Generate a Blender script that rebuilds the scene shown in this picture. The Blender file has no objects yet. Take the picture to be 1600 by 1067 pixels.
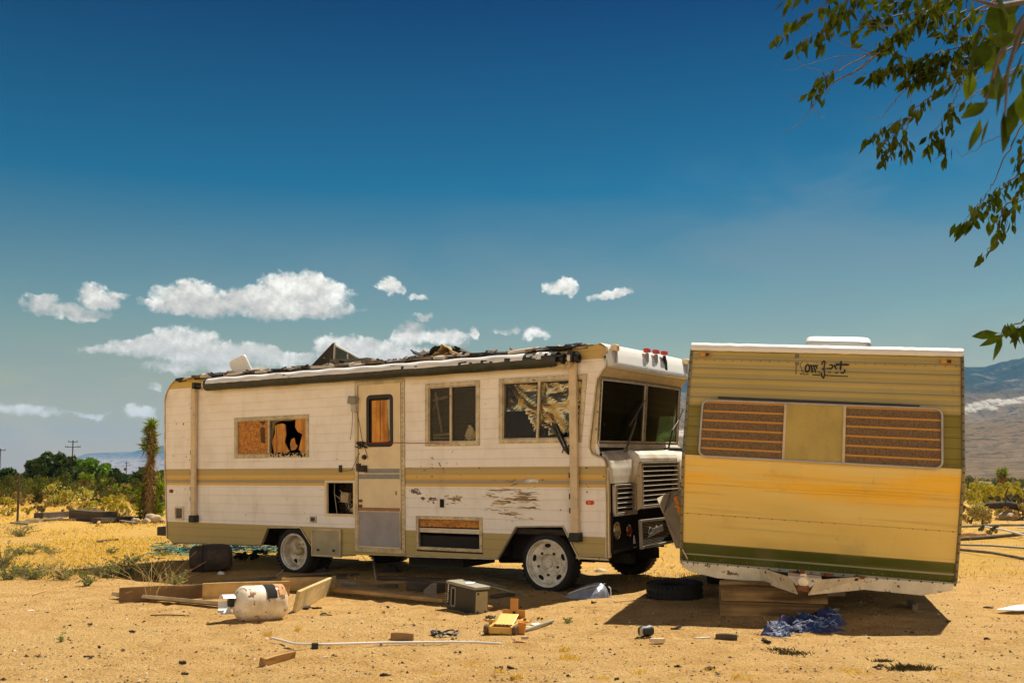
import bpy, bmesh, math, random
import numpy as np
from mathutils import Vector, Matrix, noise
from mathutils.geometry import delaunay_2d_cdt
R = math.radians
scene = bpy.context.scene
# ------------------------------------------------------------------ camera
EYE = 1.27; PITCH = R(4.0); FPX = 1556.0; CX = 800.0; CY = 637.0
cd = bpy.data.cameras.new("camera"); cam = bpy.data.objects.new("camera", cd)
scene.collection.objects.link(cam); scene.camera = cam
cam.location = (0, 0, EYE); cam.rotation_euler = (R(90) + PITCH, 0, 0)
cd.sensor_width = 36; cd.lens = FPX / 1600 * 36; cd.shift_y = (CY - 533.5) / 1600
cd.clip_start = 0.05; cd.clip_end = 40000
cd.dof.use_dof = True; cd.dof.focus_distance = 10.5; cd.dof.aperture_fstop = 10
# ------------------------------------------------------------------ light
SUN = Vector((0.387, 0.447, 1.0)).normalized()
sl = bpy.data.lights.new("sun", 'SUN'); so = bpy.data.objects.new("sun", sl); scene.collection.objects.link(so)
sl.energy = 5.0; sl.angle = R(0.5); sl.color = (1.0, 0.93, 0.80)
so.rotation_euler = SUN.to_track_quat('Z', 'Y').to_euler(); so.location = (20, 25, 50)
scene.view_settings.view_transform = 'Standard'; scene.view_settings.look = 'None'
scene.view_settings.gamma = 1; scene.view_settings.use_curve_mapping = False
scene.view_settings.exposure = 0.60
scene.cycles.max_bounces = 7; scene.cycles.diffuse_bounces = 4; scene.cycles.transparent_max_bounces = 12
scene.cycles.volume_bounces = 0

# ------------------------------------------------------------------ survey helpers (pixel of the photo -> real point)
def ray(px, py):
    a = (px - CX) / FPX; b = (CY - py) / FPX
    return Vector((a, math.cos(PITCH) - b * math.sin(PITCH), math.sin(PITCH) + b * math.cos(PITCH)))
def g(px, py, z=0.0):
    r = ray(px, py); t = (z - EYE) / r.z
    return Vector((r.x * t, r.y * t, z))
def atd(px, py, D):
    r = ray(px, py); t = D / r.y
    return Vector((r.x * t, D, EYE + r.z * t))
def on(M, px, py, ax, val):
    Mi = M.inverted(); o = Mi @ Vector((0, 0, EYE)); r = Mi.to_3x3() @ ray(px, py)
    return o + r * ((val - o[ax]) / r[ax])

# ------------------------------------------------------------------ node helper
class NT:
    def __init__(s, tree): s.t = tree
    def n(s, typ, ins=None, **pr):
        nd = s.t.nodes.new(typ)
        for k, v in pr.items(): setattr(nd, k, v)
        for k, v in (ins or {}).items(): s.set(nd, k, v)
        return nd
    def set(s, nd, k, v):
        sk = nd.inputs[k]
        if isinstance(v, bpy.types.NodeSocket): s.t.links.new(v, sk)
        elif isinstance(v, bpy.types.Node): s.t.links.new(v.outputs[0], sk)
        else:
            if isinstance(v, (tuple, list)) and len(v) == 3 and sk.type == 'RGBA': v = (*v, 1)
            sk.default_value = v
    def m(s, op, a, b=0.0, c=None, clamp=False):
        ins = {0: a, 1: b}
        if c is not None: ins[2] = c
        return s.n('ShaderNodeMath', ins, operation=op, use_clamp=clamp).outputs[0]
    def v(s, op, a, b=(0, 0, 0)):
        nd = s.n('ShaderNodeVectorMath', {0: a, 1: b}, operation=op)
        return nd.outputs[1] if op in ('LENGTH', 'DOT_PRODUCT', 'DISTANCE') else nd.outputs[0]
    def mix(s, f, a, b, bt='MIX'):
        nd = s.n('ShaderNodeMix', data_type='RGBA', blend_type=bt)
        s.set(nd, 0, f); s.set(nd, 6, a); s.set(nd, 7, b); return nd.outputs[2]
    def sstep(s, x, lo, hi):
        return s.n('ShaderNodeMapRange', {0: x, 1: lo, 2: hi, 3: 0.0, 4: 1.0}, interpolation_type='SMOOTHSTEP').outputs[0]
    def noise(s, vec, sc, det=4.0, rough=0.55, dist=0.0):
        return s.n('ShaderNodeTexNoise', {'Vector': vec, 'Scale': sc, 'Detail': det, 'Roughness': rough, 'Distortion': dist})
    def ramp(s, f, stops, interp='LINEAR'):
        nd = s.n('ShaderNodeValToRGB', {0: f}); cr = nd.color_ramp; cr.interpolation = interp
        while len(cr.elements) < len(stops): cr.elements.new(0.5)
        for e, (p, c) in zip(cr.elements, stops): e.position = p; e.color = (*c, 1) if len(c) == 3 else c
        return nd.outputs[0]

# ------------------------------------------------------------------ world: sky + drifting clouds at infinity
w = bpy.data.worlds.new("World"); scene.world = w; w.use_nodes = True
T = NT(w.node_tree); w.node_tree.nodes.clear()
sky = T.n('ShaderNodeTexSky'); sky.sky_type = 'NISHITA'; sky.sun_disc = False
sky.sun_elevation = math.asin(SUN.z); sky.sun_rotation = math.atan2(SUN.x, SUN.y)
sky.altitude = 900; sky.air_density = 1.0; sky.dust_density = 0.6; sky.ozone_density = 2.0
gen = T.n('ShaderNodeTexCoord').outputs['Generated']
dirn = T.v('NORMALIZE', gen)
sep = T.n('ShaderNodeSeparateXYZ', {0: dirn})
az = T.m('ARCTAN2', sep.outputs[0], sep.outputs[1]); el = T.m('ARCSINE', sep.outputs[2])
def azel(px, py):
    r = ray(px, py); return math.atan2(r.x, r.y), math.atan2(r.z, math.hypot(r.x, r.y))
skyc = T.mix(1.0, sky.outputs[0], T.ramp(T.m('MULTIPLY', el, 2.0, clamp=True),
        [(0.0, (1.06, .56, .13)), (.085, (1.0, .54, .17)), (.315, (.46, .47, .30)), (.566, (.03, .265, .32)), (.904, (.0, .078, .18)), (1.0, (.0, .07, .17))]), 'MULTIPLY')
# cloud field
p2 = T.n('ShaderNodeCombineXYZ', {0: az, 1: el, 2: 0.0}).outputs[0]
w1 = T.noise(p2, 38.0, 6.0, 0.60); w2 = T.noise(p2, 9.0, 2.0)
warp = T.v('ADD', T.v('MULTIPLY', T.v('SUBTRACT', w1.outputs['Color'], (.5, .5, .5)), (.034, .026, 0)),
           T.v('MULTIPLY', T.v('SUBTRACT', w2.outputs['Color'], (.5, .5, .5)), (.022, .008, 0)))
pw = T.v('ADD', p2, warp)
BL = [(58,476,36,15),(90,487,52,11),(145,460,38,21),(182,464,28,9),(120,490,48,13),(60,470,30,16),(160,472,42,15),
      (300,463,62,28),(335,482,115,19),(400,473,80,26),(468,456,62,34),(508,462,46,30),(455,484,118,17),(255,476,34,10),
      (290,534,58,25),(228,542,60,19),(165,547,42,11),(335,552,105,26),(405,556,60,20),(320,572,110,12),
      (522,541,42,17),(572,546,60,18),(640,528,38,24),(692,529,44,16),(741,520,12,9),(600,558,130,14),(450,560,60,14),
      (606,447,25,13),(650,467,14,7),(878,447,34,15),(950,463,34,10),(790,517,26,6),(838,525,24,11),
      (45,640,52,13),(142,646,40,7),(222,643,30,14),(244,600,14,7),(660,498,20,5)]
def cloud_field(P_):
    field = None
    for (bx, by, rx, ry) in BL:
        a0, e0 = azel(bx, by); a1, _ = azel(bx + rx, by); _, e1 = azel(bx, by - ry)
        sc = (1 / (a1 - a0), 1 / (e1 - e0), 1)
        q = T.v('MULTIPLY', T.v('SUBTRACT', P_, (a0, e0, 0)), sc)
        f = T.m('MULTIPLY', T.m('SUBTRACT', 1.0, T.v('DOT_PRODUCT', q, q)), min(1.0, (ry / 20) ** .6))
        field = f if field is None else T.n('ShaderNodeMath', {0: field, 1: f, 2: 0.25}, operation='SMOOTH_MAX').outputs[0]
    return field
field = cloud_field(pw)
fn = T.noise(p2, 95.0, 6.0, 0.62).outputs[0]; pf = T.noise(pw, 60.0, 2.0, .5).outputs[0]
dens = T.m('ADD', T.m('ADD', field, T.m('MULTIPLY', T.m('SUBTRACT', pf, .5), .9)), T.m('MULTIPLY', T.m('SUBTRACT', fn, 0.5), 1.1))
# light from above: the cloud is bright where it thins out towards the sun and grey along its base
ey = lambda y: azel(300, y)[1] * 2
rows = T.ramp(T.m('MULTIPLY', T.n('ShaderNodeSeparateXYZ', {0: pw}).outputs[1], 2.0), [(max(0, ey(658)), (.1,) * 3), (ey(625), (.9,) * 3), (ey(592), (.0,) * 3), (ey(560), (.30,) * 3), (ey(512), (1.0,) * 3), (ey(503), (.0,) * 3), (ey(480), (.45,) * 3), (ey(440), (1.0,) * 3)])
fn2 = T.noise(T.v('ADD', p2, (-0.002, 0.006, 0)), 95.0, 3.0, 0.62).outputs[0]
shade = T.m('ADD', T.m('ADD', T.m('MULTIPLY', rows, .55), T.m('MULTIPLY', T.m('SUBTRACT', w1.outputs[0], .5), 1.1)), T.m('ADD', .08, T.m('MULTIPLY', T.m('SUBTRACT', fn, fn2), .8)), clamp=True)
shade = T.m('ADD', shade, T.m('MULTIPLY', T.sstep(dens, .7, .1), .14), clamp=True)
alpha = T.m('MULTIPLY', T.n('ShaderNodeMapRange', {0: dens, 1: -.05, 2: T.m('SUBTRACT', .95, T.m('MULTIPLY', shade, .50)), 3: 0.0, 4: 1.0}, interpolation_type='SMOOTHSTEP').outputs[0], .97)
ccol = T.ramp(shade, [(0.0, (3.7, 3.35, 2.95)), (.4, (5.2, 4.8, 4.2)), (.75, (7.6, 7.2, 6.4)), (1.0, (9.2, 8.8, 8.0))])
ccol = T.mix(T.sstep(el, R(9), R(1.5)), ccol, (7.0, 6.3, 5.5))
# thin smoky veil
veil = T.noise(T.v('MULTIPLY', p2, (3.0, 9.0, 1)), 1.6, 5., .55, .6).outputs[0]
vmask = T.m('MULTIPLY', T.sstep(T.m('SUBTRACT', el, T.m('MULTIPLY', az, .16)), .31, .17), T.sstep(veil, .36, .66))
skyc = T.mix(T.m('MULTIPLY', vmask, .30), skyc, (1.75, 2.05, 2.15))
# unseen bright cloud added behind the camera to fill the shaded vehicle sides
fill_bank = T.m('MULTIPLY', T.sstep(T.m('ABSOLUTE', az), 1.75, 2.1), T.sstep(T.m('ADD', el, T.m('MULTIPLY', T.m('SUBTRACT', T.noise(dirn, 3.0, 6., .6).outputs[0], .5), .5)), .50, .36))
fill_bank = T.m('MULTIPLY', fill_bank, T.sstep(T.noise(dirn, 7.0, 6., .6).outputs[0], .30, .42))
final = T.mix(fill_bank, T.mix(alpha, skyc, ccol), (9.4, 8.4, 7.2))
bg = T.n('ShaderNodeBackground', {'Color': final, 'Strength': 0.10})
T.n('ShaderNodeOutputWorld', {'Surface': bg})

w.cycles.sampling_method = 'MANUAL'; w.cycles.sample_map_resolution = 512
# ------------------------------------------------------------------ mesh builder
class MB:
    def __init__(s): s.v = []; s.f = []; s.m = []
    def add(s, vs, fs, mi=0):
        o = len(s.v); s.v += [tuple(v) for v in vs]
        for f in fs: s.f.append(tuple(i + o for i in f)); s.m.append(mi)
        return s
    def box(s, c, sz, rot=None, mi=0):
        hx, hy, hz = sz[0] / 2, sz[1] / 2, sz[2] / 2
        vs = [Vector((x, y, z)) for x in (-hx, hx) for y in (-hy, hy) for z in (-hz, hz)]
        if rot is not None:
            M = rot if isinstance(rot, Matrix) else Matrix.Rotation(rot[2], 3, 'Z') @ Matrix.Rotation(rot[1], 3, 'Y') @ Matrix.Rotation(rot[0], 3, 'X')
            vs = [M @ v for v in vs]
        c = Vector(c)
        return s.add([v + c for v in vs], [(0, 1, 3, 2), (4, 6, 7, 5), (0, 4, 5, 1), (2, 3, 7, 6), (0, 2, 6, 4), (1, 5, 7, 3)], mi)
    def b2(s, x0, x1, y0, y1, z0, z1, mi=0):
        return s.box(((x0 + x1) / 2, (y0 + y1) / 2, (z0 + z1) / 2), (abs(x1 - x0), abs(y1 - y0), abs(z1 - z0)), None, mi)
    def bar(s, p, q, wd, ht, mi=0, up=(0, 0, 1)):
        p = Vector(p); q = Vector(q); d = (q - p); L = d.length; d.normalize(); up = Vector(up)
        sd = d.cross(up)
        if sd.length < 1e-4: sd = d.cross(Vector((0, 1, 0)))
        sd.normalize(); u2 = sd.cross(d)
        M = Matrix((d, sd, u2)).transposed()
        return s.box((p + q) / 2, (L, wd, ht), M, mi)
    def tube(s, pts, r, n=8, mi=0, cap=True):
        pts = [Vector(p) for p in pts]; rs = r if isinstance(r, (list, tuple)) else [r] * len(pts)
        t0 = (pts[1] - pts[0]).normalized(); a = t0.orthogonal().normalized(); vs = []; fs = []
        for i, p in enumerate(pts):
            t = (pts[min(i + 1, len(pts) - 1)] - pts[max(i - 1, 0)])
            if t.length < 1e-9: t = t0
            t.normalize(); a = (a - t * a.dot(t))
            if a.length < 1e-6: a = t.orthogonal()
            a.normalize(); b = t.cross(a)
            for k in range(n):
                an = 2 * math.pi * k / n; vs.append(p + (a * math.cos(an) + b * math.sin(an)) * rs[i])
        for i in range(len(pts) - 1):
            for k in range(n):
                k2 = (k + 1) % n; fs.append((i * n + k, i * n + k2, (i + 1) * n + k2, (i + 1) * n + k))
        if cap: fs.append(tuple(range(n - 1, -1, -1))); fs.append(tuple((len(pts) - 1) * n + k for k in range(n)))
        return s.add(vs, fs, mi)
    def lathe(s, prof, o, ax, n=32, mi=0, closed=False):
        ax = Vector(ax).normalized(); a = ax.orthogonal().normalized(); b = ax.cross(a); o = Vector(o); vs = []; fs = []
        for (r, h) in prof:
            for k in range(n):
                an = 2 * math.pi * k / n; vs.append(o + ax * h + (a * math.cos(an) + b * math.sin(an)) * max(r, 1e-4))
        for i in range(len(prof) - (0 if closed else 1)):
            j = (i + 1) % len(prof)
            for k in range(n):
                k2 = (k + 1) % n; fs.append((i * n + k, i * n + k2, j * n + k2, j * n + k))
        return s.add(vs, fs, mi)
    def grid(s, fn, nu, nv, mi=0, keep=None):
        vs = [Vector(fn(i / (nu - 1), j / (nv - 1))) for i in range(nu) for j in range(nv)]; fs = []
        for i in range(nu - 1):
            for j in range(nv - 1):
                if keep and not keep((i + .5) / (nu - 1), (j + .5) / (nv - 1)): continue
                fs.append((i * nv + j, (i + 1) * nv + j, (i + 1) * nv + j + 1, i * nv + j + 1))
        return s.add(vs, fs, mi)
    def plate(s, outline, holes, y0, y1, mi=0, mi2=None, frame=None):
        # polygon with holes in the x-z plane, thick from y0 (outer) to y1 (inner)
        F = frame or (lambda x, y, z: Vector((x, y, z)))
        loops = [outline] + list(holes); allp = [p for l in loops for p in l]
        tris = tri_holes(loops)
        n = len(allp)
        s.add([F(p[0], y0, p[1]) for p in allp], [tuple(t) for t in tris], mi)
        s.add([F(p[0], y1, p[1]) for p in allp], [tuple(reversed(t)) for t in tris], mi if mi2 is None else mi2)
        for l in loops:
            k = len(l); vs = [F(p[0], y0, p[1]) for p in l] + [F(p[0], y1, p[1]) for p in l]
            s.add(vs, [(i, (i + 1) % k, k + (i + 1) % k, k + i) for i in range(k)], mi)
        return s
    def build(s, name, mats, parent=None, smooth=None, bevel=0, loc=None, recalc=True):
        me = bpy.data.meshes.new(name); me.from_pydata(s.v, [], s.f)
        mats = mats if isinstance(mats, (list, tuple)) else [mats]
        for m_ in mats: me.materials.append(m_)
        if len(mats) > 1: me.polygons.foreach_set('material_index', s.m)
        if recalc:
            bm = bmesh.new(); bm.from_mesh(me); bmesh.ops.remove_doubles(bm, verts=bm.verts, dist=1e-5)
            bmesh.ops.recalc_face_normals(bm, faces=bm.faces); bm.to_mesh(me); bm.free()
        if smooth is not None:
            me.polygons.foreach_set('use_smooth', [True] * len(me.polygons)); me.set_sharp_from_angle(angle=R(smooth))
        me.update()
        o = bpy.data.objects.new(name, me); scene.collection.objects.link(o)
        if parent: o.parent = parent
        if loc is not None: o.location = loc
        if bevel:
            b = o.modifiers.new('bevel', 'BEVEL'); b.width = bevel; b.segments = 2; b.limit_method = 'ANGLE'; b.angle_limit = R(40)
        return o
def tag(o, label=None, cat=None, group=None, kind=None):
    if label: o['label'] = label
    if cat: o['category'] = cat
    if group: o['group'] = group
    if kind: o['kind'] = kind
    return o
def thing(name, label, cat, loc=(0, 0, 0), rot=(0, 0, 0), group=None):
    o = bpy.data.objects.new(name, None); scene.collection.objects.link(o); o.location = loc; o.rotation_euler = rot
    o.empty_display_size = .2; return tag(o, label, cat, group)
def copy_tree(o, parent=None):
    c = o.copy(); scene.collection.objects.link(c)
    if parent is not None: c.parent = parent
    for ch in list(o.children): copy_tree(ch, c)
    return c
def rrect(x0, z0, x1, z1, r, n=5):
    pts = []
    for (cx, cz, a0) in ((x1 - r, z1 - r, 0), (x0 + r, z1 - r, 90), (x0 + r, z0 + r, 180), (x1 - r, z0 + r, 270)):
        for k in range(n + 1):
            a = R(a0 + 90 * k / n); pts.append((cx + r * math.cos(a), cz + r * math.sin(a)))
    return pts
def quadp(x0, z0, x1, z1): return [(x0, z0), (x1, z0), (x1, z1), (x0, z1)]
def inpoly(p, q):
    c = False
    for i in range(len(q)):
        a = q[i - 1]; b = q[i]
        if (a[1] > p[1]) != (b[1] > p[1]) and p[0] < (b[0] - a[0]) * (p[1] - a[1]) / (b[1] - a[1]) + a[0]: c = not c
    return c
def tri_holes(loops):
    vs = []; es = []
    for l in loops:
        o = len(vs); k = len(l); vs += [Vector((p[0], p[1])) for p in l]; es += [(o + i, o + (i + 1) % k) for i in range(k)]
    r = delaunay_2d_cdt(vs, es, [], 0, 1e-7); ov = r[0]; orig = r[3]; out = []
    for f in r[2]:
        c = sum((ov[i] for i in f), Vector((0, 0))) / len(f)
        if inpoly(c, loops[0]) and not any(inpoly(c, l) for l in loops[1:]):
            ids = [orig[i][0] if orig[i] else None for i in f]
            if None not in ids: out.append(ids)
    return out
def inset(q, d):
    c = Vector((sum(p[0] for p in q) / len(q), sum(p[1] for p in q) / len(q)))
    out = []
    for i in range(len(q)):
        a = Vector(q[i - 1]); b = Vector(q[i]); e = Vector(q[(i + 1) % len(q)])
        d1 = (b - a).normalized(); d2 = (e - b).normalized()
        n1 = Vector((-d1.y, d1.x)); n2 = Vector((-d2.y, d2.x))
        if n1.dot(c - b) < 0: n1 = -n1
        if n2.dot(c - b) < 0: n2 = -n2
        k = 1 + n1.dot(n2); out.append(tuple(b + (n1 + n2) * (d / max(k, .3))))
    return out
def vnoise(x, y, seed=0):
    xi = np.floor(x).astype(np.int64); yi = np.floor(y).astype(np.int64); xf = x - xi; yf = y - yi
    u = xf * xf * (3 - 2 * xf); v = yf * yf * (3 - 2 * yf)
    def h(a, b):
        n = (a * 374761393 + b * 668265263 + seed * 1442695041) & 0xffffffff
        n = ((n ^ (n >> 13)) * 1274126177) & 0xffffffff
        return ((n ^ (n >> 16)) & 0xffff) / 65535.0
    return (h(xi, yi) * (1 - u) + h(xi + 1, yi) * u) * (1 - v) + (h(xi, yi + 1) * (1 - u) + h(xi + 1, yi + 1) * u) * v
def fbm(x, y, oct=4, seed=0):
    s = 0; a = .5
    for k in range(oct): s = s + a * (vnoise(x, y, seed + k) - .5); x = x * 2.03 + 7.1; y = y * 2.03 + 3.7; a *= .5
    return s

def _hs(a, b, seed):
    n = (a * 374761393 + b * 668265263 + seed * 1442695041) & 0xffffffff
    n = ((n ^ (n >> 13)) * 1274126177) & 0xffffffff
    return ((n ^ (n >> 16)) & 0xffff) / 65535.0
def vn1(x, y, seed=0):
    xi = math.floor(x); yi = math.floor(y); u = x - xi; v = y - yi; u = u * u * (3 - 2 * u); v = v * v * (3 - 2 * v)
    return (_hs(xi, yi, seed) * (1 - u) + _hs(xi + 1, yi, seed) * u) * (1 - v) + (_hs(xi, yi + 1, seed) * (1 - u) + _hs(xi + 1, yi + 1, seed) * u) * v
def fb1(x, y, oct, seed):
    s = 0; a = .5
    for k in range(oct): s += a * (vn1(x, y, seed + k) - .5); x = x * 2.03 + 7.1; y = y * 2.03 + 3.7; a *= .5
    return s
# ------------------------------------------------------------------ materials
def newmat(name):
    m = bpy.data.materials.new(name); m.use_nodes = True; m.node_tree.nodes.clear(); return m, NT(m.node_tree)
def finish(t, bsdf): t.n('ShaderNodeOutputMaterial', {'Surface': bsdf})
def wear(name, col, rough=.6, metal=0.0, var=.25, scale=6.0, col2=None, spots=0.0, spotcol=(.08, .05, .02), bump=.15, bscale=60., spotscale=14., stretch=(1, 1, 1), spec=.5):
    m, t = newmat(name); co = t.n('ShaderNodeTexCoord').outputs['Object']
    co = t.v('MULTIPLY', co, stretch)
    n1 = t.noise(co, scale, 5.0, .6).outputs[0]; n2 = t.noise(co, bscale, 4.0, .6).outputs[0]
    c2 = col2 or tuple(c * (1 - var) for c in col)
    c = t.mix(t.sstep(n1, .35, .68), col, c2)
    c = t.mix(t.m('MULTIPLY', t.sstep(n2, .35, .7), var * .6), c, tuple(x * .6 for x in col))
    if spots:
        n3 = t.noise(co, spotscale, 6.0, .65, .4).outputs[0]
        c = t.mix(t.sstep(n3, .72 - spots, .76 - spots), c, spotcol)
    bp = t.n('ShaderNodeBump', {'Height': n2, 'Strength': bump, 'Distance': .01})
    rr = t.m('ADD', t.m('MULTIPLY', n1, .2), rough - .1)
    finish(t, t.n('ShaderNodeBsdfPrincipled', {'Base Color': c, 'Roughness': rr, 'Metallic': metal, 'Normal': bp, 'Specular IOR Level': spec}))
    return m
def foliage(name, cols, scale=3.0, trans=.35, rough=.6, spec=.12):
    m, t = newmat(name); co = t.n('ShaderNodeTexCoord').outputs['Object']
    n1 = t.noise(co, scale, 4.0, .7).outputs[0]
    c = t.ramp(n1, [(.3 + .4 * i / max(1, len(cols) - 1), cc) for i, cc in enumerate(cols)])
    d = t.n('ShaderNodeBsdfPrincipled', {'Base Color': c, 'Roughness': rough, 'Specular IOR Level': spec})
    tr = t.n('ShaderNodeBsdfTranslucent', {'Color': t.mix(1.0, c, (1.0, 1.1, .5), 'MULTIPLY')})
    finish(t, t.n('ShaderNodeMixShader', {0: trans, 1: d, 2: tr})); return m
def osb(name, col, dark):
    m, t = newmat(name); co = t.n('ShaderNodeTexCoord').outputs['Object']
    vo = t.n('ShaderNodeTexVoronoi', {'Vector': t.v('ADD', co, t.v('MULTIPLY', t.noise(co, 6.).outputs['Color'], (.1, .1, .1))), 'Scale': 38.0})
    c = t.mix(t.n('ShaderNodeSeparateXYZ', {0: vo.outputs['Color']}).outputs[0], col, dark)
    bp = t.n('ShaderNodeBump', {'Height': vo.outputs[0], 'Strength': .4, 'Distance': .004})
    finish(t, t.n('ShaderNodeBsdfPrincipled', {'Base Color': c, 'Roughness': .8, 'Normal': bp})); return m
def wood(name, col, dark, axis=0, scale=1.0, crack=.5):
    m, t = newmat(name); co = t.n('ShaderNodeTexCoord').outputs['Object']
    st = [26., 26., 26.]; st[axis] = 1.6
    n1 = t.noise(t.v('MULTIPLY', co, tuple(x * scale for x in st)), 1.0, 6.0, .65, .6).outputs[0]
    n2 = t.noise(co, 5.0, 4.0).outputs[0]
    c = t.mix(t.sstep(n1, .35, .65), col, dark); c = t.mix(t.m('MULTIPLY', t.sstep(n2, .4, .7), .5), c, tuple(x * .5 for x in dark))
    c = t.mix(t.m('MULTIPLY', t.sstep(n1, .68, .74), crack), c, (.02, .012, .006))
    bp = t.n('ShaderNodeBump', {'Height': n1, 'Strength': .5, 'Distance': .006})
    finish(t, t.n('ShaderNodeBsdfPrincipled', {'Base Color': c, 'Roughness': .85, 'Normal': bp})); return m
M_ = {}
M_['trim'] = wear('aluminium trim', (.60, .50, .33), .45, .6, .3, 8, spots=.06, bump=.1)
M_['screw'] = wear('screw dark', (.05, .035, .02), .7)
M_['cream'] = wear('cream paint', (.82, .66, .40), .5, 0, .12, 4, spots=.03, spotcol=(.3, .2, .1), bump=.05)
M_['pole'] = wear('cream enamel post', (.72, .56, .34), .45, 0, .2, 7, spots=.07, spotcol=(.25, .13, .05), bump=.05)
M_['black'] = wear('black plastic', (.012, .011, .01), .5, 0, .3)
M_['rubber'] = wear('tyre rubber', (.011, .010, .009), .85, 0, .4, 9, col2=(.022, .018, .014), bump=.3)
M_['rim'] = wear('painted steel rim', (.80, .74, .60), .5, 0, .3, 9, col2=(.42, .34, .22), spots=.06, spotcol=(.2, .12, .06))
M_['hub'] = wear('hub metal', (.6, .5, .25), .5, .3, .3, 20)
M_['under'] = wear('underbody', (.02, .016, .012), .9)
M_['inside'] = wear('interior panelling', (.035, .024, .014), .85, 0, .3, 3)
M_['osb'] = osb('particle board', (.62, .27, .05), (.32, .12, .02))
M_['ply'] = wood('orange plywood', (.75, .34, .06), (.42, .16, .03), 2, .6, .35)
M_['char'] = wear('charred edge', (.015, .01, .008), .95)
M_['greydoor'] = wear('scuffed lilac grey sheet', (.36, .33, .32), .6, .1, .15, 5, spots=.03, spotcol=(.55, .5, .45), bump=.08)
M_['brownstrip'] = wear('brown strip', (.34, .17, .07), .6)
M_['greyband'] = wear('ribbed grey band', (.30, .29, .26), .6, .1, .2, 12)
M_['awn'] = wear('dark green vinyl', (.022, .028, .022), .55, 0, .3, 12, col2=(.05, .055, .045))
M_['awncover'] = wear('weathered white awning skin', (.82, .80, .76), .6, 0, .15, 5, spots=.11, spotcol=(.16, .11, .06), spotscale=7, stretch=(.4, 1, 1))
M_['white'] = wear('white gelcoat', (.84, .81, .74), .35, 0, .07, 2.2, bump=.04, spots=.02, spotcol=(.35, .27, .16))
M_['bwhite'] = wear('bright white plastic', (.86, .86, .84), .4, 0, .05)
M_['warm'] = wear('inner brow', (.80, .62, .36), .5, 0, .15)
M_['roofd'] = wear('torn roof membrane', (.10, .075, .05), .9, 0, .6, 9, col2=(.28, .2, .12), spots=.1)
M_['tin'] = wear('galvanised sheet', (.5, .49, .47), .35, .8, .25, 5, spots=.05, spotcol=(.2, .13, .07))
M_['wip'] = wear('wiper metal', (.22, .21, .19), .4, .6)
M_['red'] = wear('red lens', (.62, .02, .01), .25, 0, .15)
M_['dred'] = wear('dark red lens', (.20, .02, .01), .3, 0, .3)
M_['amber'] = wear('amber lens', (.65, .28, .02), .3)
M_['louv'] = wear('louvre aluminium', (.50, .45, .38), .45, .5, .25, 12)
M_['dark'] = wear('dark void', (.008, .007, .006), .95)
M_['chrome'] = wear('chrome', (.8, .78, .72), .15, 1., .1)
M_['lamp'] = wear('headlamp glass', (.75, .68, .5), .12, .7, .4, 20)
M_['rust'] = wear('rust', (.26, .10, .03), .9, .2, .4, 30)
M_['frame'] = wear('rusty white frame paint', (.94, .80, .54), .6, 0, .2, 5, spots=.115, spotcol=(.20, .09, .03), spotscale=12)
M_['foil'] = wear('crinkled foil', (.92, .84, .66), .20, 1., .1, 6, bump=.25, bscale=14)
M_['string'] = wear('red cord', (.45, .03, .02), .6)
M_['beam'] = wood('weathered beam', (.40, .24, .08), (.12, .06, .018), 0, .5, 1.0)
M_['plank'] = wood('sunlit plank', (.62, .40, .15), (.42, .25, .08), 0, .4, .3)  # lit tone of the wood; a darker copy serves the plank in shade
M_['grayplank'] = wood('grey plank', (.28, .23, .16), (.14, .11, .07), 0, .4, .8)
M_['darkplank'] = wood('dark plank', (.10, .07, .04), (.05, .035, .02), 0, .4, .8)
M_['pvc'] = wear('white pipe', (.75, .71, .64), .4, 0, .15)
M_['steelpipe'] = wear('dull pipe', (.30, .28, .22), .5, .3)
M_['yellow'] = wear('yellow machine paint', (.66, .38, .05), .5, 0, .15, 6, spots=.08, spotcol=(.3, .12, .02))
M_['orange'] = wear('orange machine paint', (.72, .28, .02), .5, 0, .2)
M_['olive'] = wear('dark olive plastic', (.032, .027, .018), .5, 0, .25, 5)
M_['olived'] = wear('pale olive plastic top', (.30, .27, .19), .6, 0, .2, 7)  # much paler tone than the case
M_['khaki'] = wear('khaki plastic', (.35, .30, .17), .55, 0, .2)
M_['bark'] = wear('bark', (.13, .09, .055), .9, 0, .4, 10, bump=.6, bscale=30, stretch=(1, 1, .25))
M_['twig'] = wear('twig bark', (.16, .12, .09), .85, 0, .3, 20)
M_['stone'] = wear('desert rock', (.50, .36, .22), .9, 0, .35, 3, bump=.6, bscale=12, spots=.04)
M_['polewood'] = wear('utility pole wood', (.09, .06, .04), .9)
M_['dry'] = foliage('dry stalk', [(.55, .38, .14), (.75, .55, .25)], 4, .2)
M_['silver'] = wear('silver blue bag', (.42, .47, .56), .35, .5, .3, 9, bump=.5, bscale=25)
M_['brick'] = wear('brown block', (.33, .19, .07), .9, 0, .3, 20)

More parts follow.
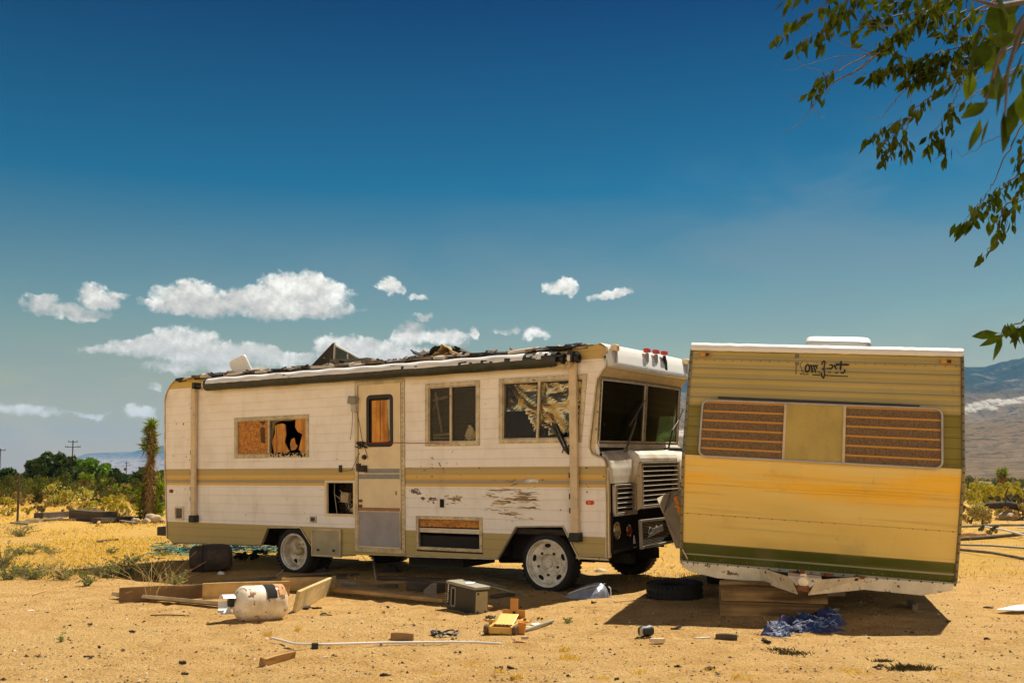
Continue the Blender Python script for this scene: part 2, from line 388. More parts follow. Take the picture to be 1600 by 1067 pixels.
def glass(name, tint, refl=.5):
    m, t = newmat(name)
    fr = t.n('ShaderNodeFresnel', {'IOR': 1.5}).outputs[0]
    co = t.n('ShaderNodeTexCoord').outputs['Object']; n = t.noise(co, 4., 6., .7).outputs[0]
    tr = t.n('ShaderNodeBsdfTransparent', {'Color': tint}); gl = t.n('ShaderNodeBsdfGlossy', {'Roughness': .03, 'Color': (.9, .9, .9)})
    du = t.n('ShaderNodeBsdfDiffuse', {'Color': (.35, .27, .16)})
    a = t.n('ShaderNodeMixShader', {0: t.m('MULTIPLY', t.sstep(n, .35, .8), .035), 1: tr, 2: du})
    finish(t, t.n('ShaderNodeMixShader', {0: t.m('MULTIPLY', fr, refl, clamp=True), 1: a, 2: gl})); return m
M_['glass'] = glass('dusty window glass', (.80, .78, .70), .22)
M_['gglass'] = glass('green tinted windscreen', (.42, .50, .33), .5)
M_['lexan'] = glass('clear torn plastic', (.85, .87, .88), 1.6)

def side_paint(name, bands, ztop, groove=.118, scratches=None, gdark=.88, z0=0.0, dirt_and_tone=.25):
    # bands: [(z from, colour)] painted stripes; laps of the siding as grooves; scuffs with their own shape
    m, t = newmat(name); co = t.n('ShaderNodeTexCoord').outputs['Object']; sp = t.n('ShaderNodeSeparateXYZ', {0: co})
    z = sp.outputs[2]; x = sp.outputs[0]
    zz = t.m('DIVIDE', t.m('SUBTRACT', z, z0), ztop)
    c = t.ramp(zz, [((max(0, b[0] - z0)) / ztop, b[1]) for b in bands], 'CONSTANT')
    fr = t.m('FRACT', t.m('DIVIDE', t.m('ADD', z, 5.0), groove))
    lap = t.m('MINIMUM', t.sstep(fr, 0.0, .07), t.sstep(fr, 1.0, .95))
    c = t.mix(t.m('MULTIPLY', t.m('SUBTRACT', 1.0, lap), 1 - gdark), c, (.12, .08, .04))
    n1 = t.noise(co, 2.2, 6., .6).outputs[0]; n2 = t.noise(t.v('MULTIPLY', co, (5, 5, .9)), 1., 6., .65, 1.2).outputs[0]
    c = t.mix(t.m('MULTIPLY', t.sstep(n1, .45, .75), dirt_and_tone), c, (.45, .33, .18))
    c = t.mix(t.m('MULTIPLY', t.sstep(n2, .50, .8), dirt_and_tone * .8), c, (.35, .25, .13))
    n5 = t.noise(t.v('MULTIPLY', co, (1.2, 1, 3.0)), 1.3, 6., .65).outputs[0]
    c = t.mix(t.m('MULTIPLY', t.m('MULTIPLY', t.sstep(n5, .42, .7), t.sstep(z, 1.9, 2.6)), dirt_and_tone * 1.6), c, (.60, .42, .17))  # yellow tone, stronger towards the top of the wall
    n6 = t.noise(t.v('MULTIPLY', co, (1.0, 1, .22)), 5., 6., .7, .8).outputs[0]
    c = t.mix(t.m('MULTIPLY', t.m('MULTIPLY', t.sstep(n6, .60, .78), t.sstep(n1, .35, .6)), .30), c, (.33, .22, .11))
    ns = t.noise(co, 23., 3., .5).outputs[0]
    c = t.mix(t.sstep(ns, .76, .78), c, (.10, .06, .03))
    h = t.m('ADD', t.m('MULTIPLY', fr, .35), lap)
    if scratches:
        for (sx, sz, rx, rz, sc, th, col) in scratches:
            q = t.v('MULTIPLY', t.v('SUBTRACT', co, (sx, 0, sz)), (1 / rx, 0, 1 / rz))
            reg = t.m('SUBTRACT', 1.0, t.v('LENGTH', q), clamp=True)
            nn = t.noise(t.v('ADD', t.v('MULTIPLY', co, sc), t.v('MULTIPLY', t.noise(co, 3.).outputs['Color'], (0, 0, 2.5))), 1., 5., .55, .8).outputs[0]
            mk = t.sstep(t.m('ADD', nn, t.m('MULTIPLY', reg, .22)), th, th + .05)
            mk = t.m('MULTIPLY', mk, t.sstep(reg, 0.0, .12))
            c = t.mix(mk, c, col)
    bp = t.n('ShaderNodeBump', {'Height': t.m('ADD', h, t.m('MULTIPLY', n1, 2.2)), 'Strength': .35, 'Distance': .012})
    finish(t, t.n('ShaderNodeBsdfPrincipled', {'Base Color': c, 'Roughness': .48, 'Normal': bp, 'Specular IOR Level': .4}))
    return m
WH = (.91, .85, .76); KH = (.50, .37, .14); GO = (.74, .46, .11); GR = (.38, .31, .20); SK = (.46, .35, .13); TN = (.58, .41, .11)
M_['side'] = side_paint('striped aluminium siding', [(0, SK), (.615, WH), (1.155, GO), (1.19, GR), (1.24, GO), (1.30, KH), (1.392, WH), (2.575, TN)], 3.0,
    scratches=[(-.50, 1.00, .55, .30, (3.0, 3, 38), .67, (.20, .13, .05)), (-.42, .98, .5, .27, (4.0, 3, 26), .69, (.55, .38, .14)), (-.30, 1.08, .30, .10, (2.2, 3, 40), .64, (.26, .18, .08)),
               (-1.25, 1.0, .22, .10, (8, 3, 24), .66, (.30, .20, .10)), (-1.62, 1.0, .17, .08, (9, 3, 20), .64, (.12, .08, .05)), (-1.85, 1.08, .15, .07, (9, 3, 20), .64, (.14, .10, .06)), (-.5, 1.225, .30, .05, (4, 3, 30), .66, (.11, .10, .09)),
               (-1.55, 1.4, .9, .35, (16, 3, 24), .80, (.12, .08, .05))])
# ================================================================== SETTING
def ground_h(x, y):
    d = np.hypot(x, y)
    near = .045 * fbm(x * .55, y * .55, 4, 3) + .02 * fbm(x * 3.1, y * 3.1, 3, 9)
    near = near + .010 * fbm(x * 9.0, y * 9.0, 2, 15)
    near = near + np.clip((d - 18) / 60, 0, 1) * .8 * fbm(x * .06, y * .06, 3, 5)
    return near * np.clip((d - 1.0) / 3, 0, 1) - np.clip((d - 60) / 500, 0, 1) * 1.5
def gz(x, y):
    d = math.hypot(x, y); n = .045 * fb1(x * .55, y * .55, 4, 3) + .02 * fb1(x * 3.1, y * 3.1, 3, 9) + .010 * fb1(x * 9.0, y * 9.0, 2, 15)
    if d > 18: n += min(1, (d - 18) / 60) * .8 * fb1(x * .06, y * .06, 3, 5)
    return n * min(1, max(0, (d - 1) / 3)) - min(1, max(0, (d - 60) / 500)) * 1.5
rad = np.concatenate([np.geomspace(.3, 4.5, 24)[:-1], np.arange(4.5, 14.5, .045), np.geomspace(14.5, 12000, 150)])
ang = np.concatenate([np.linspace(-180, -42, 50)[:-1], np.linspace(-42, 42, 520), np.linspace(42, 180, 50)[1:-1]])
th = np.radians(ang); RR, TH = np.meshgrid(rad, th, indexing='ij')
X = RR * np.sin(TH); Y = RR * np.cos(TH); Z = ground_h(X, Y)
# wheel ruts and scuffed footprints in the bare sand
for off, sl, ph in ((6.3, .10, .4), (7.75, .10, .4), (5.6, -.22, 2.0)):
    d = Y - (off + sl * X + .22 * np.sin(.5 * X + ph)); m_ = np.clip(vnoise(X * 1.1 + ph, Y * 1.1, 41) * 2.2 - .4, 0, 1)
    Z = Z + m_ * (-.016 * np.exp(-(d / .09) ** 2) + .009 * np.exp(-((np.abs(d) - .17) / .06) ** 2) + .004 * np.sin(X * 60) * np.exp(-(d / .08) ** 2))
_r = random.Random(61)
for k in range(110):
    fy = _r.uniform(5.6, 10.5); fx_ = _r.uniform(-.5, .5) * fy; a_ = _r.uniform(0, 6.28); u_ = (X - fx_) * math.cos(a_) + (Y - fy) * math.sin(a_); w2_ = -(X - fx_) * math.sin(a_) + (Y - fy) * math.cos(a_)
    q_ = (u_ / .13) ** 2 + (w2_ / .055) ** 2; Z = Z - .013 * np.exp(-q_ ** 1.5) + .006 * np.exp(-(np.sqrt(q_) - 1.5) ** 2 * 6)
nr, na = X.shape; vs = np.stack([X, Y, Z], -1).reshape(-1, 3)
i, j = np.meshgrid(np.arange(nr - 1), np.arange(na), indexing='ij'); j2 = (j + 1) % na
fs = np.stack([i * na + j, i * na + j2, (i + 1) * na + j2, (i + 1) * na + j], -1).reshape(-1, 4)
me = bpy.data.meshes.new('ground'); me.from_pydata(vs.tolist(), [], fs.tolist()); me.polygons.foreach_set('use_smooth', [True] * len(me.polygons))
gm, t = newmat('desert sand'); co = t.n('ShaderNodeTexCoord').outputs['Object']
sp = t.n('ShaderNodeSeparateXYZ', {0: co})
dist = t.v('LENGTH', co)
nb = t.noise(co, .45, 5., .6).outputs[0]; nm = t.noise(co, 3.2, 6., .65).outputs[0]; nf = t.noise(co, 30., 5., .7).outputs[0]; nff = t.noise(co, 75., 4., .75).outputs[0]
c = t.mix(t.sstep(nm, .35, .7), (.82, .51, .19), (.63, .355, .105))
c = t.mix(t.m('MULTIPLY', t.sstep(nb, .45, .65), .5), c, (.82, .55, .24))
# dry straw tint further out and in streaks
far = t.m('ADD', t.sstep(dist, 11.5, 17.), t.m('MULTIPLY', t.m('SUBTRACT', nb, .5), 1.2), clamp=True)
nst = t.noise(t.v('MULTIPLY', co, (.5, 1.6, 1)), 1.3, 6., .7).outputs[0]
c = t.mix(t.m('MULTIPLY', far, t.m('ADD', .30, t.m('MULTIPLY', t.sstep(t.noise(t.v('MULTIPLY', co, (.35, 1.2, 1)), 1.0, 5., .7).outputs[0], .38, .6), .60))), c, t.mix(t.sstep(nst, .4, .65), (.78, .45, .05), (.66, .40, .09)))
strk = t.noise(t.v('MULTIPLY', co, (.6, 2.6, 1)), 1.1, 6., .7).outputs[0]
c = t.mix(t.m('MULTIPLY', t.sstep(strk, .57, .72), .55), c, (.58, .33, .05))
c = t.mix(t.m('MULTIPLY', t.sstep(nf, .50, .72), .55), c, (.34, .17, .05))
c = t.mix(t.m('MULTIPLY', t.sstep(nff, .57, .66), .85), c, (.14, .065, .02))
c = t.mix(t.m('MULTIPLY', t.sstep(nff, .43, .33), .6), c, (.95, .70, .36))
vo = t.n('ShaderNodeTexVoronoi', {'Vector': co, 'Scale': 26.0, 'Randomness': 1.0})
nbm = t.noise(co, 1.2, 3.).outputs[0]
c = t.mix(t.m('MULTIPLY', t.sstep(vo.outputs[0], .20, .12), t.sstep(nbm, .42, .55)), c, (.11, .06, .02))
c = t.mix(t.m('MULTIPLY', t.sstep(t.noise(co, 9., 6., .75).outputs[0], .58, .72), .35), c, (.42, .22, .07))
# scrub country past the clearing
c = t.mix(t.sstep(dist, 60., 160.), c, (.34, .26, .10))
hgt = t.m('ADD', t.m('MULTIPLY', nf, 1.0), t.m('MULTIPLY', nff, .45))
bp = t.n('ShaderNodeBump', {'Height': hgt, 'Strength': 1.0, 'Distance': .06})
finish(t, t.n('ShaderNodeBsdfPrincipled', {'Base Color': c, 'Roughness': .95, 'Normal': bp, 'Specular IOR Level': .15}))
me.materials.append(gm); o = bpy.data.objects.new('ground', me); scene.collection.objects.link(o); tag(o, kind='structure')

# ---- hills: polar height fields, apparent ridge heights surveyed from the photo
def hills(name, ridge, D0, D1, Dr, az0, az1, na, nd, rough, m, seed, base=None):
    xs = [p[0] for p in ridge]; ys = [p[1] for p in ridge]
    pxs = np.linspace(az0, az1, na); Ds = np.geomspace(D0, D1, nd)
    P, D = np.meshgrid(pxs, Ds, indexing='ij')
    ry = np.interp(P, xs, ys); Hr = (746 - ry) / FPX * Dr
    tt = (D - D0) / (Dr - D0)
    prof = np.where(tt < 1, np.clip(tt, 0, 1) ** 1.9, np.clip(1 - (tt - 1) * 1.1, 0, 1))
    if base is not None:
        prof = np.where(tt < 1, np.interp(tt, [q[0] for q in base], [q[1] for q in base]), prof)
    Xw = (P - CX) / FPX * D
    n = fbm(Xw / rough, D / rough, 6, seed); rd = 1 - np.abs(2 * fbm(Xw / rough * .8 + 9, D / rough * .8, 6, seed + 20)) * 2
    env = np.clip(prof * 1.3, 0, 1) * np.clip(Hr / Hr.max() * 1.6, 0, 1)
    Zh = Hr * prof + env * Hr.max() * (.22 * (rd - .8) + .10 * n) * np.where(np.abs(tt - 1) < .12, .35, 1.0)
    v = np.stack([Xw, D, Zh - 2.0], -1).reshape(-1, 3)
    a, b = np.meshgrid(np.arange(na - 1), np.arange(nd - 1), indexing='ij')
    f = np.stack([a * nd + b, (a + 1) * nd + b, (a + 1) * nd + b + 1, a * nd + b + 1], -1).reshape(-1, 4)
    me = bpy.data.meshes.new(name); me.from_pydata(v.tolist(), [], f.tolist()); me.polygons.foreach_set('use_smooth', [True] * len(me.polygons))
    me.materials.append(m); o = bpy.data.objects.new(name, me); scene.collection.objects.link(o); tag(o, kind='structure'); return o
def hillmat(name, lo, hi, scar=None, sc=.006, zsplit=(100, 200)):
    m, t = newmat(name); co = t.n('ShaderNodeTexCoord').outputs['Object']; sp = t.n('ShaderNodeSeparateXYZ', {0: co})
    n1 = t.noise(co, sc, 8., .7).outputs[0]; n2 = t.noise(co, sc * 9, 6., .75).outputs[0]
    z = t.m('ADD', sp.outputs[2], t.m('MULTIPLY', t.m('SUBTRACT', n1, .5), zsplit[1] * .5))
    c = t.mix(t.sstep(z, zsplit[0], zsplit[1]), lo, hi)
    c = t.mix(t.m('MULTIPLY', t.sstep(n2, .47, .62), .75), c, (.05, .055, .03))
    c = t.mix(t.m('MULTIPLY', t.sstep(n1, .52, .70), .45), c, (.55, .43, .30))
    if scar:
        zc = t.m('SUBTRACT', t.m('ADD', sp.outputs[2], t.m('MULTIPLY', t.m('SUBTRACT', n1, .5), 75.)), t.m('ADD', scar[0], t.m('MULTIPLY', t.m('SUBTRACT', sp.outputs[0], scar[1]), scar[2])))
        c = t.mix(t.m('MULTIPLY', t.m('MULTIPLY', t.sstep(t.m('ABSOLUTE', zc), scar[3] * 1.3, scar[3] * .5), t.sstep(n2, .36, .50)), .85), c, (.80, .72, .60))
    bp = t.n('ShaderNodeBump', {'Height': n2, 'Strength': 1.0, 'Distance': 14.})
    finish(t, t.n('ShaderNodeBsdfPrincipled', {'Base Color': c, 'Roughness': 1., 'Normal': bp, 'Specular IOR Level': 0.05})); return m
hills('mountains', [(700, 600), (1000, 590), (1200, 583), (1400, 575), (1500, 572), (1540, 572), (1560, 568), (1600, 558), (1650, 545), (1750, 520), (1900, 500), (2300, 520), (2600, 560), (3000, 640)],
      700, 5200, 3600, 700, 3000, 520, 240, 420, hillmat('desert mountain', (.26, .17, .09), (.04, .055, .05), (214, 1500, .12, 9), .006, (150, 300)), 4,
      base=[(0, 0), (.15, .10), (.35, .25), (.55, .42), (.65, .52), (.75, .66), (.9, .9), (1, 1)])
hills('far_hills', [(-1400, 742), (-600, 735), (-200, 742), (60, 744), (95, 724), (112, 714), (135, 706), (170, 705), (205, 704), (232, 699), (262, 692), (300, 688), (420, 684), (560, 700), (700, 715), (900, 720), (1100, 700), (1400, 735)],
      6500, 10500, 8500, -1400, 1400, 700, 90, 700, hillmat('far hill', (.42, .30, .24), (.13, .12, .12), None, .002, (120, 220)), 11)

# ---- air
hz, t = newmat('desert air')
MB().b2(-11500, 11500, -300, 10900, -6, 520).build('haze', hz)
vol = t.n('ShaderNodeVolumePrincipled', {'Color': (.14, .54, 1.0), 'Density': 7.5e-5, 'Anisotropy': .1})
t.n('ShaderNodeOutputMaterial', {'Volume': vol}); tag(bpy.data.objects['haze'], kind='stuff')
scene.cycles.volume_step_rate = 10

# ---- small gravel and chips lying all over the sand: real little stones
rng = random.Random(7); mb = MB()
for k in range(9000):
    D = 5.2 * (2.9 ** rng.random()); a = R(rng.uniform(-31, 31)); x = D * math.sin(a); y = D * math.cos(a)
    s = .006 + .012 * rng.random() ** 3; z = gz(x, y) + s * .15
    vs = [Vector((rng.uniform(-1, 1), rng.uniform(-1, 1), 0)) for _ in range(4)]
    b = rng.random() * 6.28
    base = [Vector((x + math.cos(b + q * 1.57) * s * rng.uniform(.6, 1.5), y + math.sin(b + q * 1.57) * s * rng.uniform(.6, 1.3), z - s * .3)) for q in range(4)]
    tp = Vector((x + rng.uniform(-.4, .4) * s, y + rng.uniform(-.4, .4) * s, z + s * rng.uniform(.3, .8)))
    mb.add(base + [tp], [(0, 1, 4), (1, 2, 4), (2, 3, 4), (3, 0, 4)], 0 if rng.random() < .5 else 1 if rng.random() < .7 else 2)
o = mb.build('gravel', [wear('pebble tan', (.42, .26, .12), .9), wear('pebble dark', (.07, .045, .025), .9), wear('pebble pale', (.68, .55, .38), .8)], recalc=False); tag(o, kind='stuff')

rng = random.Random(19); mb = MB()
for k in range(3600):
    D = 5.2 * (3.2 ** rng.random()); a = R(rng.uniform(-31, 31)); x = D * math.sin(a); y = D * math.cos(a)
    if vn1(x * .8, y * .8, 33) < rng.uniform(.3, .7): continue
    L = rng.uniform(.015, .07); b = rng.random() * 3.14; z = gz(x, y) + .004; dx = math.cos(b) * L; dy = math.sin(b) * L; w_ = rng.uniform(.001, .0028); nx, ny = -math.sin(b) * w_, math.cos(b) * w_
    mb.add([(x - dx - nx, y - dy - ny, z), (x - dx + nx, y - dy + ny, z), (x + nx, y + ny, z + .006), (x + dx, y + dy, z + rng.uniform(0, .012)), (x - nx, y - ny, z + .006)], [(0, 1, 2, 4), (4, 2, 3)], rng.choice((0, 0, 1, 1, 2)))
tag(mb.build('ground_litter', [wear('straw bits', (.78, .52, .2), .9), wear('dark twig bits', (.10, .06, .03), .9), wear('brown twig bits', (.3, .17, .07), .9)], recalc=False), kind='stuff')
# ---- dry stubble: thousands of blades on the far part of the clearing and in tufts
def blade(mb, x, y, z, h, wd, lean, rng, mi=0):
    a = rng.random() * 6.28; dx = math.cos(a) * wd; dy = math.sin(a) * wd
    l = Vector((rng.uniform(-1, 1), rng.uniform(-1, 1), 0)) * lean * h
    p = Vector((x, y, z)); mb.add([p + Vector((-dx, -dy, -.01)), p + Vector((dx, dy, -.01)), p + l * .5 + Vector((dx * .5, dy * .5, h * .6)), p + l + Vector((0, 0, h))], [(0, 1, 2, 3)], mi)
rng = random.Random(11); mb = MB(); nblade = 0
while nblade < 70000:
    D = 12.5 * (6.5 ** rng.random()); pxx = rng.uniform(-250, 640) if rng.random() < .72 else rng.uniform(960, 1850)
    x = (pxx - CX) / FPX * D; y = D
    dn = vn1(x * .6, y * .35, 4)
    if rng.random() > dn * 1.5 - .35: continue
    nblade += 1
    h = rng.uniform(.012, .055) * (1 + .5 * (D > 25)); blade(mb, x, y, gz(x, y), h, .003 + .00045 * D, 1.3, rng, 0 if rng.random() < .8 else 1)
o = mb.build('dry_grass', [foliage('straw', [(.76, .45, .06), (.86, .60, .16)], 2., .35), foliage('straw grey', [(.42, .34, .14), (.35, .30, .10)], 2., .3)], recalc=False); tag(o, kind='stuff')
rng = random.Random(5)
tufm = [foliage('golden tuft', [(.72, .44, .08), (.80, .55, .16)], 2., .4)]
def tuft(x, y, n, r, h, lab, nm='grass_tuft', mats=tufm, grp=None):
    mb = MB()
    for _ in range(n):
        a = rng.random() * 6.28; q = r * rng.random() ** .6; blade(mb, q * math.cos(a), q * math.sin(a), 0, h * rng.uniform(.5, 1.1), .003, .9, rng)
    o = mb.build(nm, mats, recalc=False, loc=(x, y, gz(x, y))); return tag(o, lab, 'grass tuft', grp)
# ================================================================== MOTORHOME
o0 = g(853, 922); MHA = R(-32.5)
mh = thing('motorhome', 'derelict cream and tan striped motorhome with broken windows and stripped front', 'motorhome', (o0.x, o0.y, 0), (0, 0, 0))
MH = Matrix.Translation((o0.x, o0.y, 0)) @ Matrix.Rotation(MHA, 4, 'Z') @ Matrix.Rotation(R(1.2), 4, 'X')
mh.matrix_world = MH; mh.rotation_mode = 'XYZ'; bpy.context.view_layer.update()
def S(px, py, y=0.0):
    p = on(MH, px, py, 1, y); return (p.x, p.z)
def FX(px, py, x):
    p = on(MH, px, py, 0, x); return (p.y, p.z)
W_ = 2.30
def arc(cx, cz, r, a0, a1, n=6): return [(cx + r * math.cos(R(a0 + (a1 - a0) * k / n)), cz + r * math.sin(R(a0 + (a1 - a0) * k / n))) for k in range(n + 1)]
wR = [S(367, 716), S(483, 714), S(483, 647), S(367, 653)]
wM = [S(665, 697), S(750, 696), S(750, 594), S(665, 600)]
wF = [S(780, 693), S(909, 691), S(918, 584), S(780, 592)]
vF = quadp(*S(508, 806), *S(555.5, 750)); vG = quadp(*S(651, 858), *S(754, 808))
dr = [(-2.80, .34), (-2.035, .34), (-2.035, 2.49), (-2.80, 2.49)]
def outer(bot=True):
    p = [(-6.50, .37), (-6.38, .31), S(408, 852), S(419, 824), S(470, 824), S(491, 858), S(530, 868)]
    p += [(-2.9, .28), (-2.0, .30), S(778, 873), S(807, 823), S(880, 822), S(906, 874), (.45, .40), (.79, .40), (.795, 1.40)]
    p += arc(.695, 1.40, .10, 0, 90, 4)[1:] + [(.62, 1.53), (.59, 1.60), (.60, 1.70), (.68, 2.25), (.70, 2.36)]
    p += [(.75, 2.42)] + arc(.72, 2.52, .09, -30, 60, 4) + arc(.73, 2.65, .09, 0, 90, 4) + [(.42, 2.742), (.36, 2.69)]
    p += [(-5.75, 2.695), (-6.0, 2.73)] + arc(-6.20, 2.36, .37, 80, 180, 9) + [(-6.56, 1.5)]
    return p
OUT = outer()
def clamp_ccw(p): return p
holes = [inset(wR, .012), inset(wM, .012), inset(wF, .012), vF, vG, dr]
MB().plate(OUT, holes, 0, .035, 0, 1).build('side_wall', [M_['side'], M_['inside']], mh)
cabw = [tuple(S(px, py, W_)) for px, py in ((1026, 691), (1053, 690), (1054, 650), (1032, 651))]
MB().plate(OUT, [cabw], W_, W_ - .035, 0, 1).build('side_wall', [M_['side'], M_['inside']], mh)
# shell: rear wall and roof
rp = [(-6.38, .31), (-6.50, .37), (-6.56, 1.5)] + list(reversed(arc(-6.20, 2.36, .37, 80, 180, 9)))
mb = MB(); n = len(rp); ins = [(x + .03, z - .0) for x, z in rp]
for A_, B_ in zip(rp[:-1], rp[1:]):
    mb.add([(A_[0], .004, A_[1]), (B_[0], .004, B_[1]), (B_[0], W_ - .004, B_[1]), (A_[0], W_ - .004, A_[1])], [(0, 1, 2, 3)])
    mb.add([(A_[0] + .04, .004, A_[1] - .02), (B_[0] + .04, .004, B_[1] - .02), (B_[0] + .04, W_ - .004, B_[1] - .02), (A_[0] + .04, W_ - .004, A_[1] - .02)], [(3, 2, 1, 0)], 1)
mb.build('rear_wall', [M_['side'], M_['inside']], mh, smooth=40, recalc=False)
mb = MB(); rng = random.Random(3)
mb.b2(-6.15, .72, -.0 + .004, W_ - .004, 2.67, 2.715)
mb.build('roof', M_['roofd'], mh)
# ragged membrane edge lifting all along the near side of the roof
mb = MB(); x = -6.25
while x < .45:
    L = rng.uniform(.08, .4); zz = 2.715 + rng.uniform(0, .025) - (.10 * max(0, (-5.9 - x)) ** 1.2)
    mb.box((x + L / 2, rng.uniform(-.05, .02), zz), (L, rng.uniform(.06, .14), rng.uniform(.012, .045)), (rng.uniform(-.3, .3), rng.uniform(-.06, .06), rng.uniform(-.05, .05)), rng.randrange(3))
    x += L * rng.uniform(.6, .95)
for k in range(120):
    x = rng.uniform(-6, .5); s = rng.uniform(.02, .10)
    mb.box((x, rng.uniform(-.02, .25), 2.735 + rng.uniform(0, .04)), (s * 1.6, s, rng.uniform(.004, .02)), (rng.uniform(-.6, .6), rng.uniform(-.5, .5), rng.uniform(0, 3)), rng.randrange(3))
mb.b2(-5.9, .38, -.03, .05, 2.693, 2.722, 1)
mb.build('roof_edge', [M_['roofd'], wear('tar strip', (.03, .025, .02), .9), wear('pale flakes', (.55, .47, .36), .9)], mh)
# inside lining and underbody; partitions added to keep the interior dark
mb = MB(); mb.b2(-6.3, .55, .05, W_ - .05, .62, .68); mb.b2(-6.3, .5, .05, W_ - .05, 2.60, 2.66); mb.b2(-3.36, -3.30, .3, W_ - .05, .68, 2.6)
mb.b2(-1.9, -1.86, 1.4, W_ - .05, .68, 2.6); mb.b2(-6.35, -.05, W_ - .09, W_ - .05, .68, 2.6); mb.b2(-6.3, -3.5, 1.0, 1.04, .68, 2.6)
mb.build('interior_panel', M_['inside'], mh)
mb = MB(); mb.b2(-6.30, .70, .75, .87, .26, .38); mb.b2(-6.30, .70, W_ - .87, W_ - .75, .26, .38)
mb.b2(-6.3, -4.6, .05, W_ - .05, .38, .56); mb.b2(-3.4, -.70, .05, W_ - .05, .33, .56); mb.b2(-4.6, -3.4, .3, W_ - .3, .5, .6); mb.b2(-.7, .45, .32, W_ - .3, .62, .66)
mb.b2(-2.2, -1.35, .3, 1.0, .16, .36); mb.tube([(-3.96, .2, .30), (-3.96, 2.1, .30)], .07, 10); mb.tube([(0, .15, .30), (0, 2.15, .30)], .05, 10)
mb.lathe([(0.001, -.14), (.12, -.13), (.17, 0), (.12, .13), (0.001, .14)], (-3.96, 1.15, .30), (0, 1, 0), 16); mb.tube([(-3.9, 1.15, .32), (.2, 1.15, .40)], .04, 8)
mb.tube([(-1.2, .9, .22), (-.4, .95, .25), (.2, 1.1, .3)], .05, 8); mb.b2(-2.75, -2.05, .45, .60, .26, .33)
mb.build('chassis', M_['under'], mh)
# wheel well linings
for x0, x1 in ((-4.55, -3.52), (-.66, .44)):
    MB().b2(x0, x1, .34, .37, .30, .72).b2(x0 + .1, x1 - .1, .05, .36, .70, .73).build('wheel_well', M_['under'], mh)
# ---- aluminium mouldings
def mould(name, pts, r=.011, y=-.006, mat_='trim', closed=False):
    pts = list(pts) + ([pts[0]] if closed else [])
    return MB().tube([(p[0], y, p[1]) for p in pts], r, 6).build(name, M_[mat_], mh, smooth=60)
k0 = OUT.index((.79, .40)); mould('front_moulding', OUT[k0:k0 + 22], .014)
for nm_, a, b in (('arch_moulding', 2, 6), ('arch_moulding', 9, 13)): mould(nm_, OUT[a:b], .012)
mould('sill_moulding', [OUT[5], OUT[6], (-2.82, .28)], .010); mould('sill_moulding', [(-2.0, .30), OUT[9]], .010); mould('sill_moulding', [(-6.38, .31), OUT[2]], .010)
mould('rear_moulding', OUT[-12:] + [OUT[0]], .013)
MB().plate([(.765, .40), (.815, .40), (.815, 1.38), (.790, 1.38)], [], -.012, .035).build('corner_strip', M_['cream'], mh)
# ---- windows
def ringm(mb, q, d, y0, y1, mi=0):
    mb.plate(q, [inset(q, d)], y0, y1, mi)
def screws(mb, q, step=.11, y=-.016, mi=1, off=.012):
    qq = inset(q, off)
    for i in range(len(qq)):
        a = Vector(qq[i]); b = Vector(qq[(i + 1) % len(qq)]); n = max(1, int((b - a).length / step))
        for k in range(n):
            p = a.lerp(b, (k + .5) / n); mb.box((p.x, y, p.y), (.010, .006, .010), None, mi)
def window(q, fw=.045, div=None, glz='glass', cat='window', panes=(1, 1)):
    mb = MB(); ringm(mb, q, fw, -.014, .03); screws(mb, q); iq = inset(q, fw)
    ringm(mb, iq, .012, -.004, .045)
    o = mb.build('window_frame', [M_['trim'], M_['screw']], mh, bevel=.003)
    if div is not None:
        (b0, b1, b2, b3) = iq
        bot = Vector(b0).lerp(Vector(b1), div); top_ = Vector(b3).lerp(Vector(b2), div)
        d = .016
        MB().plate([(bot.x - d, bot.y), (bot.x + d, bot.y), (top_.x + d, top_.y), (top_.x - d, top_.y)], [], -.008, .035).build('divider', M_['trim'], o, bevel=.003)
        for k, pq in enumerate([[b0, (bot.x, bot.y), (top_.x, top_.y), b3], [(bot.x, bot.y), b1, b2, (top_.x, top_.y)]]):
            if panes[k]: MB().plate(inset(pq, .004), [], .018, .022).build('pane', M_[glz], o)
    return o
# rear window: boarded left half, smashed board right half
o = window(wR, .05, .47, panes=(0, 0)); iq = inset(wR, .05); xm = iq[0][0] + (iq[1][0] - iq[0][0]) * .47
x0, z0 = iq[0]; x1, z1 = iq[2]
MB().plate(quadp(x0 - .01, z0 - .01, xm, z1 + .03), [], .020, .035).build('board', M_['osb'], o)
MB().add([(x0 + .62 * (xm - x0), .014, z1), (x0 + .92 * (xm - x0), .014, z1 + .005), (x0 + .80 * (xm - x0), .014, z1 - .07), (x0 + .75 * (xm - x0), .014, z1 - .05)], [(0, 3, 2, 1)]).add([(x0 + .70 * (xm - x0), .016, z1 - .10), (x0 + .84 * (xm - x0), .016, z1 - .1), (x0 + .86 * (xm - x0), .016, z1 - .33), (x0 + .72 * (xm - x0), .016, z1 - .3)], [(0, 3, 2, 1)]).build('tear', wear('burnt tear', (.13, .06, .02), .9), o)
H = z1 - z0; Wd = x1 - xm
def fr(u, v): return (xm + .01 + u * (Wd - .01), z0 + v * H)
MB().plate([fr(.10, .02), fr(.03, .35), fr(.12, .60), fr(.12, .82), fr(.20, .86), fr(.32, .88), (fr(.40, .84)), fr(.42, .55), fr(.38, .35), fr(.45, .18), fr(.52, .08), fr(.40, .0)], [], .022, .036).build('broken_board', M_['ply'], o)
MB().plate([fr(.68, .99), fr(.97, .99), fr(.99, .40), fr(.97, .02), fr(.84, .03), fr(.76, .12), fr(.82, .38), fr(.86, .55), fr(.74, .62), fr(.67, .75)], [], .024, .040).build('broken_board', M_['ply'], o)
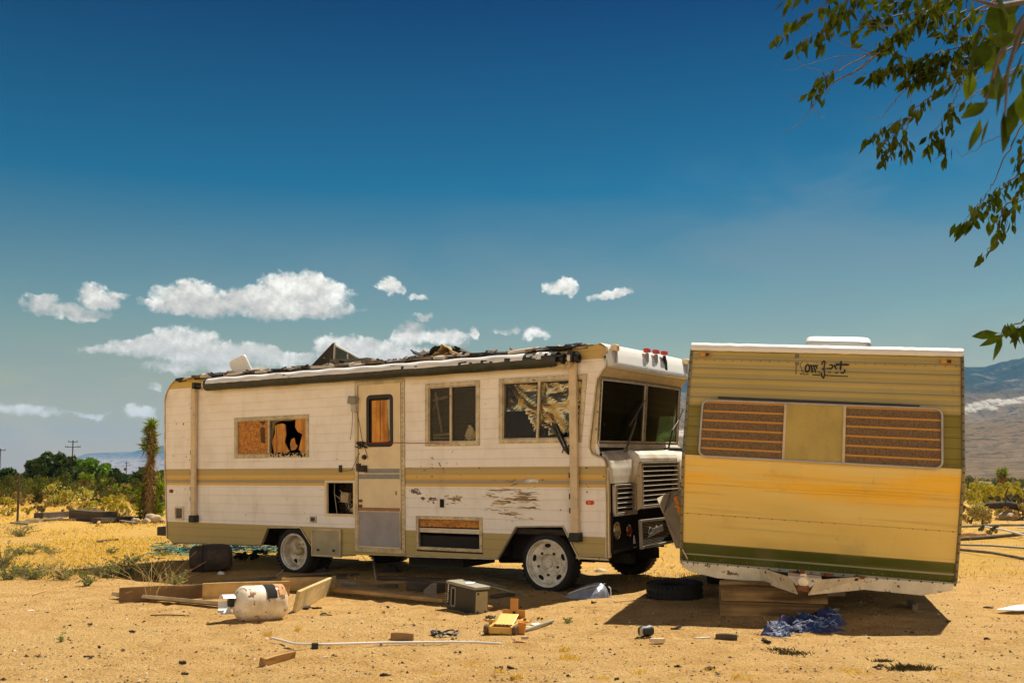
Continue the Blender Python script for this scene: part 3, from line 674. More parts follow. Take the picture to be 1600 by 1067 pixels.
MB().plate([fr(.55, .10), fr(.52, .28), fr(.56, .42), fr(.63, .46), fr(.66, .30), fr(.72, .22), fr(.66, .12)], [], .030, .042).build('broken_board', M_['ply'], o)
MB().plate([fr(.0, 1.0), fr(.66, 1.0), fr(.62, .94), fr(.30, .95), fr(.14, .90), fr(.08, .60), fr(0.0, .2)], [], .016, .020).build('broken_glass', M_['glass'], o)
rng = random.Random(8); mb = MB()
for k in range(26):
    p = fr(rng.uniform(.05, 1.), -.03 + rng.uniform(-.02, .05)); mb.box((p[0], -.01, p[1]), (rng.uniform(.01, .05), .02, rng.uniform(.008, .03)), (0, rng.uniform(-1, 1), 0))
mb.build('char_debris', M_['char'], o)
# middle window: blinds behind dusty glass
o = window(wM, .05, .47); iq = inset(wM, .05); x0, z0 = iq[0]; x1, z1 = iq[2]; mb = MB()
z = z0 + .02
while z < z1:
    mb.box(((x0 + x1) / 2, .085, z), (x1 - x0 + .02, .020, .0035), (R(-38), 0, 0)); z += .0215
mb.build('blind', wear('olive blind slats', (.13, .105, .05), .6, 0, .2), o)
mb = MB(); rng = random.Random(4)
mb.bar((x0 + .06, .06, z1 - .06), (x0 + .16, .05, z0 + .12), .03, .004, up=(0, 1, 0)); mb.bar((x0 + .02, .06, z1 - .16), (x0 + .24, .06, z1 - .12), .03, .004, up=(0, 1, 0)); mb.bar((x0 + .03, .06, z1 - .27), (x0 + .11, .05, z1 - .12), .02, .004, up=(0, 1, 0))
mb.bar((x0 + .03, .055, z0 + .08), (x0 + .33, .055, z0 + .10), .03, .01, up=(0, 1, 0)); mb.bar((x0 + .03, .055, z0 + .05), (x0 + .33, .055, z0 + .04), .02, .01, up=(0, 1, 0))
mb.build('torn_curtain', wear('torn curtain', (.30, .24, .15), .8), o)
def crumple(name, fn, nu, nv, amp, mats, parent, seed=0, sc=7., keep=None, smooth=None):
    def f(u, v):
        p = Vector(fn(u, v)); n = noise.turbulence_vector(p * sc + Vector((seed, 0, 0)), 4, True, amplitude_scale=.6, frequency_scale=2.1)
        return p + Vector((n.x, n.y * 1.3, n.z)) * amp
    return MB().grid(f, nu, nv, 0, keep).build(name, mats, parent, smooth=smooth, recalc=False)
crumple('rag', lambda u, v: (x0 + .46 + .15 * u + .03 * v, .062 - .03 * math.sin(3 * u), z0 + .0 + (.19 - .2 * abs(u - .5)) * v), 14, 14, .030, wear('white rag', (.90, .82, .66), .8), o, 3, 16.)
# front window: crinkled foil sunshade sagging inside
o = window(wF, .05, .47); iq = inset(wF, .05); x0, z0 = iq[0]; x1, z1 = iq[2]; x1 = max(x1, iq[1][0])
def fk(u, v):
    lo = .52 if u < .22 else (.52 - (u - .22) * 3.2 if u < .36 else .08 + .06 * math.sin(u * 9) + max(0, (.5 - u)) * .0)
    return v > max(.06, lo) and not (.36 < u < .5 and v < .30 - (u - .36))
def foilf(u, v):
    p = Vector((x0 + .01 + u * (x1 - x0 + .02), 0, z0 + v * (z1 - z0) * .97)); h = 0; a_ = 1.0; q = Vector((p.x * 1.5 + 4, p.z * 2.2 + p.x * .8, 1.3))
    for k in range(3): h += a_ * (1 - abs(noise.noise(q)) * 2.6); q = q * 2.1 + Vector((3, 7, 1)); q = Vector((q.x * .9 + q.y * .4, q.y * .9 - q.x * .4, q.z)); a_ *= .5
    return (p.x + .012 * noise.noise(q), .12 - .050 * h, p.z)
MB().grid(foilf, 44, 32, 0, fk).build('foil_sunshade', M_['foil'], o, recalc=False)
mb = MB(); mb.bar((x0 + .50 * (x1 - x0), .06, z0 + .50), (x0 + .90 * (x1 - x0), .06, z1 - .14), .008, .02); mb.b2(x0, x1, .10, .15, z1 - .03, z1 + .03)
mb.build('curtain_rail', M_['inside'], o)
mb = MB(); a = S(868, 664, -.02); b = S(884, 706, -.05)
mb.plate([(a[0] - .03, a[1] + .03), (a[0] + .03, a[1] + .01), (b[0] + .02, b[1] + .03), (b[0] + .03, b[1] - .03), (b[0] - .02, b[1] + .02), (a[0] - .01, a[1] - .05)], [[(a[0] + .0, a[1] - .02), (a[0] + .02, a[1] - .02), (b[0] - .005, b[1] + .06), (b[0] - .02, b[1] + .06)]], -.06, -.02)
mb.bar((b[0] - .02, -.04, b[1] + .08), (b[0] - .045, -.05, b[1] - .01), .012, .012)
mb.build('mirror_bracket', M_['black'], mh)
MB().plate([(a[0] + .005, a[1] - .0), (a[0] + .03, a[1] - .01), (b[0] + .0, b[1] + .05), (b[0] - .015, b[1] + .06)], [], -.052, -.045).build('mirror_glass', M_['tin'], mh)
# ---- door
mb = MB(); fo = [(-2.825, .325), (-2.01, .325), (-2.01, 2.505), (-2.825, 2.505)]
ringm(mb, fo, .05, -.018, .04); screws(mb, [(-2.06, .34), (-2.015, .34), (-2.015, 2.49), (-2.06, 2.49)], .06, -.020, 1, .02)
frm = mb.build('door_frame', [M_['trim'], M_['screw']], mh, bevel=.004)
dw0 = S(576, 696); dw1 = S(613, 618); dq = rrect(dw0[0], dw0[1], dw1[0], dw1[1], .045)
door = MB().plate([(-2.765, .375), (-2.075, .375), (-2.075, 2.455), (-2.765, 2.455)], [dq], -.012, .02).build('door', M_['cream'], mh, bevel=.004)
MB().plate(rrect(dw0[0] - .02, dw0[1] - .02, dw1[0] + .02, dw1[1] + .02, .06), [rrect(dw0[0] + .025, dw0[1] + .03, dw1[0] - .025, dw1[1] - .03, .03)], -.024, -.008).build('rubber_gasket', M_['black'], door, bevel=.004)
MB().plate(rrect(dw0[0] + .055, dw0[1] + .04, dw1[0] - .06, dw1[1] - .05, .01), [], .0, .012).build('plywood_insert', M_['ply'], door)
MB().plate(rrect(dw0[0] + .01, dw0[1] + .01, dw1[0] - .01, dw1[1] - .01, .02), [], .013, .016).build('back_board', M_['inside'], door)
xm = (dw0[0] + dw1[0]) / 2
MB().b2(xm - .002, xm + .002, -.002, .001, dw0[1] + .05, dw1[1] - .06).build('board_seam', M_['char'], door)
MB().plate([(dw1[0] - .075, dw1[1] - .05), (dw1[0] - .03, dw1[1] - .04), (dw1[0] - .028, dw0[1] + .06), (dw1[0] - .05, dw0[1] + .05), (dw1[0] - .042, dw0[1] + .16), (dw1[0] - .07, dw0[1] + .3)], [], -.006, -.002).build('peeling_film', wear('pale peeling film', (.52, .50, .36), .6), door)
zb = lambda py: S(600, py)[1]
MB().b2(-2.66, -2.09, -.016, -.011, zb(739), zb(732)).b2(-2.755, -2.09, -.016, -.011, zb(748), zb(740.5)).build('ribbed_band', M_['greyband'], door)
MB().b2(-2.755, -2.09, -.0165, -.011, zb(798), zb(793)).build('brown_strip', M_['brownstrip'], door)
mb = MB(); mb.b2(-2.75, -2.095, -.0155, -.011, .40, zb(799)); mb.build('kick_panel', M_['greydoor'], door)
mb = MB(); ringm(mb, quadp(-2.765, .375, -2.075, zb(798)), .014, -.020, -.012); mb.build('kick_panel_edge', M_['trim'], door)
mb = MB(); hx, hz_ = S(571, 732); mb.box((hx, -.03, hz_), (.09, .03, .085)); mb.box((hx + .01, -.052, hz_), (.035, .02, .05)); mb.build('handle', M_['screw'], door, bevel=.006)
mb = MB(); px_, pz_ = S(571, 714); mb.lathe([(0.001, -.03), (.028, -.03), (.032, -.01), (.032, .0)], (px_, -.012, pz_), (0, 1, 0), 16); mb.build('lock', M_['black'], door)
for py in (782, 790, 735): a = S(563, py); MB().box((a[0] + .02, -.022, a[1]), (.05, .012, .035)).build('hinge', M_['rust'], door)
MB().box((S(620, 770)[0], -.014, S(620, 770)[1]), (.012, .008, .05)).build('latch_hole', M_['screw'], door)
mb = MB(); a = S(568, 692); b = S(703, 693); mb.tube([(a[0], -.04, a[1]), ((a[0] + b[0]) / 2, -.03, a[1] - .01), (b[0], -.02, b[1])], .004, 5); mb.build('red_cord', M_['string'], mh)
mb = MB(); rng = random.Random(2)
for k in range(5):
    p = Vector((a[0] - .05, -.03, a[1] + .0)); pts = [p + Vector((rng.uniform(-.06, .14), rng.uniform(-.03, 0), rng.uniform(-.07, .02))) for _ in range(4)]; mb.tube(pts, .008, 5)
mb.bar((a[0] - .09, -.03, a[1] + .01), (a[0] + .03, -.03, a[1] + .01), .015, .015)
mb.build('broken_latch', M_['black'], mh)
# ---- hatches, lamps
def framed(name, q, fw, y=-.012, mat_='cream', sc=False):
    mb = MB(); ringm(mb, q, fw, y, .03)
    if sc: screws(mb, q, .1, y - .002)
    return mb.build(name, [M_[mat_], M_['screw']], mh, bevel=.004)
o = framed('fridge_vent', vF, .035)
x0, z0 = vF[0]; x1, z1 = vF[2]; rng = random.Random(12)
mb = MB(); 
for k in range(9): mb.box(((x0 + x1) / 2 - .02, .22, z1 - .09 - .035 * k), (x1 - x0 - .12, .02, .008), (R(30), 0, 0))
mb.b2(x0 + .03, x1 - .02, .33, .35, z0, z1); mb.build('condenser', wear('old condenser', (.07, .055, .035), .7, .3), o)
mb = MB(); mb.box((x0 + .22, .16, z0 + .24), (.13, .06, .13), (0, .1, 0)); mb.box((x0 + .42, .18, z0 + .13), (.05, .05, .09), (0, .2, 0)); mb.box((x0 + .33, .17, z0 + .08), (.05, .04, .05), (0, .8, 0)); mb.build('control_box', wear('dusty box', (.52, .40, .22), .7), o)
mb = MB()
for k in range(9):
    p = Vector((x0 + rng.uniform(.1, .5), .12, z0 + rng.uniform(.03, .3))); mb.tube([p, p + Vector((rng.uniform(-.1, .1), rng.uniform(-.02, .05), rng.uniform(-.12, .1))), p + Vector((rng.uniform(-.2, .2), .05, rng.uniform(-.1, .1)))], .004, 5)
mb.tube([(x0 + .06, .12, z1 - .02), (x0 + .07, .10, z0 + .3), (x0 + .12, .10, z0 + .02)], .006, 5)
mb.build('loose_wiring', M_['trim'], o)
o = framed('generator_hatch', vG, .04, -.016, 'trim', True); x0, z0 = vG[0]; x1, z1 = vG[2]
MB().b2(x0, x1, .02, .05, z1 - .13, z1 - .04).build('board', M_['osb'], o); MB().b2(x0 + .02, x1, .005, .02, z1 - .20, z1 - .145).build('rail', M_['tin'], o)
mb = MB(); mb.b2(x0 - .03, x1 + .03, .35, .40, z0, z1); mb.b2(x0, x1, .0, .4, z0 - .02, z0 + .005); mb.build('bay', M_['dark'], o)
x0, z0 = S(491, 868); x1, z1 = S(533, 829)
o = MB().plate(quadp(x0 - .0, z0 + .02, x1, z1), [], -.03, -.012).build('storage_door', wear('khaki hatch', (.42, .35, .20), .55, 0, .2, 5, spots=.03), mh, bevel=.006)
mb = MB(); ringm(mb, quadp(x0 - .02, z0, x1 + .02, z1 + .02), .022, -.036, -.004); mb.build('hatch_rim', M_['trim'], o)
MB().b2(x0 + .08, x0 + .12, -.038, -.03, z0 + .07, z0 + .10).b2(x1 - .12, x1 - .08, -.038, -.03, z0 + .07, z0 + .10).build('catch', M_['screw'], o)
x0, z0 = S(274, 812); x1, z1 = S(288, 791); o = framed('fuel_hatch', rrect(x0, z0, x1, z1, .02), .03, -.02)
MB().plate(rrect(x0 + .03, z0 + .03, x1 - .03, z1 - .03, .01), [], -.006, .01).build('recess', wear('dark recess', (.12, .10, .07), .7), o)  # dark plate set inside the hatch frame
x, z = S(490, 811); MB().box((x, -.008, z), (.11, .02, .085)).build('socket_plate', M_['tin'], mh, bevel=.004); MB().box((x, -.02, z), (.07, .012, .05)).build('socket', M_['screw'], mh, bevel=.004)
def marker(x, z, m='dred', w_=.10, h=.045, y=-.012):
    o = MB().plate(rrect(x - w_ / 2, z - h / 2, x + w_ / 2, z + h / 2, .02), [], y, 0).build('side_marker', M_[m], mh, bevel=.006)
    MB().box((x, y - .004, z), (w_ * .3, .006, h * .5)).build('bulb', M_['amber'] if m != 'dred' else M_['red'], o)
marker(*S(922, 785), 'red'); marker(*S(268, 767), 'dred', .08, .05)
x, z = S(556, 626); o = MB().box((x, -.05, z), (.13, .09, .10), (0, .2, 0)).build('porch_light', wear('grimy porch light', (.30, .27, .20), .5), mh, bevel=.01)
MB().box((x + .02, -.045, z - .09), (.08, .07, .11)).build('lens', wear('pale lens', (.55, .50, .40), .3), o, bevel=.008)
mb = MB(); mb.tube([(x - .03, -.02, z - .05), (x - .05, -.02, z - .35), (x - .08, -.02, z - .5)], .003, 4); mb.tube([(x + .03, -.02, z - .1), (x + .12, -.02, z - .5), (x + .22, -.02, z - .75)], .003, 4)
a = S(533, 732); mb.box((a[0], -.015, a[1]), (.04, .02, .09)); mb.tube([(a[0], -.02, a[1] - .04), (a[0] + .2, -.02, a[1] - .02), (a[0] + .33, -.02, a[1] + .2)], .003, 4); a = S(562, 730); mb.box((a[0], -.02, a[1]), (.06, .03, .1))
mb.build('wire', M_['screw'], mh)
x, z = S(691, 786); MB().box((x, -.006, z), (.055, .012, .10)).build('torn_hole', M_['dark'], mh)
x, z = S(824, 753); crumple('dented_patch', lambda u, v: (x - .08 + .22 * u, -.006 - .012 * math.sin(3.1 * u), z - .02 + .05 * v), 10, 5, .012, M_['tin'], mh, 9, 9., smooth=60)
# small holes and popped rivets in the skin
rng = random.Random(21); mb = MB()
for k in range(60):
    px = rng.choice([rng.uniform(320, 550), rng.uniform(640, 880), rng.uniform(910, 945), rng.uniform(270, 300)]); py = rng.uniform(625, 810)
    x, z = S(px, py)
    if any(min(q_[0] for q_ in q) - .05 < x < max(q_[0] for q_ in q) + .05 and min(q_[1] for q_ in q) - .05 < z < max(q_[1] for q_ in q) + .05 for q in holes): continue
    s = rng.uniform(.006, .014); mb.box((x, -.0005, z), (s * rng.uniform(.7, 2), .003, s), (0, rng.uniform(0, 3), 0))
mb.build('puncture', M_['screw'], mh)
# ---- awning: arms and roll
def arm(px0, px1, pyt, pyb, wid):
    x, zt = S((px0 + px1) / 2, pyt, -.05); x2, zb_ = S((px0 + px1) / 2 + 1, pyb, -.05); xx = x
    o = MB().b2(xx - wid / 2, xx + wid / 2, -.075, -.028, zb_, zt).build('awning_arm', M_['pole'], mh, bevel=.006)
    MB().b2(xx - wid * .62, xx + wid * .75, -.10, -.0, zb_ - .07, zb_ + .03).b2(xx - wid * .9, xx - wid * .3, -.085, -.0, zb_ - .05, zb_ - .02).build('arm_foot', M_['black'], o, bevel=.01)
    mb = MB()
    for py in (.14, .22, .34, .5): zz = zb_ + (zt - zb_) * py; mb.box((xx - wid / 2 - .01, -.04, zz), (.02, .05, .06))
    mb.build('catch', M_['screw'], o)
    return o
arm(299, 307.5, 606, 808, .085); arm(888, 902, 562, 836, .092)
xa, za = S(322, 603, -.13); xb, zb_ = S(872, 563, -.13); zc = 2.592
rng = random.Random(9)
prof = []
roll = MB().grid(lambda u, v: (xa + (xb - xa) * u, -.11 + .085 * math.cos(2 * math.pi * v) * (1 + .03 * math.sin(u * 60)), zc + .085 * math.sin(2 * math.pi * v) * (1 + .03 * math.sin(u * 47 + 1))), 90, 22).build('awning_roll', M_['awn'], mh, smooth=60)
def cov(u, v):
    a = R(4 + 164 * v + 5 * noise.noise(Vector((u * 14, 0, 2))) + 3 * noise.noise(Vector((u * 50, 0, 6)))); r = .093 + .004 * math.sin(u * 70 + v * 9)
    return (xa + .06 + (xb - xa - .12) * u, -.11 - r * math.cos(a) * 1.0, zc + r * math.sin(a) + (.012 if v > .9 else 0))
MB().grid(cov, 140, 16, 0, lambda u, v: not (v < .16 and noise.noise(Vector((u * 55, v * 6, 3))) > .30 + (.8 - u) * .8) and not (u > .93 and noise.noise(Vector((u * 90, v * 4, 8))) > .0)).build('awning_skin', M_['awncover'], roll, smooth=60)
mb = MB(); xe = S(893, 558, -.11)[0]; xs = S(305, 607, -.11)[0]
mb.tube([(xb - .03, -.11, zc), (xe, -.11, zc + .0)], .030, 10); mb.tube([(xs, -.11, zc), (xa + .03, -.11, zc)], .028, 10); mb.build('roller_tube', M_['black'], roll, smooth=60)
mb = MB()
for k, xx in enumerate((xb + .06, xb + .15, xb + .24)): mb.lathe([(.03, -.022), (.058, -.018), (.058, .018), (.03, .022)], (xx, -.11, zc), (1, 0, 0), 14, k % 2)
mb.lathe([(.03, -.022), (.05, -.018), (.05, .018), (.03, .022)], (xa - .05, -.11, zc), (1, 0, 0), 14, 1)
mb.box((xe, -.09, zc + .02), (.07, .13, .13), (0, .2, 0)); mb.box((xs, -.09, zc + .0), (.05, .12, .09)); mb.build('roller_cap', [M_['black'], M_['pvc']], roll, smooth=50)
crumple('torn_awning_end', lambda u, v: (xb - .16 + .30 * u, -.17 + .10 * v, zc - .11 + .17 * v - .03 * u), 16, 10, .05, wear('torn pale fabric', (.66, .50, .25), .8), roll, 5, 12.)

# ---- wheels
def wheel(x, y, z, r, rr, wd, sgn=-1, deep=.05, dual=False, lab=None):
    wt = MB(); Y = (0, sgn, 0)
    wt.lathe([(rr - .01, -wd / 2), (rr + .02, -wd / 2 - .008), (r - .03, -wd / 2 - .006), (r - .008, -wd / 2 + .02), (r, -wd / 2 + .045), (r, wd / 2 - .045), (r - .008, wd / 2 - .02), (r - .03, wd / 2 + .006), (rr + .02, wd / 2 + .008), (rr - .01, wd / 2)], (x, y, z), Y, 48)
    for k in range(40):
        a = 2 * math.pi * k / 40
        for h in (-.05, .05): wt.box((x + math.cos(a) * (r - .002), y + h, z + math.sin(a) * (r - .0035)), (.008, .08, .03), Matrix.Rotation(-a, 3, 'Y') @ Matrix.Rotation(R(12), 3, 'X'))
    ro = wt.build('tyre', M_['rubber'], mh, smooth=35); ro.name = 'wheel'
    if lab: ro['label'] = lab
    f = wd / 2
    rim = MB(); rim.lathe([(rr - .012, f + .010), (rr + .006, f + .014), (rr + .010, f + .004), (rr - .006, f - .004), (rr - .025, f - .02), (rr - .03, f - deep), (rr * .62, f - deep - .012), (rr * .60, f - deep + .004), (rr * .44, f - deep + .018), (rr * .40, f - deep + .016), (rr * .34, f - deep - .012), (.05, f - deep - .014), (.048, f - deep + .02), (.001, f - deep + .028)], (x, y, z), Y, 56)
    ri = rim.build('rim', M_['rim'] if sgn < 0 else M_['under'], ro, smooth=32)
    hl = MB(); n = 5 if not dual else 2
    for k in range(n):
        a = 2 * math.pi * (k + .3) / n; q = rr * .76; cx_, cz_ = x + math.cos(a) * q, z + math.sin(a) * q
        yy = y + sgn * (f - deep - .002); tx, tz = -math.sin(a), math.cos(a); nx, nz = math.cos(a), math.sin(a)
        e1, e2 = (.040, .026) if not dual else (.035, .035)
        vs = [(cx_ + tx * e1 * math.cos(b) + nx * e2 * math.sin(b), yy, cz_ + tz * e1 * math.cos(b) + nz * e2 * math.sin(b)) for b in [2 * math.pi * i / 14 for i in range(14)]]
        hl.add(vs, [tuple(range(14))] if sgn > 0 else [tuple(range(13, -1, -1))])
    hl.build('hand_hole', M_['dark'], ri)
    lg = MB(); nl = 5
    for k in range(nl):
        a = 2 * math.pi * (k + .75) / nl; q = rr * .50
        lg.lathe([(.017, 0), (.015, .022), (.006, .028), (.0005, .03)], (x + math.cos(a) * q, y + sgn * (f - deep + .008), z + math.sin(a) * q), Y, 8)
    lg.build('lug_nuts', M_['screw'] if not dual else M_['hub'], ri, smooth=30)
    if dual:
        MB().lathe([(.055, 0), (.06, .05), (.045, .075), (.03, .09), (.001, .095)], (x, y + sgn * (f - deep), z), Y, 14).build('hub', M_['hub'], ri, smooth=30)
    return ro
wheel(.0, .13, .300, .345, .262, .20, deep=.045); wheel(.03, W_ - .13, .300, .345, .262, .20, sgn=1, deep=.045)
wheel(-3.955, .13, .275, .335, .235, .18, deep=.13, dual=True); wheel(-3.955, .36, .275, .335, .235, .16, deep=.06, dual=True)
wheel(-3.955, W_ - .13, .275, .335, .235, .18, sgn=1, deep=.13, dual=True); wheel(-3.955, W_ - .36, .275, .335, .235, .16, sgn=1, deep=.06, dual=True)
# ---- rear bumper
MB().b2(-6.82, -6.42, .06, W_ - .06, .40, .53).build('rear_bumper', M_['black'], mh, bevel=.012)

# ================================================================== FRONT OF THE MOTORHOME
YC = W_ / 2
def bulge(y, e=.06, p=2.2): t_ = abs((y - YC) / YC); return e * (1 - t_ ** p)
# eyebrow cap
pc = [(.60, 2.748), (.70, 2.752), (.76, 2.745), (.788, 2.728), (.805, 2.69), (.828, 2.62), (.850, 2.54), (.848, 2.50), (.80, 2.475)]
def cap(u, v):
    y = .015 + u * (W_ - .03); k = v * (len(pc) - 1); i = min(int(k), len(pc) - 2); f = k - i
    x = pc[i][0] * (1 - f) + pc[i + 1][0] * f; z = pc[i][1] * (1 - f) + pc[i + 1][1] * f
    e = min(u, 1 - u) * (W_); rr_ = max(0, 1 - e / .10) ** 2
    x += bulge(y, .06) * min(1, v * 1.6) - .04 * rr_; z -= .018 * math.sin(math.pi * min(1, max(0, u))) * (v > .6) + .02 * rr_ * (v < .5)
    return (x, y, z)
MB().grid(cap, 60, 33).build('eyebrow_cap', M_['white'], mh, smooth=60)
def brow(u, v):
    y = .015 + u * (W_ - .03); x = .80 + bulge(y, .06) + (.715 + bulge(y, .035) - .80 - bulge(y, .06)) * v; return (x, y, 2.472 - .018 * math.sin(math.pi * u) * (1 - v) - .085 * v ** .8)
MB().grid(brow, 50, 8).build('brow_soffit', M_['warm'], mh, smooth=60)
MB().plate([(.56, 1.68), (.675, 1.68), (.70, 1.58), (.80, 1.47), (.815, 1.2), (.60, 1.2)], [], .036, .045).plate([(.56, 1.68), (.675, 1.68), (.70, 1.58), (.80, 1.47), (.815, 1.2), (.60, 1.2)], [], W_ - .045, W_ - .036).build('hood_cheek', M_['white'], mh)
# pillars closing the gap between side skin and windscreen
for y0_, y1_, sg in ((.0, .035, 1), (W_, W_ - .035, -1)):
    mb = MB(); a_ = [(.60, 1.53), (.575, 1.60), (.585, 1.70), (.665, 2.25), (.69, 2.42)]; b_ = [(.668, 1.53), (.66, 1.60), (.668, 1.70), (.712, 2.25), (.72, 2.42)]
    mb.add([(p[0] + .02, y0_ + sg * .001, p[1]) for p in a_] + [(p[0], y1_ + sg * .02, p[1]) for p in b_], [(i, i + 1, i + 6, i + 5) for i in range(4)]); mb.build('pillar', M_['cream'], mh)
# windscreen
def wp(u, v):
    y = .045 + u * (W_ - .09); x = .648 + (.705 - .648) * v + bulge(y, .04, 2.0); return Vector((x, y, 1.645 + (2.375 - 1.645) * v))
def wframe(u0, u1, v0, v1, d, t0=-.012, t1=.02): 
    mb = MB(); nseg = 18
    for a, b in (((u0, v0), (u1, v0)), ((u1, v0), (u1, v1)), ((u1, v1), (u0, v1)), ((u0, v1), (u0, v0))):
        for k in range(nseg):
            p = wp(a[0] + (b[0] - a[0]) * k / nseg, a[1] + (b[1] - a[1]) * k / nseg); q = wp(a[0] + (b[0] - a[0]) * (k + 1) / nseg, a[1] + (b[1] - a[1]) * (k + 1) / nseg)
            mb.bar(p, q, .03, d, 0, (0, 0, 1)) if abs(a[1] - b[1]) < 1e-6 else mb.bar(p, q, d, .03, 0, (1, 0, 0))
    return mb
mb = wframe(0, 1, 0, 1, .05); 
for k in range(44):
    for v_ in (0, 1): p = wp((k + .5) / 44, v_); mb.box((p.x + .018, p.y, p.z), (.006, .01, .01), None, 1)
for k in range(12):
    for u_ in (0, .5, 1): p = wp(u_, (k + .5) / 12); mb.box((p.x + .018, p.y, p.z), (.006, .01, .01), None, 1)
mb.bar(wp(.5, 0) + Vector((.004, 0, 0)), wp(.5, 1) + Vector((.004, 0, 0)), .055, .03, 0, (1, 0, 0))
wsf = mb.build('windscreen_frame', [M_['trim'], M_['screw']], mh)
for u0, u1 in ((.012, .487), (.513, .988)):
    MB().grid(lambda u, v: wp(u0 + (u1 - u0) * u, .03 + .94 * v), 10, 4).build('windscreen', M_['gglass'], wsf, smooth=60, recalc=False)
# dark gasket line
mb = MB()
for u0, u1 in ((.014, .485), (.515, .986)):
    for a, b in (((u0, .035), (u0, .965)), ((u1, .035), (u1, .965)), ((u0, .035), (u1, .035)), ((u0, .965), (u1, .965))):
        pts = [wp(a[0] + (b[0] - a[0]) * k / 6, a[1] + (b[1] - a[1]) * k / 6) + Vector((.012, 0, 0)) for k in range(7)]; mb.tube(pts, .007, 5)
mb.build('pane_edge', M_['pvc'], wsf)
MB().tube([wp(k / 24, 0) + Vector((.008, 0, -.052)) for k in range(25)], .026, 8).build('windscreen_sill', M_['white'], mh, smooth=60)
# wipers
for (pa, pb, pc_, px_, py_) in (((978, 703), (993, 660), None, (984, 665), (1007, 626)), ((1044, 703), (1051, 672), None, (1055, 672), (1067, 640))):
    def FW(q, dx): y, z = FX(q[0], q[1], .74 + dx); return (.74 + dx, y, z)
    mb = MB(); A_ = FW(pa, .02); B_ = FW(pb, .03); mb.tube([A_, B_], .013, 6); C1 = FW(px_, .02); C2 = FW(py_, .02); mb.tube([C1, C2], .011, 6)
    Mm = (Vector(C1) + Vector(C2)) / 2; mb.tube([B_, Mm], .008, 6); mb.lathe([(.025, 0), (.02, .03), (.001, .035)], (A_[0] - .02, A_[1], A_[2]), (1, 0, 0), 10)
    mb.build('wiper', M_['wip'], mh, smooth=50)
# cowl shelf and hood
ps = [(.668, 1.642), (.688, 1.61), (.69, 1.575), (.72, 1.555), (.77, 1.515), (.815, 1.45), (.835, 1.37), (.84, 1.28), (.84, 1.205)]
pm = [(.668, 1.642), (.688, 1.61), (.70, 1.585), (.75, 1.575), (.82, 1.555), (.87, 1.52), (.895, 1.475), (.90, 1.455), (.90, 1.44)]
def ss(x, a, b): t_ = min(1, max(0, (x - a) / (b - a))); return t_ * t_ * (3 - 2 * t_)
def hood(u, v):
    y = .012 + u * (W_ - .024); k = v * (len(ps) - 1); i = min(int(k), len(ps) - 2); f = k - i
    a = (ps[i][0] * (1 - f) + ps[i + 1][0] * f, ps[i][1] * (1 - f) + ps[i + 1][1] * f); b = (pm[i][0] * (1 - f) + pm[i + 1][0] * f, pm[i][1] * (1 - f) + pm[i + 1][1] * f)
    wgt = ss(abs(y - YC), .565, .535); e = max(0, 1 - min(u, 1 - u) * W_ / .05) ** 2
    x = a[0] * (1 - wgt) + b[0] * wgt - .02 * e * (v > .3); z = a[1] * (1 - wgt) + b[1] * wgt
    x += bulge(y, .045) * (1 - v) - .010 * math.exp(-((y - .3) / .13) ** 2 - ((v - .7) / .2) ** 2) + .006 * noise.noise(Vector((y * 4, z * 4, 1)))
    return (x, y, z)
MB().grid(hood, 110, 41).build('hood', wear('grimy white cowl', (.84, .80, .70), .42, 0, .12, 3.5, col2=(.60, .50, .36), bump=.08, spots=.03, spotcol=(.3, .22, .12)), mh, smooth=50)
# grilles
def grille(x, y0, y1, z0, z1, nl, fw, nm='grille'):
    mb = MB()
    mb.b2(x - .02, x + .02, y0, y0 + fw, z0, z1); mb.b2(x - .02, x + .02, y1 - fw, y1, z0, z1); mb.b2(x - .018, x + .022, y0, y1, z1 - .02, z1); mb.b2(x - .018, x + .022, y0, y1, z0, z0 + .02)
    for k in range(int((y1 - y0) / .08)): mb.box((x + .024, y0 + .04 + .08 * k, z1 - .01), (.006, .008, .008), None, 1)
    o = mb.build(nm, [M_['louv'], M_['screw']], mh, bevel=.004)
    for k in range(nl):
        z = z0 + (z1 - z0) * (k + .75) / (nl + .5)
        MB().box((x, (y0 + y1) / 2, z), (.045, y1 - y0 - fw * 2 - .005, .012), (0, R(28), 0)).build('louvre', M_['louv'], o, bevel=.003)
    MB().b2(x - .10, x - .085, y0 + .01, y1 - .01, z0 + .01, z1 - .01).build('radiator_core', wear('radiator core', (.03, .03, .022), .8, 0, .5, 40), o)
    return o
zL0 = FX(957, 807, .85)[1]; zL1 = FX(957, 757, .85)[1]
grille(.85, .05, .60, zL0, zL1, 6, .055); gc = grille(.905, .61, 1.70, .90, 1.43, 9, .05); grille(.85, 1.72, 2.25, zL0, zL1, 6, .055)
mb = MB(); mb.plate([(.80, 1.20), (.925, 1.44), (.925, .92), (.83, .86)], [], .600, .608); mb.plate([(.80, 1.20), (.925, 1.44), (.925, .9), (.83, .86)], [], 1.702, 1.71)
mb.build('grille_cheek', M_['pole'], mh)
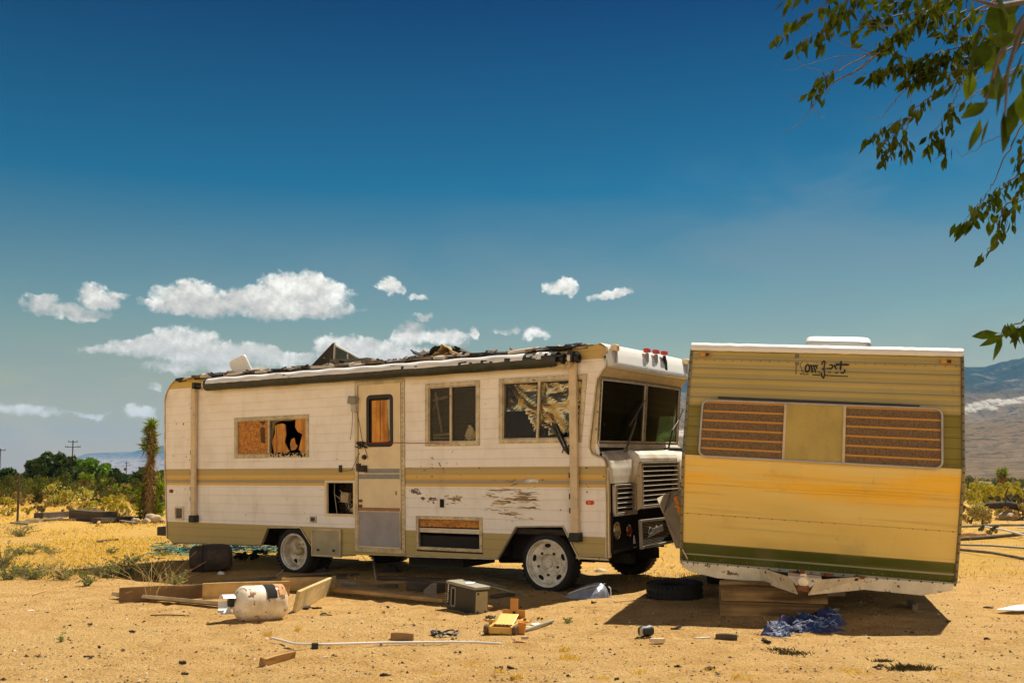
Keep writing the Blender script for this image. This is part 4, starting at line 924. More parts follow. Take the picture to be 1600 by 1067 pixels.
# inner dark bulkhead behind the missing panels, radiator, lamp bowls
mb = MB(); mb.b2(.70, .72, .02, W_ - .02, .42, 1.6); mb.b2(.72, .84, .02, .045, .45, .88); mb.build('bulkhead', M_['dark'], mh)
def lampb(y, z, r, m, nm):
    o = MB().lathe([(r + .014, -.02), (r + .016, .004), (r, .010), (r - .004, .0)], (.80, y, z), (1, 0, 0), 28).build(nm, M_['chrome'], mh, smooth=50)
    MB().lathe([(r - .002, .0), (r * .8, .022), (r * .45, .034), (.001, .038)], (.80, y, z), (1, 0, 0), 28).build('lens', M_[m], o, smooth=50)
yy, zz = FX(966, 829, .82); lampb(yy, zz, .082, 'lamp', 'headlight'); lampb(W_ - yy, zz, .082, 'lamp', 'headlight')
yy, zz = FX(981, 829, .80); lampb(yy + .02, zz, .055, 'dred', 'turn_signal')
MB().plate([(yy + .13, zz - .20), (yy + .20, zz - .20), (yy + .15, zz - .06)], [], .80, .81, frame=lambda x, y, z: Vector((y, x, z))).build('bent_bracket', M_['bwhite'], mh)
# centre emblem panel hanging askew
pan = [FX(1001, 812, .93), FX(1003, 858, .93), FX(1060, 846, .93), FX(1060, 806, .93)]
Fy = lambda x, y, z: Vector((y, x, z))
mb = MB(); mb.plate(pan, [inset(pan, .03)], .935, .90, frame=Fy); o = mb.build('emblem_frame', M_['louv'], mh, bevel=.003)
MB().plate(inset(pan, .02), [], .90, .89, frame=Fy).build('backing', M_['dark'], o)
mb = MB(); q = inset(pan, .035)
for k in range(15):
    t_ = (k + .5) / 15; a = Vector(q[1]).lerp(Vector(q[0]), t_); b = Vector(q[2]).lerp(Vector(q[3]), t_); b = a.lerp(b, .55 + .3 * math.sin(t_ * 3.1) * (1 if k > 2 else .6)); mb.bar((.915, a.x, a.y), (.915, b.x, b.y), .006, .007)
mb.build('fin', M_['louv'], o)
def text_mesh(s, size, ext, shear=.0, name='lettering', mat_=None, parent=None, M=None, bold=0.0):
    cu = bpy.data.curves.new('t', 'FONT'); cu.body = s; cu.size = size; cu.extrude = ext; cu.shear = shear; cu.offset = bold; cu.resolution_u = 3
    ob = bpy.data.objects.new('t', cu); scene.collection.objects.link(ob); bpy.context.view_layer.update()
    me = bpy.data.meshes.new_from_object(ob.evaluated_get(bpy.context.evaluated_depsgraph_get())); bpy.data.objects.remove(ob)
    me.transform(M); me.materials.clear(); me.materials.append(mat_); o = bpy.data.objects.new(name, me); scene.collection.objects.link(o); o.parent = parent; return o
# text frame: local x -> along y, local y -> up z, facing +x
def TM(x, y, z, rot=0.0): return Matrix.Translation((x, y, z)) @ Matrix(((0, 0, 1, 0), (1, 0, 0, 0), (0, 1, 0, 0), (0, 0, 0, 1))) @ Matrix.Rotation(rot, 4, 'Z')
a = FX(1012, 834, .94); text_mesh('Custom', .125, .003, .35, 'emblem_script', M_['louv'], o, TM(.945, a[0], a[1] - .02, R(6)), .004)
mb = MB(); mb.bar((.945, a[0], a[1] - .035), (.945, a[0] + .42, a[1] + .02), .006, .012); mb.build('emblem_underline', M_['louv'], o)
# faded name on the brow
fx = .842 + .05
a = FX(1006, 582, fx); text_mesh('Winnebago', .12, .0012, .0, 'faded_lettering', wear('ghost lettering', (.50, .44, .36), .7, 0, .5, 30), mh, TM(.918, a[0], a[1] + .012, R(0)) @ Matrix.Rotation(R(-14), 4, 'X'), -.002)
x_, z_ = FX(1038, 574, fx); mb = MB(); mb.plate([(x_ - .05, z_ + .10), (x_ + .0, z_ + .14), (x_ + .06, z_ + .08), (x_ + .07, z_ - .02), (x_ + .03, z_ - .08), (x_ + .0, z_ - .02), (x_ + .03, z_ + .02), (x_ - .01, z_ + .06)], [], fx + .012, fx + .0, frame=Fy); mb.build('torn_hole', M_['dark'], mh)
for k, px in enumerate((1011, 1025, 1038)):
    y, z = FX(px, 549 + k * 2, fx - .01)
    o = MB().box((fx - .01, y, z + .01), (.07, .085, .05)).build('marker_light', M_['red'], mh, bevel=.015)
    MB().plate(rrect(y - .035, z - .13, y + .02, z - .02, .02), [], fx + .007 - .002 * abs(k - 1), fx - .02, frame=Fy).build('shadow_plate', wear('lamp shadow grey', (.34, .32, .29), .6), o)  # grey plate stands for the shadow cast below each lamp
for y in (.14, W_ - .14):
    z = 2.69; xx = .842 + bulge(y)
    o = MB().box((xx - .01, y, z + .01), (.08, .085, .075)).build('marker_light', M_['cream'], mh, bevel=.015)
    MB().box((xx + .03, y, z + .01), (.01, .05, .045)).build('lens', M_['amber'], o, bevel=.006)
    MB().plate(rrect(y - .045, z - .16, y + .03, z - .03, .01), [], xx + .008, xx - .02, frame=Fy).build('lamp_shadow_plate', wear('lamp shadow grey', (.36, .35, .32), .6), o)  # shadow under the corner lamp, made as a grey plate
# lower valance / broken bumper bar
mb = MB(); mb.bar((.83, .04, .455), (.86, .55, .50), .04, .03); mb.bar((.86, .55, .50), (.90, 1.2, .44), .05, .03)
mb.build('front_bumper', M_['under'], mh)
a = S(800, 862); MB().plate([(.40, .395), (.80, .395), (.81, .37), (.41, .375)], [], -.02, .0).build('sill_lip', M_['trim'], mh)
# cab contents
mb = MB()
for y in (.55, 1.75): mb.box((.0, y, 1.2), (.12, .5, .75), (0, -.15, 0)); mb.box((.2, y, .92), (.5, .5, .14))
mb.build('cab_seat', wear('cab seat', (.05, .04, .025), .9), mh, bevel=.03)
MB().b2(.35, .60, .08, W_ - .08, 1.35, 1.58).build('dashboard', wear('dash', (.03, .03, .02), .7), mh, bevel=.03)
mb = MB(); mb.lathe([(.19, -.012), (.202, 0), (.19, .012), (.178, 0)], (.36, .60, 1.66), (-.5, 0, 1), 24, closed=True); mb.bar((.36, .42, 1.66), (.36, .78, 1.66), .02, .02); mb.build('steering_wheel', M_['black'], mh)
MB().plate(cabw, [], W_ - .02, W_ - .016).build('pane', M_['gglass'], mh)

# ================================================================== THINGS ON THE MOTORHOME ROOF
def W2(x, y, z): return MH @ Vector((x, y, z))
def place(o, x, y, z, rot=(0, 0, 0)):
    o.matrix_world = MH @ Matrix.Translation((x, y, z)) @ Matrix.Rotation(rot[2], 4, 'Z') @ Matrix.Rotation(rot[1], 4, 'Y') @ Matrix.Rotation(rot[0], 4, 'X')
x, z = S(383, 581, .5)
lid = MB().plate(rrect(-.21, 0, .14, .335, .05), [], -.012, .012).plate(rrect(-.185, .03, .115, .305, .04), [], -.022, -.010).build('vent_lid', M_['bwhite'], mh, bevel=.01)
lid.matrix_local = Matrix.Translation((x + .06, .5, 2.72)) @ Matrix.Rotation(R(-17), 4, 'Y') @ Matrix.Rotation(R(18), 4, 'X')
x, z = S(357, 584, .5); MB().lathe([(.05, 0), (.05, .05), (.075, .055), (.07, .09), (.001, .12)], (x, .5, 2.735), (0, 0, 1), 16).build('roof_vent', M_['pole'], mh, smooth=40)
def on_roof(name, label, cat, mb, mats, x, y, z, rot=(0, 0, 0), group=None, bevel=0, smooth=None):
    o = mb.build(name, mats, None, bevel=bevel, smooth=smooth); place(o, x, y, z, rot); return tag(o, label, cat, group)
# broken skylight: tilted dark frame with torn clear plastic
x, z = S(517, 568, .25); sk = thing('broken_skylight', 'broken roof skylight of dark tilted frame and torn clear plastic on the motorhome roof', 'skylight')
place(sk, x, .25, 2.72)
def P2(px, py): q = S(px, py, .25); return (q[0] - x, q[1] - 2.72)
a, b, c_, d_, e_ = P2(484, 578), P2(523, 538), P2(520, 572), P2(560, 560), P2(519, 563)
mb = MB(); mb.plate([a, b, P2(521, 575)], [], -.02, .02); mb.bar((b[0], 0, b[1] + .01), (a[0], 0, a[1]), .05, .03); mb.build('frame_panel', wear('mouldy dark panel', (.05, .04, .025), .8, 0, .4, 9, spots=.10, spotcol=(.45, .36, .22), spotscale=9), sk)
mb = MB(); mb.plate([(b[0], b[1] - .02), (d_[0], d_[1]), P2(521, 566)], [], .0, .004); mb.build('clear_plastic', M_['lexan'], sk)
mb = MB(); mb.bar((b[0], 0, b[1]), (d_[0], 0, d_[1] + .01), .02, .018); mb.bar((b[0], 0, b[1]), (P2(521, 572)[0], 0, P2(521, 572)[1]), .03, .02, 0, (1, 0, 0)); q = P2(543, 553); mb.bar((q[0], 0, q[1]), (q[0], 0, q[1] - .09), .012, .012, 0, (1, 0, 0)); mb.build('frame_edge', M_['pvc'], sk)
q = P2(520, 570); r_ = P2(578, 565); MB().plate([q, (r_[0], r_[1] - .02), (r_[0], r_[1] + .05), (P2(560, 561)[0], P2(560, 561)[1]), (q[0], q[1] + .07)], [], -.06, .05).build('curb', wear('dusty olive curb', (.17, .16, .11), .8), sk)
# torn sheets
def sheet(px, py, yy, sx, sz, amp, m, label, seed, cat='sheet', sc=5., nm='torn_roof_sheet', rot=(0, 0, 0), curl=.0):
    x, z = S(px, py, yy); mb = MB(); sz *= 1.25; amp *= 1.5; sx *= 1.15
    def f(u, v):
        p = Vector(((u - .5) * sx, (v - .5) * .5, .0)); n = noise.noise_vector(p * sc + Vector((seed, 0, 0)))
        return p + Vector((n.x * amp * .4, n.y * amp * .3, abs(n.z) * amp + sz * math.sin(math.pi * u) ** 2 * (.4 + .6 * v) + curl * max(0, u - .75) ** 1 * 1.2))
    mb.grid(f, 26, 12, 0, lambda u, v: noise.noise(Vector((u * 3 + seed, v * 3, 1))) < .30)
    o = mb.build(nm, m, None, smooth=70, recalc=False); place(o, x, yy, 2.715, rot)
    md = o.modifiers.new('s', 'SOLIDIFY'); md.thickness = .012
    return tag(o, label, cat)
blk = wear('black curled tar sheet', (.035, .028, .02), .8, 0, .4); tanp = wear('tan foam panel', (.42, .27, .10), .9)
if 0: sheet(670, 556, .35, .42, .03, .10, blk, 'black torn sheet on the roof left of the tallest curl', 1)
if 0: sheet(697, 552, .30, .42, .17, .06, tanp, 'tallest curled tan and black roof sheet standing up above the awning', 2, sc=6.)
if 0: sheet(689, 552, .38, .50, .21, .08, blk, 'black curled roof sheet directly behind the tallest tan one', 7, sc=5.)
if 0: sheet(720, 554, .35, .30, .12, .06, blk, 'small black curled roof sheet at the right of the curled pile', 12, sc=7.)
def curl(cpts, yy, dep, m, label, seed, th=.012):
    P = [S(470 + a / 5.517, 520 + b / 5.517, yy) for a, b in cpts]; ox, oz = P[0][0], 2.70; P = [Vector((a - ox, 0, b - oz)) for a, b in P]; n = len(P)
    def f(u, v):
        k = u * (n - 1); i = min(int(k), n - 2); p = P[i].lerp(P[i + 1], k - i); q = noise.noise_vector(Vector((u * 5 + seed, v * 3, 1)))
        e = abs(v - .5) * 2
        return (p.x + q.x * .03 * e, (v - .5) * dep * (1 + .35 * q.y), max(-.01, p.z * (1 - .18 * v + .25 * q.z * e)))
    o = MB().grid(f, 6 * n, 9, 0, lambda u, v: abs(v - .5) < .36 or noise.noise(Vector((u * 9 + seed, v * 5, 4))) < .12).build('torn_roof_sheet', m, None, smooth=50, recalc=False)
    place(o, ox, yy, 2.70, (0, 0, 0)); md = o.modifiers.new('s', 'SOLIDIFY'); md.thickness = th; return tag(o, label, 'sheet')
blk2 = wear('black tar felt', (.022, .018, .014), .75, 0, .4, bump=.5)
curl([(1018, 155), (1030, 185), (1070, 195), (1130, 188), (1185, 165), (1212, 130), (1240, 108), (1256, 95)], .35, .30, blk2, 'long black torn felt rising to the tallest curl on the motorhome roof', 2)
curl([(1195, 200), (1222, 160), (1256, 98), (1290, 132), (1318, 150), (1345, 160)], .22, .22, wear('tan torn board', (.46, .30, .11), .9, 0, .5, 9), 'tan torn board arched at the peak of the roof debris pile', 5)
curl([(1225, 205), (1260, 185), (1320, 170), (1345, 195)], .12, .16, wear('rust torn board', (.40, .20, .07), .9, 0, .4, 9), 'rust brown torn strip under the tan arched board', 8)
curl([(1310, 165), (1350, 150), (1392, 122), (1425, 148), (1445, 185)], .40, .28, blk2, 'small black curled felt at the right of the roof debris pile', 11)
curl([(1035, 172), (1080, 160), (1140, 160), (1190, 172)], .70, .20, M_['bwhite'], 'white strip lying behind the long black torn felt', 14)
curl([(1350, 190), (1400, 178), (1450, 180), (1500, 192)], .25, .25, M_['awncover'], 'pale torn membrane at the right foot of the roof debris pile', 17)
sheet(838, 548, .3, .55, .02, .05, wear('grey flakes sheet', (.30, .24, .15), .9), 'low flaky grey roof sheet near the front end of the motorhome roof', 16, sc=7.)
sheet(790, 551, .4, .30, .015, .05, wear('pale flakes sheet', (.62, .55, .44), .9), 'small pale flake of roofing left of the flaky grey sheet', 22, sc=8.)
for (p0, p1, yy, h, d, m, lab) in [((619, 563), (652, 560), .3, .05, .10, wood('reddish board', (.40, .16, .05), (.22, .08, .03), 0), 'reddish brown board on the motorhome roof left of the curled sheets'),
        ((400, 582), (426, 579), .3, .02, .12, M_['darkplank'], 'thin dark board on the roof right of the white tilted vent lid'),
        ((296, 594), (324, 592), .35, .022, .15, M_['grayplank'], 'grey board at the rear edge of the motorhome roof'),
        ((593, 566), (618, 563), .35, .02, .12, M_['grayplank'], 'short pale strip of wood on the roof beside the reddish board'),
        ((545, 567), (592, 564), .42, .02, .14, M_['grayplank'], 'thin grey board right of the broken skylight')]:
    a = S(*p0, yy); b = S(*p1, yy); L = b[0] - a[0]; mb = MB().box((0, 0, h / 2), (L, d, h))
    on_roof('board', lab, 'board', mb, m, (a[0] + b[0]) / 2, yy, 2.725, (0, 0, R(random.Random(int(L * 99)).uniform(-6, 6))), bevel=.004)
mb = MB().plate([(-.21, -.02), (-.12, .012), (.12, .02), (.13, .0), (.0, -.01)], [], -.09, .03); a = S(917, 540, -.01)
MB().bar((a[0] - .16, .0, a[1] + .02), (a[0] + .08, .0, a[1] - .0), .06, .008).bar((a[0] - .16, .0, a[1] + .02), (a[0] - .0, .0, a[1] - .03), .05, .008).build('lifted_roof_edge', M_['roofd'], mh)

LM = [('the gas bottle', 400, 945), ('the speaker box', 727, 935), ('the trolley jack', 788, 970), ('the long white pipe', 600, 1008), ('the orange brown timber stub', 432, 1034), ('the brown block', 628, 997), ('the crushed black can', 1009, 988), ('the blue tarp', 1255, 980), ('the white board at the right edge', 1575, 952), ('the large dark weed patch', 1424, 1045), ('the left end of the timber frame', 190, 935), ('the green weeds at the left edge', 40, 900), ('the pale yellow leaning board', 488, 940), ('the lower left corner of the view', 0, 1067), ('the bottom right corner of the view', 1600, 1067), ('the dark brown brick', 1135, 997), ('the front wheel', 853, 890)]
SEEN = {}; ORD = ['', 'second ', 'third ', 'fourth ', 'fifth ', 'sixth ', 'seventh ']
def where(what, px, py, extra=None):
    n, lx, ly = min(extra or LM, key=lambda m_: math.hypot((m_[1] - px) * .6, (m_[2] - py) * 1.4)); dx = px - lx; dy = py - ly
    d = ('just left of' if dx < 0 else 'just right of') if abs(dx) > abs(dy) * 1.6 else ('just below' if dy > 0 else 'just above'); k = (what, d, n); SEEN[k] = SEEN.get(k, 0) + 1
    return f"{ORD[min(SEEN[k] - 1, 6)]}{what} {d} {n}"
# ================================================================== TRAVEL TRAILER
TY = R(-16.0); TR = R(3.4)
tr = thing('travel_trailer', 'tilted olive and yellow travel trailer standing front end on timber blocks', 'trailer')
TM_ = Matrix.Translation((1.672, 9.9, .425)) @ Matrix.Rotation(TY, 4, 'Z') @ Matrix.Rotation(TR, 4, 'Y')
tr.matrix_world = TM_; bpy.context.view_layer.update()
TW = 2.485
def TS(px, py, y=0.0): p = on(TM_, px, py, 1, y); return (p.x, p.z)
prof = [(.0, .03), (-.03, .10), (-.10, .35), (-.19, .70), (-.255, 1.0), (-.262, 1.075), (-.24, 1.12), (-.15, 1.45), (-.06, 1.78), (.005, 2.03), (.03, 2.10), (.075, 2.155), (.15, 2.18)]
def tband(nm, bands, groove, **k):
    return side_paint(nm, bands, 2.4, groove, z0=0.0, **k)
YE = (.84, .61, .18); UP = (.45, .35, .13)
m, t = newmat('olive and yellow ribbed trailer skin'); co = t.n('ShaderNodeTexCoord').outputs['Object']; sp = t.n('ShaderNodeSeparateXYZ', {0: co}); z = sp.outputs[2]; x = sp.outputs[0]
zz = t.m('DIVIDE', z, 2.4)
c = t.ramp(zz, [(0, (.085, .095, .010)), (.215 / 2.4, YE), (1.078 / 2.4, (.26, .20, .018)), (1.565 / 2.4, UP)], 'CONSTANT')
st = t.m('FRACT', t.m('DIVIDE', t.m('ADD', z, .02), .098)); rib = t.m('MINIMUM', t.sstep(st, 0.0, .08), t.sstep(st, 1.0, .92))
up = t.m('GREATER_THAN', z, 1.078); yel = t.m('MULTIPLY', t.sstep(st, .38, .55), t.sstep(st, .88, .62)); hi_ = t.m('GREATER_THAN', z, 1.565)
c = t.mix(t.m('MULTIPLY', t.m('MULTIPLY', yel, hi_), .75), c, (.64, .44, .08))
c = t.mix(t.m('MULTIPLY', t.m('MULTIPLY', t.m('SUBTRACT', 1.0, rib), up), .45), c, (.07, .055, .02))
stl = t.m('FRACT', t.m('DIVIDE', t.m('SUBTRACT', z, .21), .29)); r2 = t.m('MINIMUM', t.sstep(stl, 0.0, .035), t.sstep(stl, 1.0, .98))
c = t.mix(t.m('MULTIPLY', t.m('MULTIPLY', t.m('SUBTRACT', 1.0, r2), t.m('SUBTRACT', 1.0, up)), .45), c, (.28, .18, .05))
n0 = t.noise(t.v('MULTIPLY', co, (.5, 1, 5)), 1.4, 6., .6).outputs[0]; n1 = t.noise(t.v('MULTIPLY', co, (.35, 1, 14)), 1.6, 6., .65, .5).outputs[0]; n3 = t.noise(co, 2.0, 6., .6).outputs[0]
low = t.m('MULTIPLY', t.m('SUBTRACT', 1.0, up), t.m('GREATER_THAN', z, .215))
orz = t.m('ADD', t.m('MULTIPLY', t.sstep(t.m('ADD', z, t.m('MULTIPLY', t.m('SUBTRACT', n0, .5), .5)), .62, .86), .85), .12)
c = t.mix(t.m('MULTIPLY', t.m('MULTIPLY', t.sstep(n0, .36, .62), low), orz), c, (.97, .54, .03))
c = t.mix(t.m('MULTIPLY', t.sstep(n1, .52, .7), .35), c, (.34, .24, .09))
c = t.mix(t.m('MULTIPLY', t.sstep(n3, .5, .75), .25), c, (.30, .23, .12))
c = t.mix(t.sstep(t.noise(co, 17., 3.).outputs[0], .74, .77), c, (.20, .13, .05))
dr_n = t.noise(t.v('MULTIPLY', co, (1, 1, .10)), 14., 5., .7, .4).outputs[0]; c = t.mix(t.m('MULTIPLY', t.m('MULTIPLY', t.sstep(dr_n, .60, .74), t.sstep(n3, .40, .6)), .30), c, (.25, .16, .06))
zb_ = t.m('ABSOLUTE', t.m('SUBTRACT', z, .105)); c = t.mix(t.m('MULTIPLY', t.sstep(zb_, .012, .002), t.sstep(n1, .4, .6)), c, (.45, .42, .28))
bp = t.n('ShaderNodeBump', {'Height': t.m('ADD', t.m('ADD', t.m('MULTIPLY', rib, up), t.m('MULTIPLY', r2, .6)), t.m('MULTIPLY', n1, .5)), 'Strength': .4, 'Distance': .01})
finish(t, t.n('ShaderNodeBsdfPrincipled', {'Base Color': c, 'Roughness': .42, 'Normal': bp})); M_['tskin'] = m
# gentle buckling of the front sheet
def tf(u, v):
    k = v * (len(prof) - 1); i = min(int(k), len(prof) - 2); f = k - i; y = prof[i][0] * (1 - f) + prof[i + 1][0] * f; z = prof[i][1] * (1 - f) + prof[i + 1][1] * f
    e = math.sin(math.pi * u); return (u * TW, y + e * .012 * noise.noise(Vector((u * 3, z * 5, 2))) * 2 + .006 * noise.noise(Vector((u * 11, z * 7, 6))), z)
MB().grid(tf, 60, 73).build('front_skin', m, tr, smooth=35, recalc=False)
BL_ = 3.7
body = [(p[0], p[1]) for p in prof] + [(BL_, 2.18), (BL_ + .05, 2.1), (BL_ + .12, 1.1), (BL_, .03)]
mb = MB()
for xx in (0.004, TW - .004):
    mb.add([(xx, y, z) for y, z in body], [tuple(range(len(body)))])
i0 = len(prof) - 1
for A_, B_ in zip(body[i0:], body[i0 + 1:] + body[:1]): mb.add([(.004, A_[0], A_[1]), (TW - .004, A_[0], A_[1]), (TW - .004, B_[0], B_[1]), (.004, B_[0], B_[1])], [(0, 1, 2, 3)])
mb.build('body', m, tr)
mb = MB(); mb.b2(-.01, TW + .01, .12, BL_, 2.182, 2.20)
rc = [(.03, 2.115), (.022, 2.13), (.024, 2.15), (.035, 2.172), (.06, 2.190), (.12, 2.205), (.25, 2.21)]
mb.grid(lambda u, v: (-.012 + u * (TW + .024), rc[min(int(v * 6), 5)][0] * (1 - (v * 6 - min(int(v * 6), 5))) + rc[min(int(v * 6), 5) + 1][0] * (v * 6 - min(int(v * 6), 5)) - .004 + .004 * noise.noise(Vector((u * 22, 1, 2))), rc[min(int(v * 6), 5)][1] * (1 - (v * 6 - min(int(v * 6), 5))) + rc[min(int(v * 6), 5) + 1][1] * (v * 6 - min(int(v * 6), 5)) + .004 * noise.noise(Vector((u * 30, 5, v)))), 80, 7)
mb.build('roof', M_['white'], tr, smooth=50)
for xx, sg in ((-.004, -1), (TW + .004, 1)):
    mb = MB(); mb.tube([(xx, y - .004, z) for y, z in prof], .016, 6)
    for i in range(len(prof) - 1):
        a = Vector((xx + sg * .0, prof[i][0], prof[i][1])); b = Vector((xx, prof[i + 1][0], prof[i + 1][1])); n = max(1, int((b - a).length / .085))
        for k in range(n): p = a.lerp(b, (k + .5) / n); mb.box((p.x, p.y - .02, p.z), (.014, .01, .014), None, 1)
    mb.build('edge_moulding', [wear('dull trim', (.30, .25, .14), .5, .5), M_['screw']], tr, smooth=60)
mb = MB(); mb.b2(-.01, TW + .01, -.025, .02, .0, .035)
for k in range(26): mb.box((.06 + k * .097, -.028, .018), (.014, .01, .014), None, 1)
mb.build('lower_moulding', [wear('grey trim', (.38, .34, .25), .5, .4), M_['screw']], tr, bevel=.003)
# kink seam
mb = MB()
for zz_, nn_ in ((1.10, 34), (.06, 30), (.50, 22), (1.62 + .40, 28)):
    for k in range(nn_):
        xx_ = .05 + (TW - .1) * k / (nn_ - 1)
        yy_ = next(y0 + (y1 - y0) * (zz_ - z0) / (z1 - z0) for (y0, z0), (y1, z1) in zip(prof, prof[1:]) if z0 <= zz_ <= z1); mb.box((xx_, yy_ - .004, zz_), (.010, .006, .010))
mb.build('screws', wear('dull screw', (.25, .19, .09), .6, .3), tr)
MB().b2(0, TW, -.268, -.255, 1.070, 1.082).build('seam', wear('seam', (.16, .12, .05), .6), tr)
# rock guard over the window: hinged frame lying on the sloped upper panel
def up_y(z): 
    for (y0, z0), (y1, z1) in zip(prof, prof[1:]):
        if z0 <= z <= z1: return y0 + (y1 - y0) * (z - z0) / (z1 - z0)
    return 0
zA, zB = 1.055, 1.62; xA, xB = TS(1094, 670, -.2)[0] , TS(1473, 690, -.2)[0]
def RG(x, y, z): t_ = (z - zA) / (zB - zA); return Vector((x, -.275 + (.145) * t_ + y, z))
q = rrect(xA, zA, xB, zB, .07, 6); mb = MB(); mb.plate(q, [inset(q, .018)], -.035, .0, frame=RG)
fr_ = mb.build('rock_guard_frame', wear('pale aluminium frame', (.62, .56, .46), .4, .5, .2), tr, bevel=.004)
w3 = (xB - xA); x1, x2 = xA + w3 * .362, xA + w3 * .608
for xx in (x1, x2): MB().plate(quadp(xx - .012, zA + .018, xx + .012, zB - .018), [], -.030, .0, frame=RG).build('frame_bar', M_['pole'], fr_, bevel=.003)
lm, t = newmat('woven brown shade'); co = t.n('ShaderNodeTexCoord').outputs['Object']; sp = t.n('ShaderNodeSeparateXYZ', {0: co})
f = t.m('FRACT', t.m('DIVIDE', t.m('SUBTRACT', sp.outputs[2], zA + .01), .0905)); ln = t.m('MULTIPLY', t.sstep(f, .70, .80), t.sstep(f, 1.0, .92))
nn = t.noise(t.v('MULTIPLY', co, (90, 1, 60)), 1., 2., .6).outputs[0]
c = t.mix(t.sstep(nn, .4, .6), (.24, .14, .055), (.13, .078, .036)); c = t.mix(t.m('MULTIPLY', ln, .8), c, (.66, .32, .05))
finish(t, t.n('ShaderNodeBsdfPrincipled', {'Base Color': c, 'Roughness': .75, 'Normal': t.n('ShaderNodeBump', {'Height': t.m('ADD', ln, t.m('MULTIPLY', nn, .5)), 'Strength': .5, 'Distance': .006})}))
for a, b in ((xA + .012, x1 - .012), (x2 + .012, xB - .012)):
    qq = [(a, zA + .03 if a < 1 else zA + .012), (a + .05 if a < 1 else a, zA + .012), (b - (.05 if b > 2 else 0), zA + .012), (b, zA + (.05 if b > 2 else .012)), (b, zB - (.05 if b > 2 else .012)), (b - (.05 if b > 2 else 0), zB - .012), (a + (.05 if a < 1 else 0), zB - .012), (a, zB - (.05 if a < 1 else .012))]
    mbq = MB().plate(qq, [], -.014, .0, frame=RG)
    for kk in range(6):
        zr = zA + .01 + .0905 * (kk + .86)
        if zr < zB - .03: mbq.bar(RG(a + .012, -.016, zr), RG(b - .012, -.016, zr), .010, .014)
    mbq.build('woven_shade', lm, fr_)
MB().plate(quadp(x1 + .012, zA + .012, x2 - .012, zB - .012), [], -.018, .0, frame=RG).build('plain_panel', wear('olive tan scuffed panel', (.56, .40, .09), .5, 0, .25, 3, spots=.02, spotcol=(.6, .5, .25), stretch=(1, 1, .6)), fr_)
mb = MB(); mb.bar(RG(xA + .15, -.01, zB + .022), RG(xB - .35, -.01, zB + .012), .02, .02); mb.bar(RG(xB - .4, -.01, zB + .01), RG(xB - .2, -.01, zB + .006), .03, .02); mb.build('hinge_rail', M_['black'], fr_)
for px, py in ((1102, 554), (1479, 565)):
    xx, z_ = TS(px, py, -.0); y_ = up_y(z_)
    o = MB().box((xx, y_ - .02, z_), (.10, .03, .042)).build('clearance_light', M_['amber'], tr, bevel=.008); MB().box((xx + .02, y_ - .036, z_), (.035, .01, .028)).build('bulb', M_['screw'], o)
# roof air conditioner
a = TS(1259, 537, .55); b = TS(1358, 524, .55)
ac = MB().grid(lambda u, v: (a[0] + (b[0] - a[0]) * (.5 + .5 * math.copysign(abs(math.cos(v * math.pi)) ** .22, math.cos(v * math.pi)) * -1), .2 + u * .8, 2.205 + .13 * math.sin(v * math.pi) ** .28 * (math.sin(max(.001, min(.999, u)) * math.pi) ** .15)), 16, 24).build('air_conditioner', wear('white shroud', (.86, .84, .80), .35, 0, .05), tr, smooth=60)
# name in worn script
sm = wear('black script paint', (.012, .010, .012), .6); gmx = wear('ghost script paint', (.20, .17, .09), .7)
LX0, LZ0 = TS(1180, 540, -.02); 
def LP(cx, cy):
    px, py = 1180 + cx / 7.2727, 540 + cy / 7.2727; x_, z_ = TS(px, py, 0); y_ = up_y(z_)
    x_, z_ = TS(px, py, y_); y_ = up_y(z_); return Vector((x_, y_ - .003, z_))
def stroke(mb, pts, wd):
    ps_ = [LP(*p) for p in pts]
    for p, q_ in zip(ps_, ps_[1:]): mb.bar(p, q_, wd, .004, up=(0, 1, 0))
    for p in ps_: mb.lathe([(wd * .5, 0), (wd * .5, -.003), (.0005, -.0035)], p + Vector((0, .001, 0)), (0, 1, 0), 8)
mb = MB(); k_ = .0135
stroke(mb, [(600, 215), (580, 225), (570, 255), (572, 285), (590, 298), (612, 285), (618, 255), (612, 225), (600, 215)], k_); stroke(mb, [(575, 300), (605, 297)], k_ * .8)
stroke(mb, [(632, 220), (652, 300)], k_); stroke(mb, [(640, 240), (660, 222), (668, 232), (672, 268)], k_ * .8); stroke(mb, [(670, 240), (685, 222), (696, 235), (700, 262)], k_ * .8); stroke(mb, [(650, 268), (640, 300)], k_ * .7); stroke(mb, [(680, 270), (686, 302)], k_ * .9); stroke(mb, [(700, 230), (712, 222)], k_ * .8); stroke(mb, [(716, 302), (735, 304)], k_ * .6)
stroke(mb, [(757, 215), (765, 190), (780, 172), (792, 180), (790, 215), (778, 262), (785, 290), (790, 330), (775, 372), (760, 350), (752, 320)], k_ * .85); stroke(mb, [(755, 262), (775, 270), (800, 262)], k_ * .7)
stroke(mb, [(848, 220), (868, 216), (880, 235), (868, 262), (850, 268), (838, 256)], k_ * .9); stroke(mb, [(835, 306), (856, 302)], k_ * .7); stroke(mb, [(820, 262), (824, 266)], k_)
stroke(mb, [(898, 220), (905, 245), (925, 222), (938, 222)], k_ * .9); stroke(mb, [(905, 240), (922, 268)], k_); stroke(mb, [(912, 312), (940, 306)], k_ * .8)
stroke(mb, [(976, 182), (972, 230), (968, 270)], k_ * 1.2); stroke(mb, [(930, 214), (1058, 218)], k_ * 1.3); stroke(mb, [(975, 308), (1000, 312), (1015, 298), (1018, 275)], k_)
